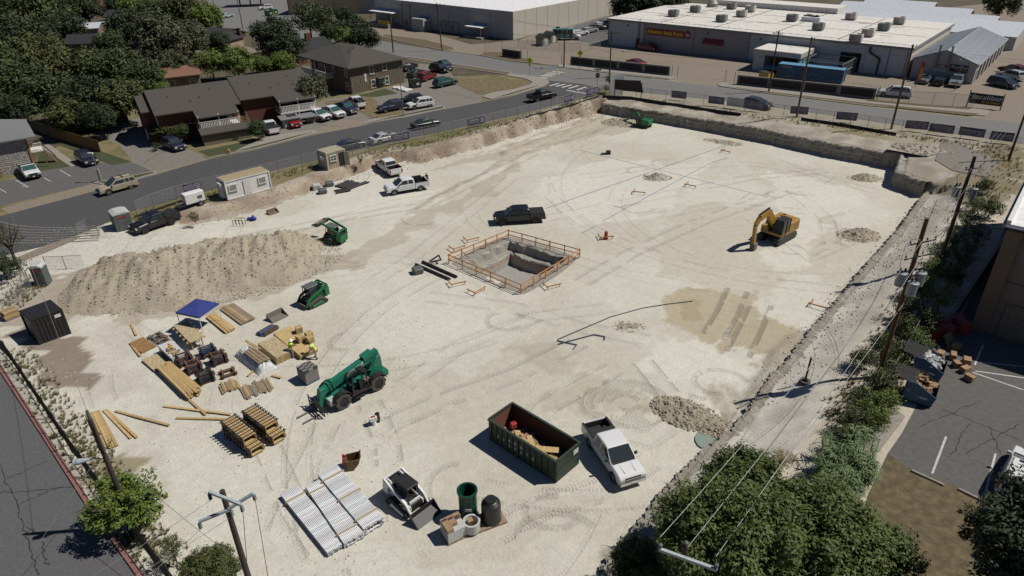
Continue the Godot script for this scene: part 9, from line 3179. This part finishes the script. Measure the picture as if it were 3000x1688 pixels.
func build_details():
	var tp := thing("tyre_post", "brown post standing in an old tyre on the right bank", "post", on_site(V(22.72,1.15,-42.65)))
	beam("post", V(0,0,0), V(0.05,2.4,0),0.11,0.11, M.pole_wood, tp)
	var ty := MB.new()
	ty.lathe(Vector3.ZERO, [Vector2(0.22,0.02), Vector2(0.42,0), Vector2(0.46,0.12), Vector2(0.42,0.24), Vector2(0.22,0.22)],20)
	part("tyre", ty, M.rubber_dusty, tp)
	var hz := [V(3.99,0,-50.83), V(6.18,0,-52.4), V(9.27,0,-54.56), V(12.42,0,-56.03), V(15.19,0,-56.78), V(17.62,0,-57.24)]
	var hb := MB.new()
	var hp := []
	for p in hz:
		hp.append(p - hz[0] + V(0,0.08,0))
	hb.tube(hp,0.035,6)
	one("flat_hose", hb, M.blue_steel, "long blue grey hose running to the damp sand", "hose", hz[0])
	for q in [[V(3.98,0,-50.66), V(5.65,0,-49.97), V(5.29,0,-49.3)], [V(4,0,-50.12), V(7.33,0,-51.57), V(8.27,0,-51.21), V(8.15,0,-50.67)]]:
		var sb := MB.new()
		var sp := []
		for p in q:
			sp.append(p - q[0] + V(0,0.07,0))
		sb.tube(sp,0.05,6)
		one("hose_end", sb, M.blue_steel, "short bent hose end beside the long hose", "hose", q[0],0, "short hose ends")
	var wp := MB.new()
	var pc: Vector3 = V(13.86,0,-37.5)
	for i in 14:
		var a := TAU * i / 14
		var c := TAU * (i + 1) / 14
		wp.tri(Vector3.ZERO, V(cos(c) * 0.8,0, sin(c) * 1.2 * (0.8 + 0.2 * sin(c * 3))), V(cos(a) * 0.8,0, sin(a) * 1.2 * (0.8 + 0.2 * sin(a * 3))))
	var pd := struct("puddle", wp, M.water)
	pd.position = pc + V(0,0.1,0)
	var ln := MB.new()
	for q in [[V(4.42,0,-80.98), V(34.71,0,-106.12)], [V(8.36,0,-73.47), V(10.2,0,-75.47)], [V(11.34,0,-76.96), V(29.76,0,-97.58)], [V(11.09,0,-104.57), V(33.82,0,-83.84)], [V(13.11,0,-81.68), V(14.61,0,-80.61)], [V(30.06,0,-83.27), V(31.96,0,-85.37)], [V(43.01,0,-88.25), V(46.02,0,-91.5)], [V(30.38,0,-98.02), V(32.93,0,-99.8)]]:
		var n := 12
		for i in n:
			var a: Vector3 = q[0].lerp(q[1], float(i) / n)
			var c: Vector3 = q[0].lerp(q[1], float(i + 1) / n)
			var s := V(-(c - a).z,0, (c - a).x).normalized() * 0.04
			var ya := on_site(a) + V(0,0.05,0)
			var yc := on_site(c) + V(0,0.05,0)
			ln.quad(ya - s, ya + s, yc + s, yc - s)
	struct("layout_line", ln, mat("chalk_blue", Color(0.2,0.25,0.36),0.9))
	for q in [[V(-10.39,0,-65.74), V(-6.44,0,-62.23)], [V(-9.72,0,-66.36), V(-5.76,0,-62.73)]]:
		var pb := MB.new()
		pb.cyl(V(0,0.16,0), q[1] - q[0] + V(0,0.16,0),0.15,0.15,12)
		one("black_pipe", pb, M.black_metal, "long black pipe lying beside the guard rail", "pipe", q[0],0, "long black pipes by the hole")
	var fp := MB.new()
	fp.tube([V(0,0.15,0), V(1.0,0.6,-0.6), V(1.3,0.5,0.3), V(0.2,0.15,0.2)],0.09,6)
	one("pipe_fitting", fp, M.black_metal, "bent black pipe fitting above the long black pipes", "pipe", V(-8.97,0,-66.34))
	for q in [[V(-22.47,0,-90.15),0.969,14,2.6, "flat layer of black pipes beside the dug bank"], [V(-22.91,0,-87.97),0.443,6,2.0, "tangled heap of black pipes by wrapped fittings"], [V(-20.57,0,-90.75),0.822,4,1.4, "small bundle of black pipes next to the flat layer"]]:
		var o := thing("black_pipe_pile", q[4], "pipes", q[0], q[1])
		for k in q[2]:
			var c := MB.new()
			c.cyl(V(-q[3] / 2,0.12 + (k % 2) * 0.1,0), V(q[3] / 2,0.12 + (k % 2) * 0.1,0),0.1,0.1,8)
			var pi := part("pipe", c, M.black_metal, o)
			pi.position = V(rnd(-0.15,0.15),0, (k - q[2] / 2.0) * 0.21)
			pi.rotation.y = rnd(-0.06,0.06)
	for q in [[V(-26.76,0,-89.01), "wrapped pallet of fittings left of the black pipes"], [V(-25.57,0,-87.56), "low wrapped pallet in front of the black pipes"], [V(-25.25,0,-90.26), "dark wrapped bundle behind the black pipes"], [V(-9.97,0,-64), "grey wrapped pallet beside the long black pipes"]]:
		var pb := MB.new()
		pb.cbox(V(0,0.4,0), V(1.1,0.8 if q[0].x < -26.5 else 0.55,1.0),0.12)
		one("wrapped_pallet", pb, M.wrap if q[1].begins_with("w") else M.plastic_grey, q[1], "pallet", q[0],0.4)
	var cf := thing("cage_frame", "small black wire cage frame on pale ground", "frame", V(-33.38,0,-77.17))
	for s in [-1,1]:
		for x in [-0.6,-0.2,0.2,0.6]:
			beam("bar", V(x,0, s * 0.4), V(x,0.8, s * 0.4),0.05,0.05, M.black_metal, cf)
		beam("rail", V(-0.6,0.8, s * 0.4), V(0.6,0.8, s * 0.4),0.05,0.05, M.black_metal, cf)
	var bl := MB.new()
	bl.cbox(V(0,0.2,0), V(1.1,0.3,0.4),0.05)
	bl.box(V(0.2,0.35,0), V(0.3,0.3,0.8), V(0,0.4,0))
	one("blue_attachment", bl, mat("royal_blue", Color(0.01,0.03,0.25),0.5), "small blue machine attachment near the cage frame", "attachment", V(-32.36,0,-78.69))
	var pl := MB.new()
	pl.cbox(V(0,0.3,0), V(0.7,0.6,0.5),0.05)
	pl.box(V(-0.7,0.15,0), V(0.8,0.06,0.5))
	one("plate_compactor", pl, M.black, "small black compactor on the pale floor at the far end", "compactor", V(15.22,0,-102.37))
	for q in [[V(4.36,2.2,-147.04),3.4, "lime crossing sign on the dry lawn corner"], [V(15.39,2.47,-152.85),3.4, "lime crossing sign in front of the low street wall"], [V(-76.87,1.32,-239.91),2.6, "lime crossing sign beside the green bins"]]:
		var s := sign_post("crossing_sign", q[2], q[0], q[1])
		pbox("diamond", V(0, q[1],0.05), V(0.95,0.95,0.03), M.sign_lime, s, V(0,0, PI / 4))
		pbox("walker_mark", V(0, q[1],0.08), V(0.14,0.5,0.02), M.black, s, V(0,0,0.15))
		pbox("plaque", V(0, q[1] - 0.85,0.05), V(0.5,0.35,0.03), M.sign_lime, s)
	var ss := sign_post("stop_sign", "red stop sign under green street name blades", V(17.09,2.36,-134.68),3.6)
	var oc := MB.new()
	oc.cyl(V(0,2.7,0.03), V(0,2.7,0.07),0.48,0.48,8)
	part("octagon", oc, M.sign_red, ss)
	text("STOP",0.34, M.white, ss, V(0,2.7,0.08))
	pbox("name_blade", V(0,3.75,0), V(1.3,0.25,0.03), M.sign_green, ss)
	pbox("name_blade", V(0,3.5,0), V(0.03,0.25,1.2), M.sign_green, ss)
	for q in [V(7.8,2.29,-149.71), V(11.7,2.36,-148.15), V(10.13,2.32,-147.43), V(13.89,2.49,-159.06), V(24.12,2.86,-180.18), V(4.43,2.46,-178.39)]:
		var c := MB.new()
		c.cyl(Vector3.ZERO, V(0,1.1,0),0.1,0.1,8)
		one("bollard", c, M.sign_yellow, "short yellow bollard by the road crossing or yard gate", "bollard", q,0, "yellow bollards")
	var hy := thing("fire_hydrant", "faded orange fire hydrant on the grass verge", "hydrant", V(-43.32,0.89,-102.24))
	var hm := MB.new()
	hm.lathe(Vector3.ZERO, [Vector2(0.2,0), Vector2(0.2,0.08), Vector2(0.13,0.1), Vector2(0.13,0.6), Vector2(0.18,0.62), Vector2(0.12,0.78), Vector2(0,0.84)],12)
	hm.cyl(V(-0.26,0.45,0), V(0.26,0.45,0),0.07,0.07,8)
	part("hydrant_body", hm, mat("hydrant_orange", Color(0.5,0.2,0.1),0.6), hy)
	for q in [[V(8.71,2.57,-182.13),-1.071, "grey garden shed with white door", "unit_metal"], [V(10.81,2.64,-185.51),-0.965, "tan garden shed with dark rounded roof", "wall_tan"]]:
		var s := thing("garden_shed", q[2], "shed", q[0], q[1])
		gable_walls(s,-1.6,1.6,1.1,0,-1.1,1.9,2.6,1.9, M[q[3]],0.0)
		gable_roof(s,-1.8,1.8,1.3,0,-1.3,1.85,2.7,1.85, M.shingle_dark,0.08)
		pbox("door", V(1.62,0.95,0), V(0.05,1.7,1.0), M.white_dull, s)
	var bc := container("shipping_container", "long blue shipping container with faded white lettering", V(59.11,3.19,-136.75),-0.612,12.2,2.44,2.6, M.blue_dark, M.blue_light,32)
	text("YT A TTT S",0.9, M.blue_light, bc, V(0.6,1.0,1.24), Vector3.ZERO, false)
	for k in 12:
		pbox("ring_mark", V(-3.6 + cos(k * TAU / 12) * 0.6,1.1 + sin(k * TAU / 12) * 0.6,1.25), V(0.3,0.12,0.02), M.blue_light, bc, V(0,0, k * TAU / 12 + PI / 2))
	for k in 8:
		pbox("code_mark", V(-5.2 + k * 0.25,2.2,1.25), V(0.16,0.16,0.02), M.white_dull, bc)
	for q in [[V(50.55,3.05,-137.14),-1.014, "yellow and black bin beside the blue container", "yellow"], [V(-82.96,1.31,-253.27),0.915, "first dark green bin by the cream building", "green_pipe"], [V(-82.05,1.35,-256.23),0.918, "second dark green bin, nearer the cream building", "green_pipe"], [V(-19.18,1.69,-141.48),0.535, "black bin with white notice beside dumped mattresses", "box_dark"]]:
		var o := thing("lot_bin", q[2], "skip bin", q[0], q[1])
		plate("shell", [Vector2(-1.0,0.1), Vector2(1.0,0.1), Vector2(1.15,1.5), Vector2(-1.15,1.7)],0.85,0.03,0, M[q[3]], o)
		pbox("lid", V(0,1.62,0), V(2.2,0.06,1.7), M.black if q[3] != "green_pipe" else M.green_pipe, o, V(0,0,-0.09))
		pbox("notice", V(0.3,0.8,0.87), V(0.6,0.4,0.02), M.white_dull, o)
	for q in [[V(-21.51,1.63,-140.1),0.3], [V(-20.52,1.64,-138.84),0.9], [V(-22.62,1.62,-141.1),0.1]]:
		var m := MB.new()
		m.cbox(V(0,0.18,0), V(2.0,0.28,1.4),0.06)
		one("mattress", m, M.white_dull, "dumped pale mattress on the lot beside the black bin", "mattress", q[0], q[1], "dumped mattresses")
	var fg := sign_post("feather_flag", "red feather flag with yellow letters by the repair shop", V(75.26,3.47,-128.06),4.6)
	plate("cloth", [Vector2(0.05,0.9), Vector2(0.75,1.1), Vector2(0.8,3.9), Vector2(0.5,4.6), Vector2(0.05,4.6)],0.01,0.002,0, M.red, fg)
	text("STRUTS",0.62, M.sign_yellow, fg, V(0.42,2.5,0.02), V(0,0, PI / 2))
	var xs := thing("shop_sign", "black shop sign with pale lettering between two posts at the kerb", "sign", V(78.73,3.42,-113.03),-0.641)
	pbox("board", V(0,1.5,0), V(4.6,1.7,0.1), M.black, xs)
	text("Excalibur",0.95, M.white_dull, xs, V(0.1,1.75,0.06))
	text("AUTO REPAIR",0.4, M.gold, xs, V(0.8,1.02,0.06))
	pbox("crest", V(-1.45,1.7,0.06), V(0.4,0.6,0.02), M.gold, xs)
	for s in [-2.4,2.4]:
		pbox("post", V(s,1.3,0), V(0.16,2.8,0.16), M.pole_dark, xs)
	var ca := thing("station_canopy", "dark filling station canopy posts at the top edge", "canopy", V(-98.34,1.22,-281.1))
	pbox("canopy_roof", V(0,5.2,-2), V(14,0.8,8), M.red, ca)
	for x in [-4.0,0.0,4.0]:
		pbox("post", V(x,2.5,0), V(0.4,5.0,0.4), M.black_metal, ca)
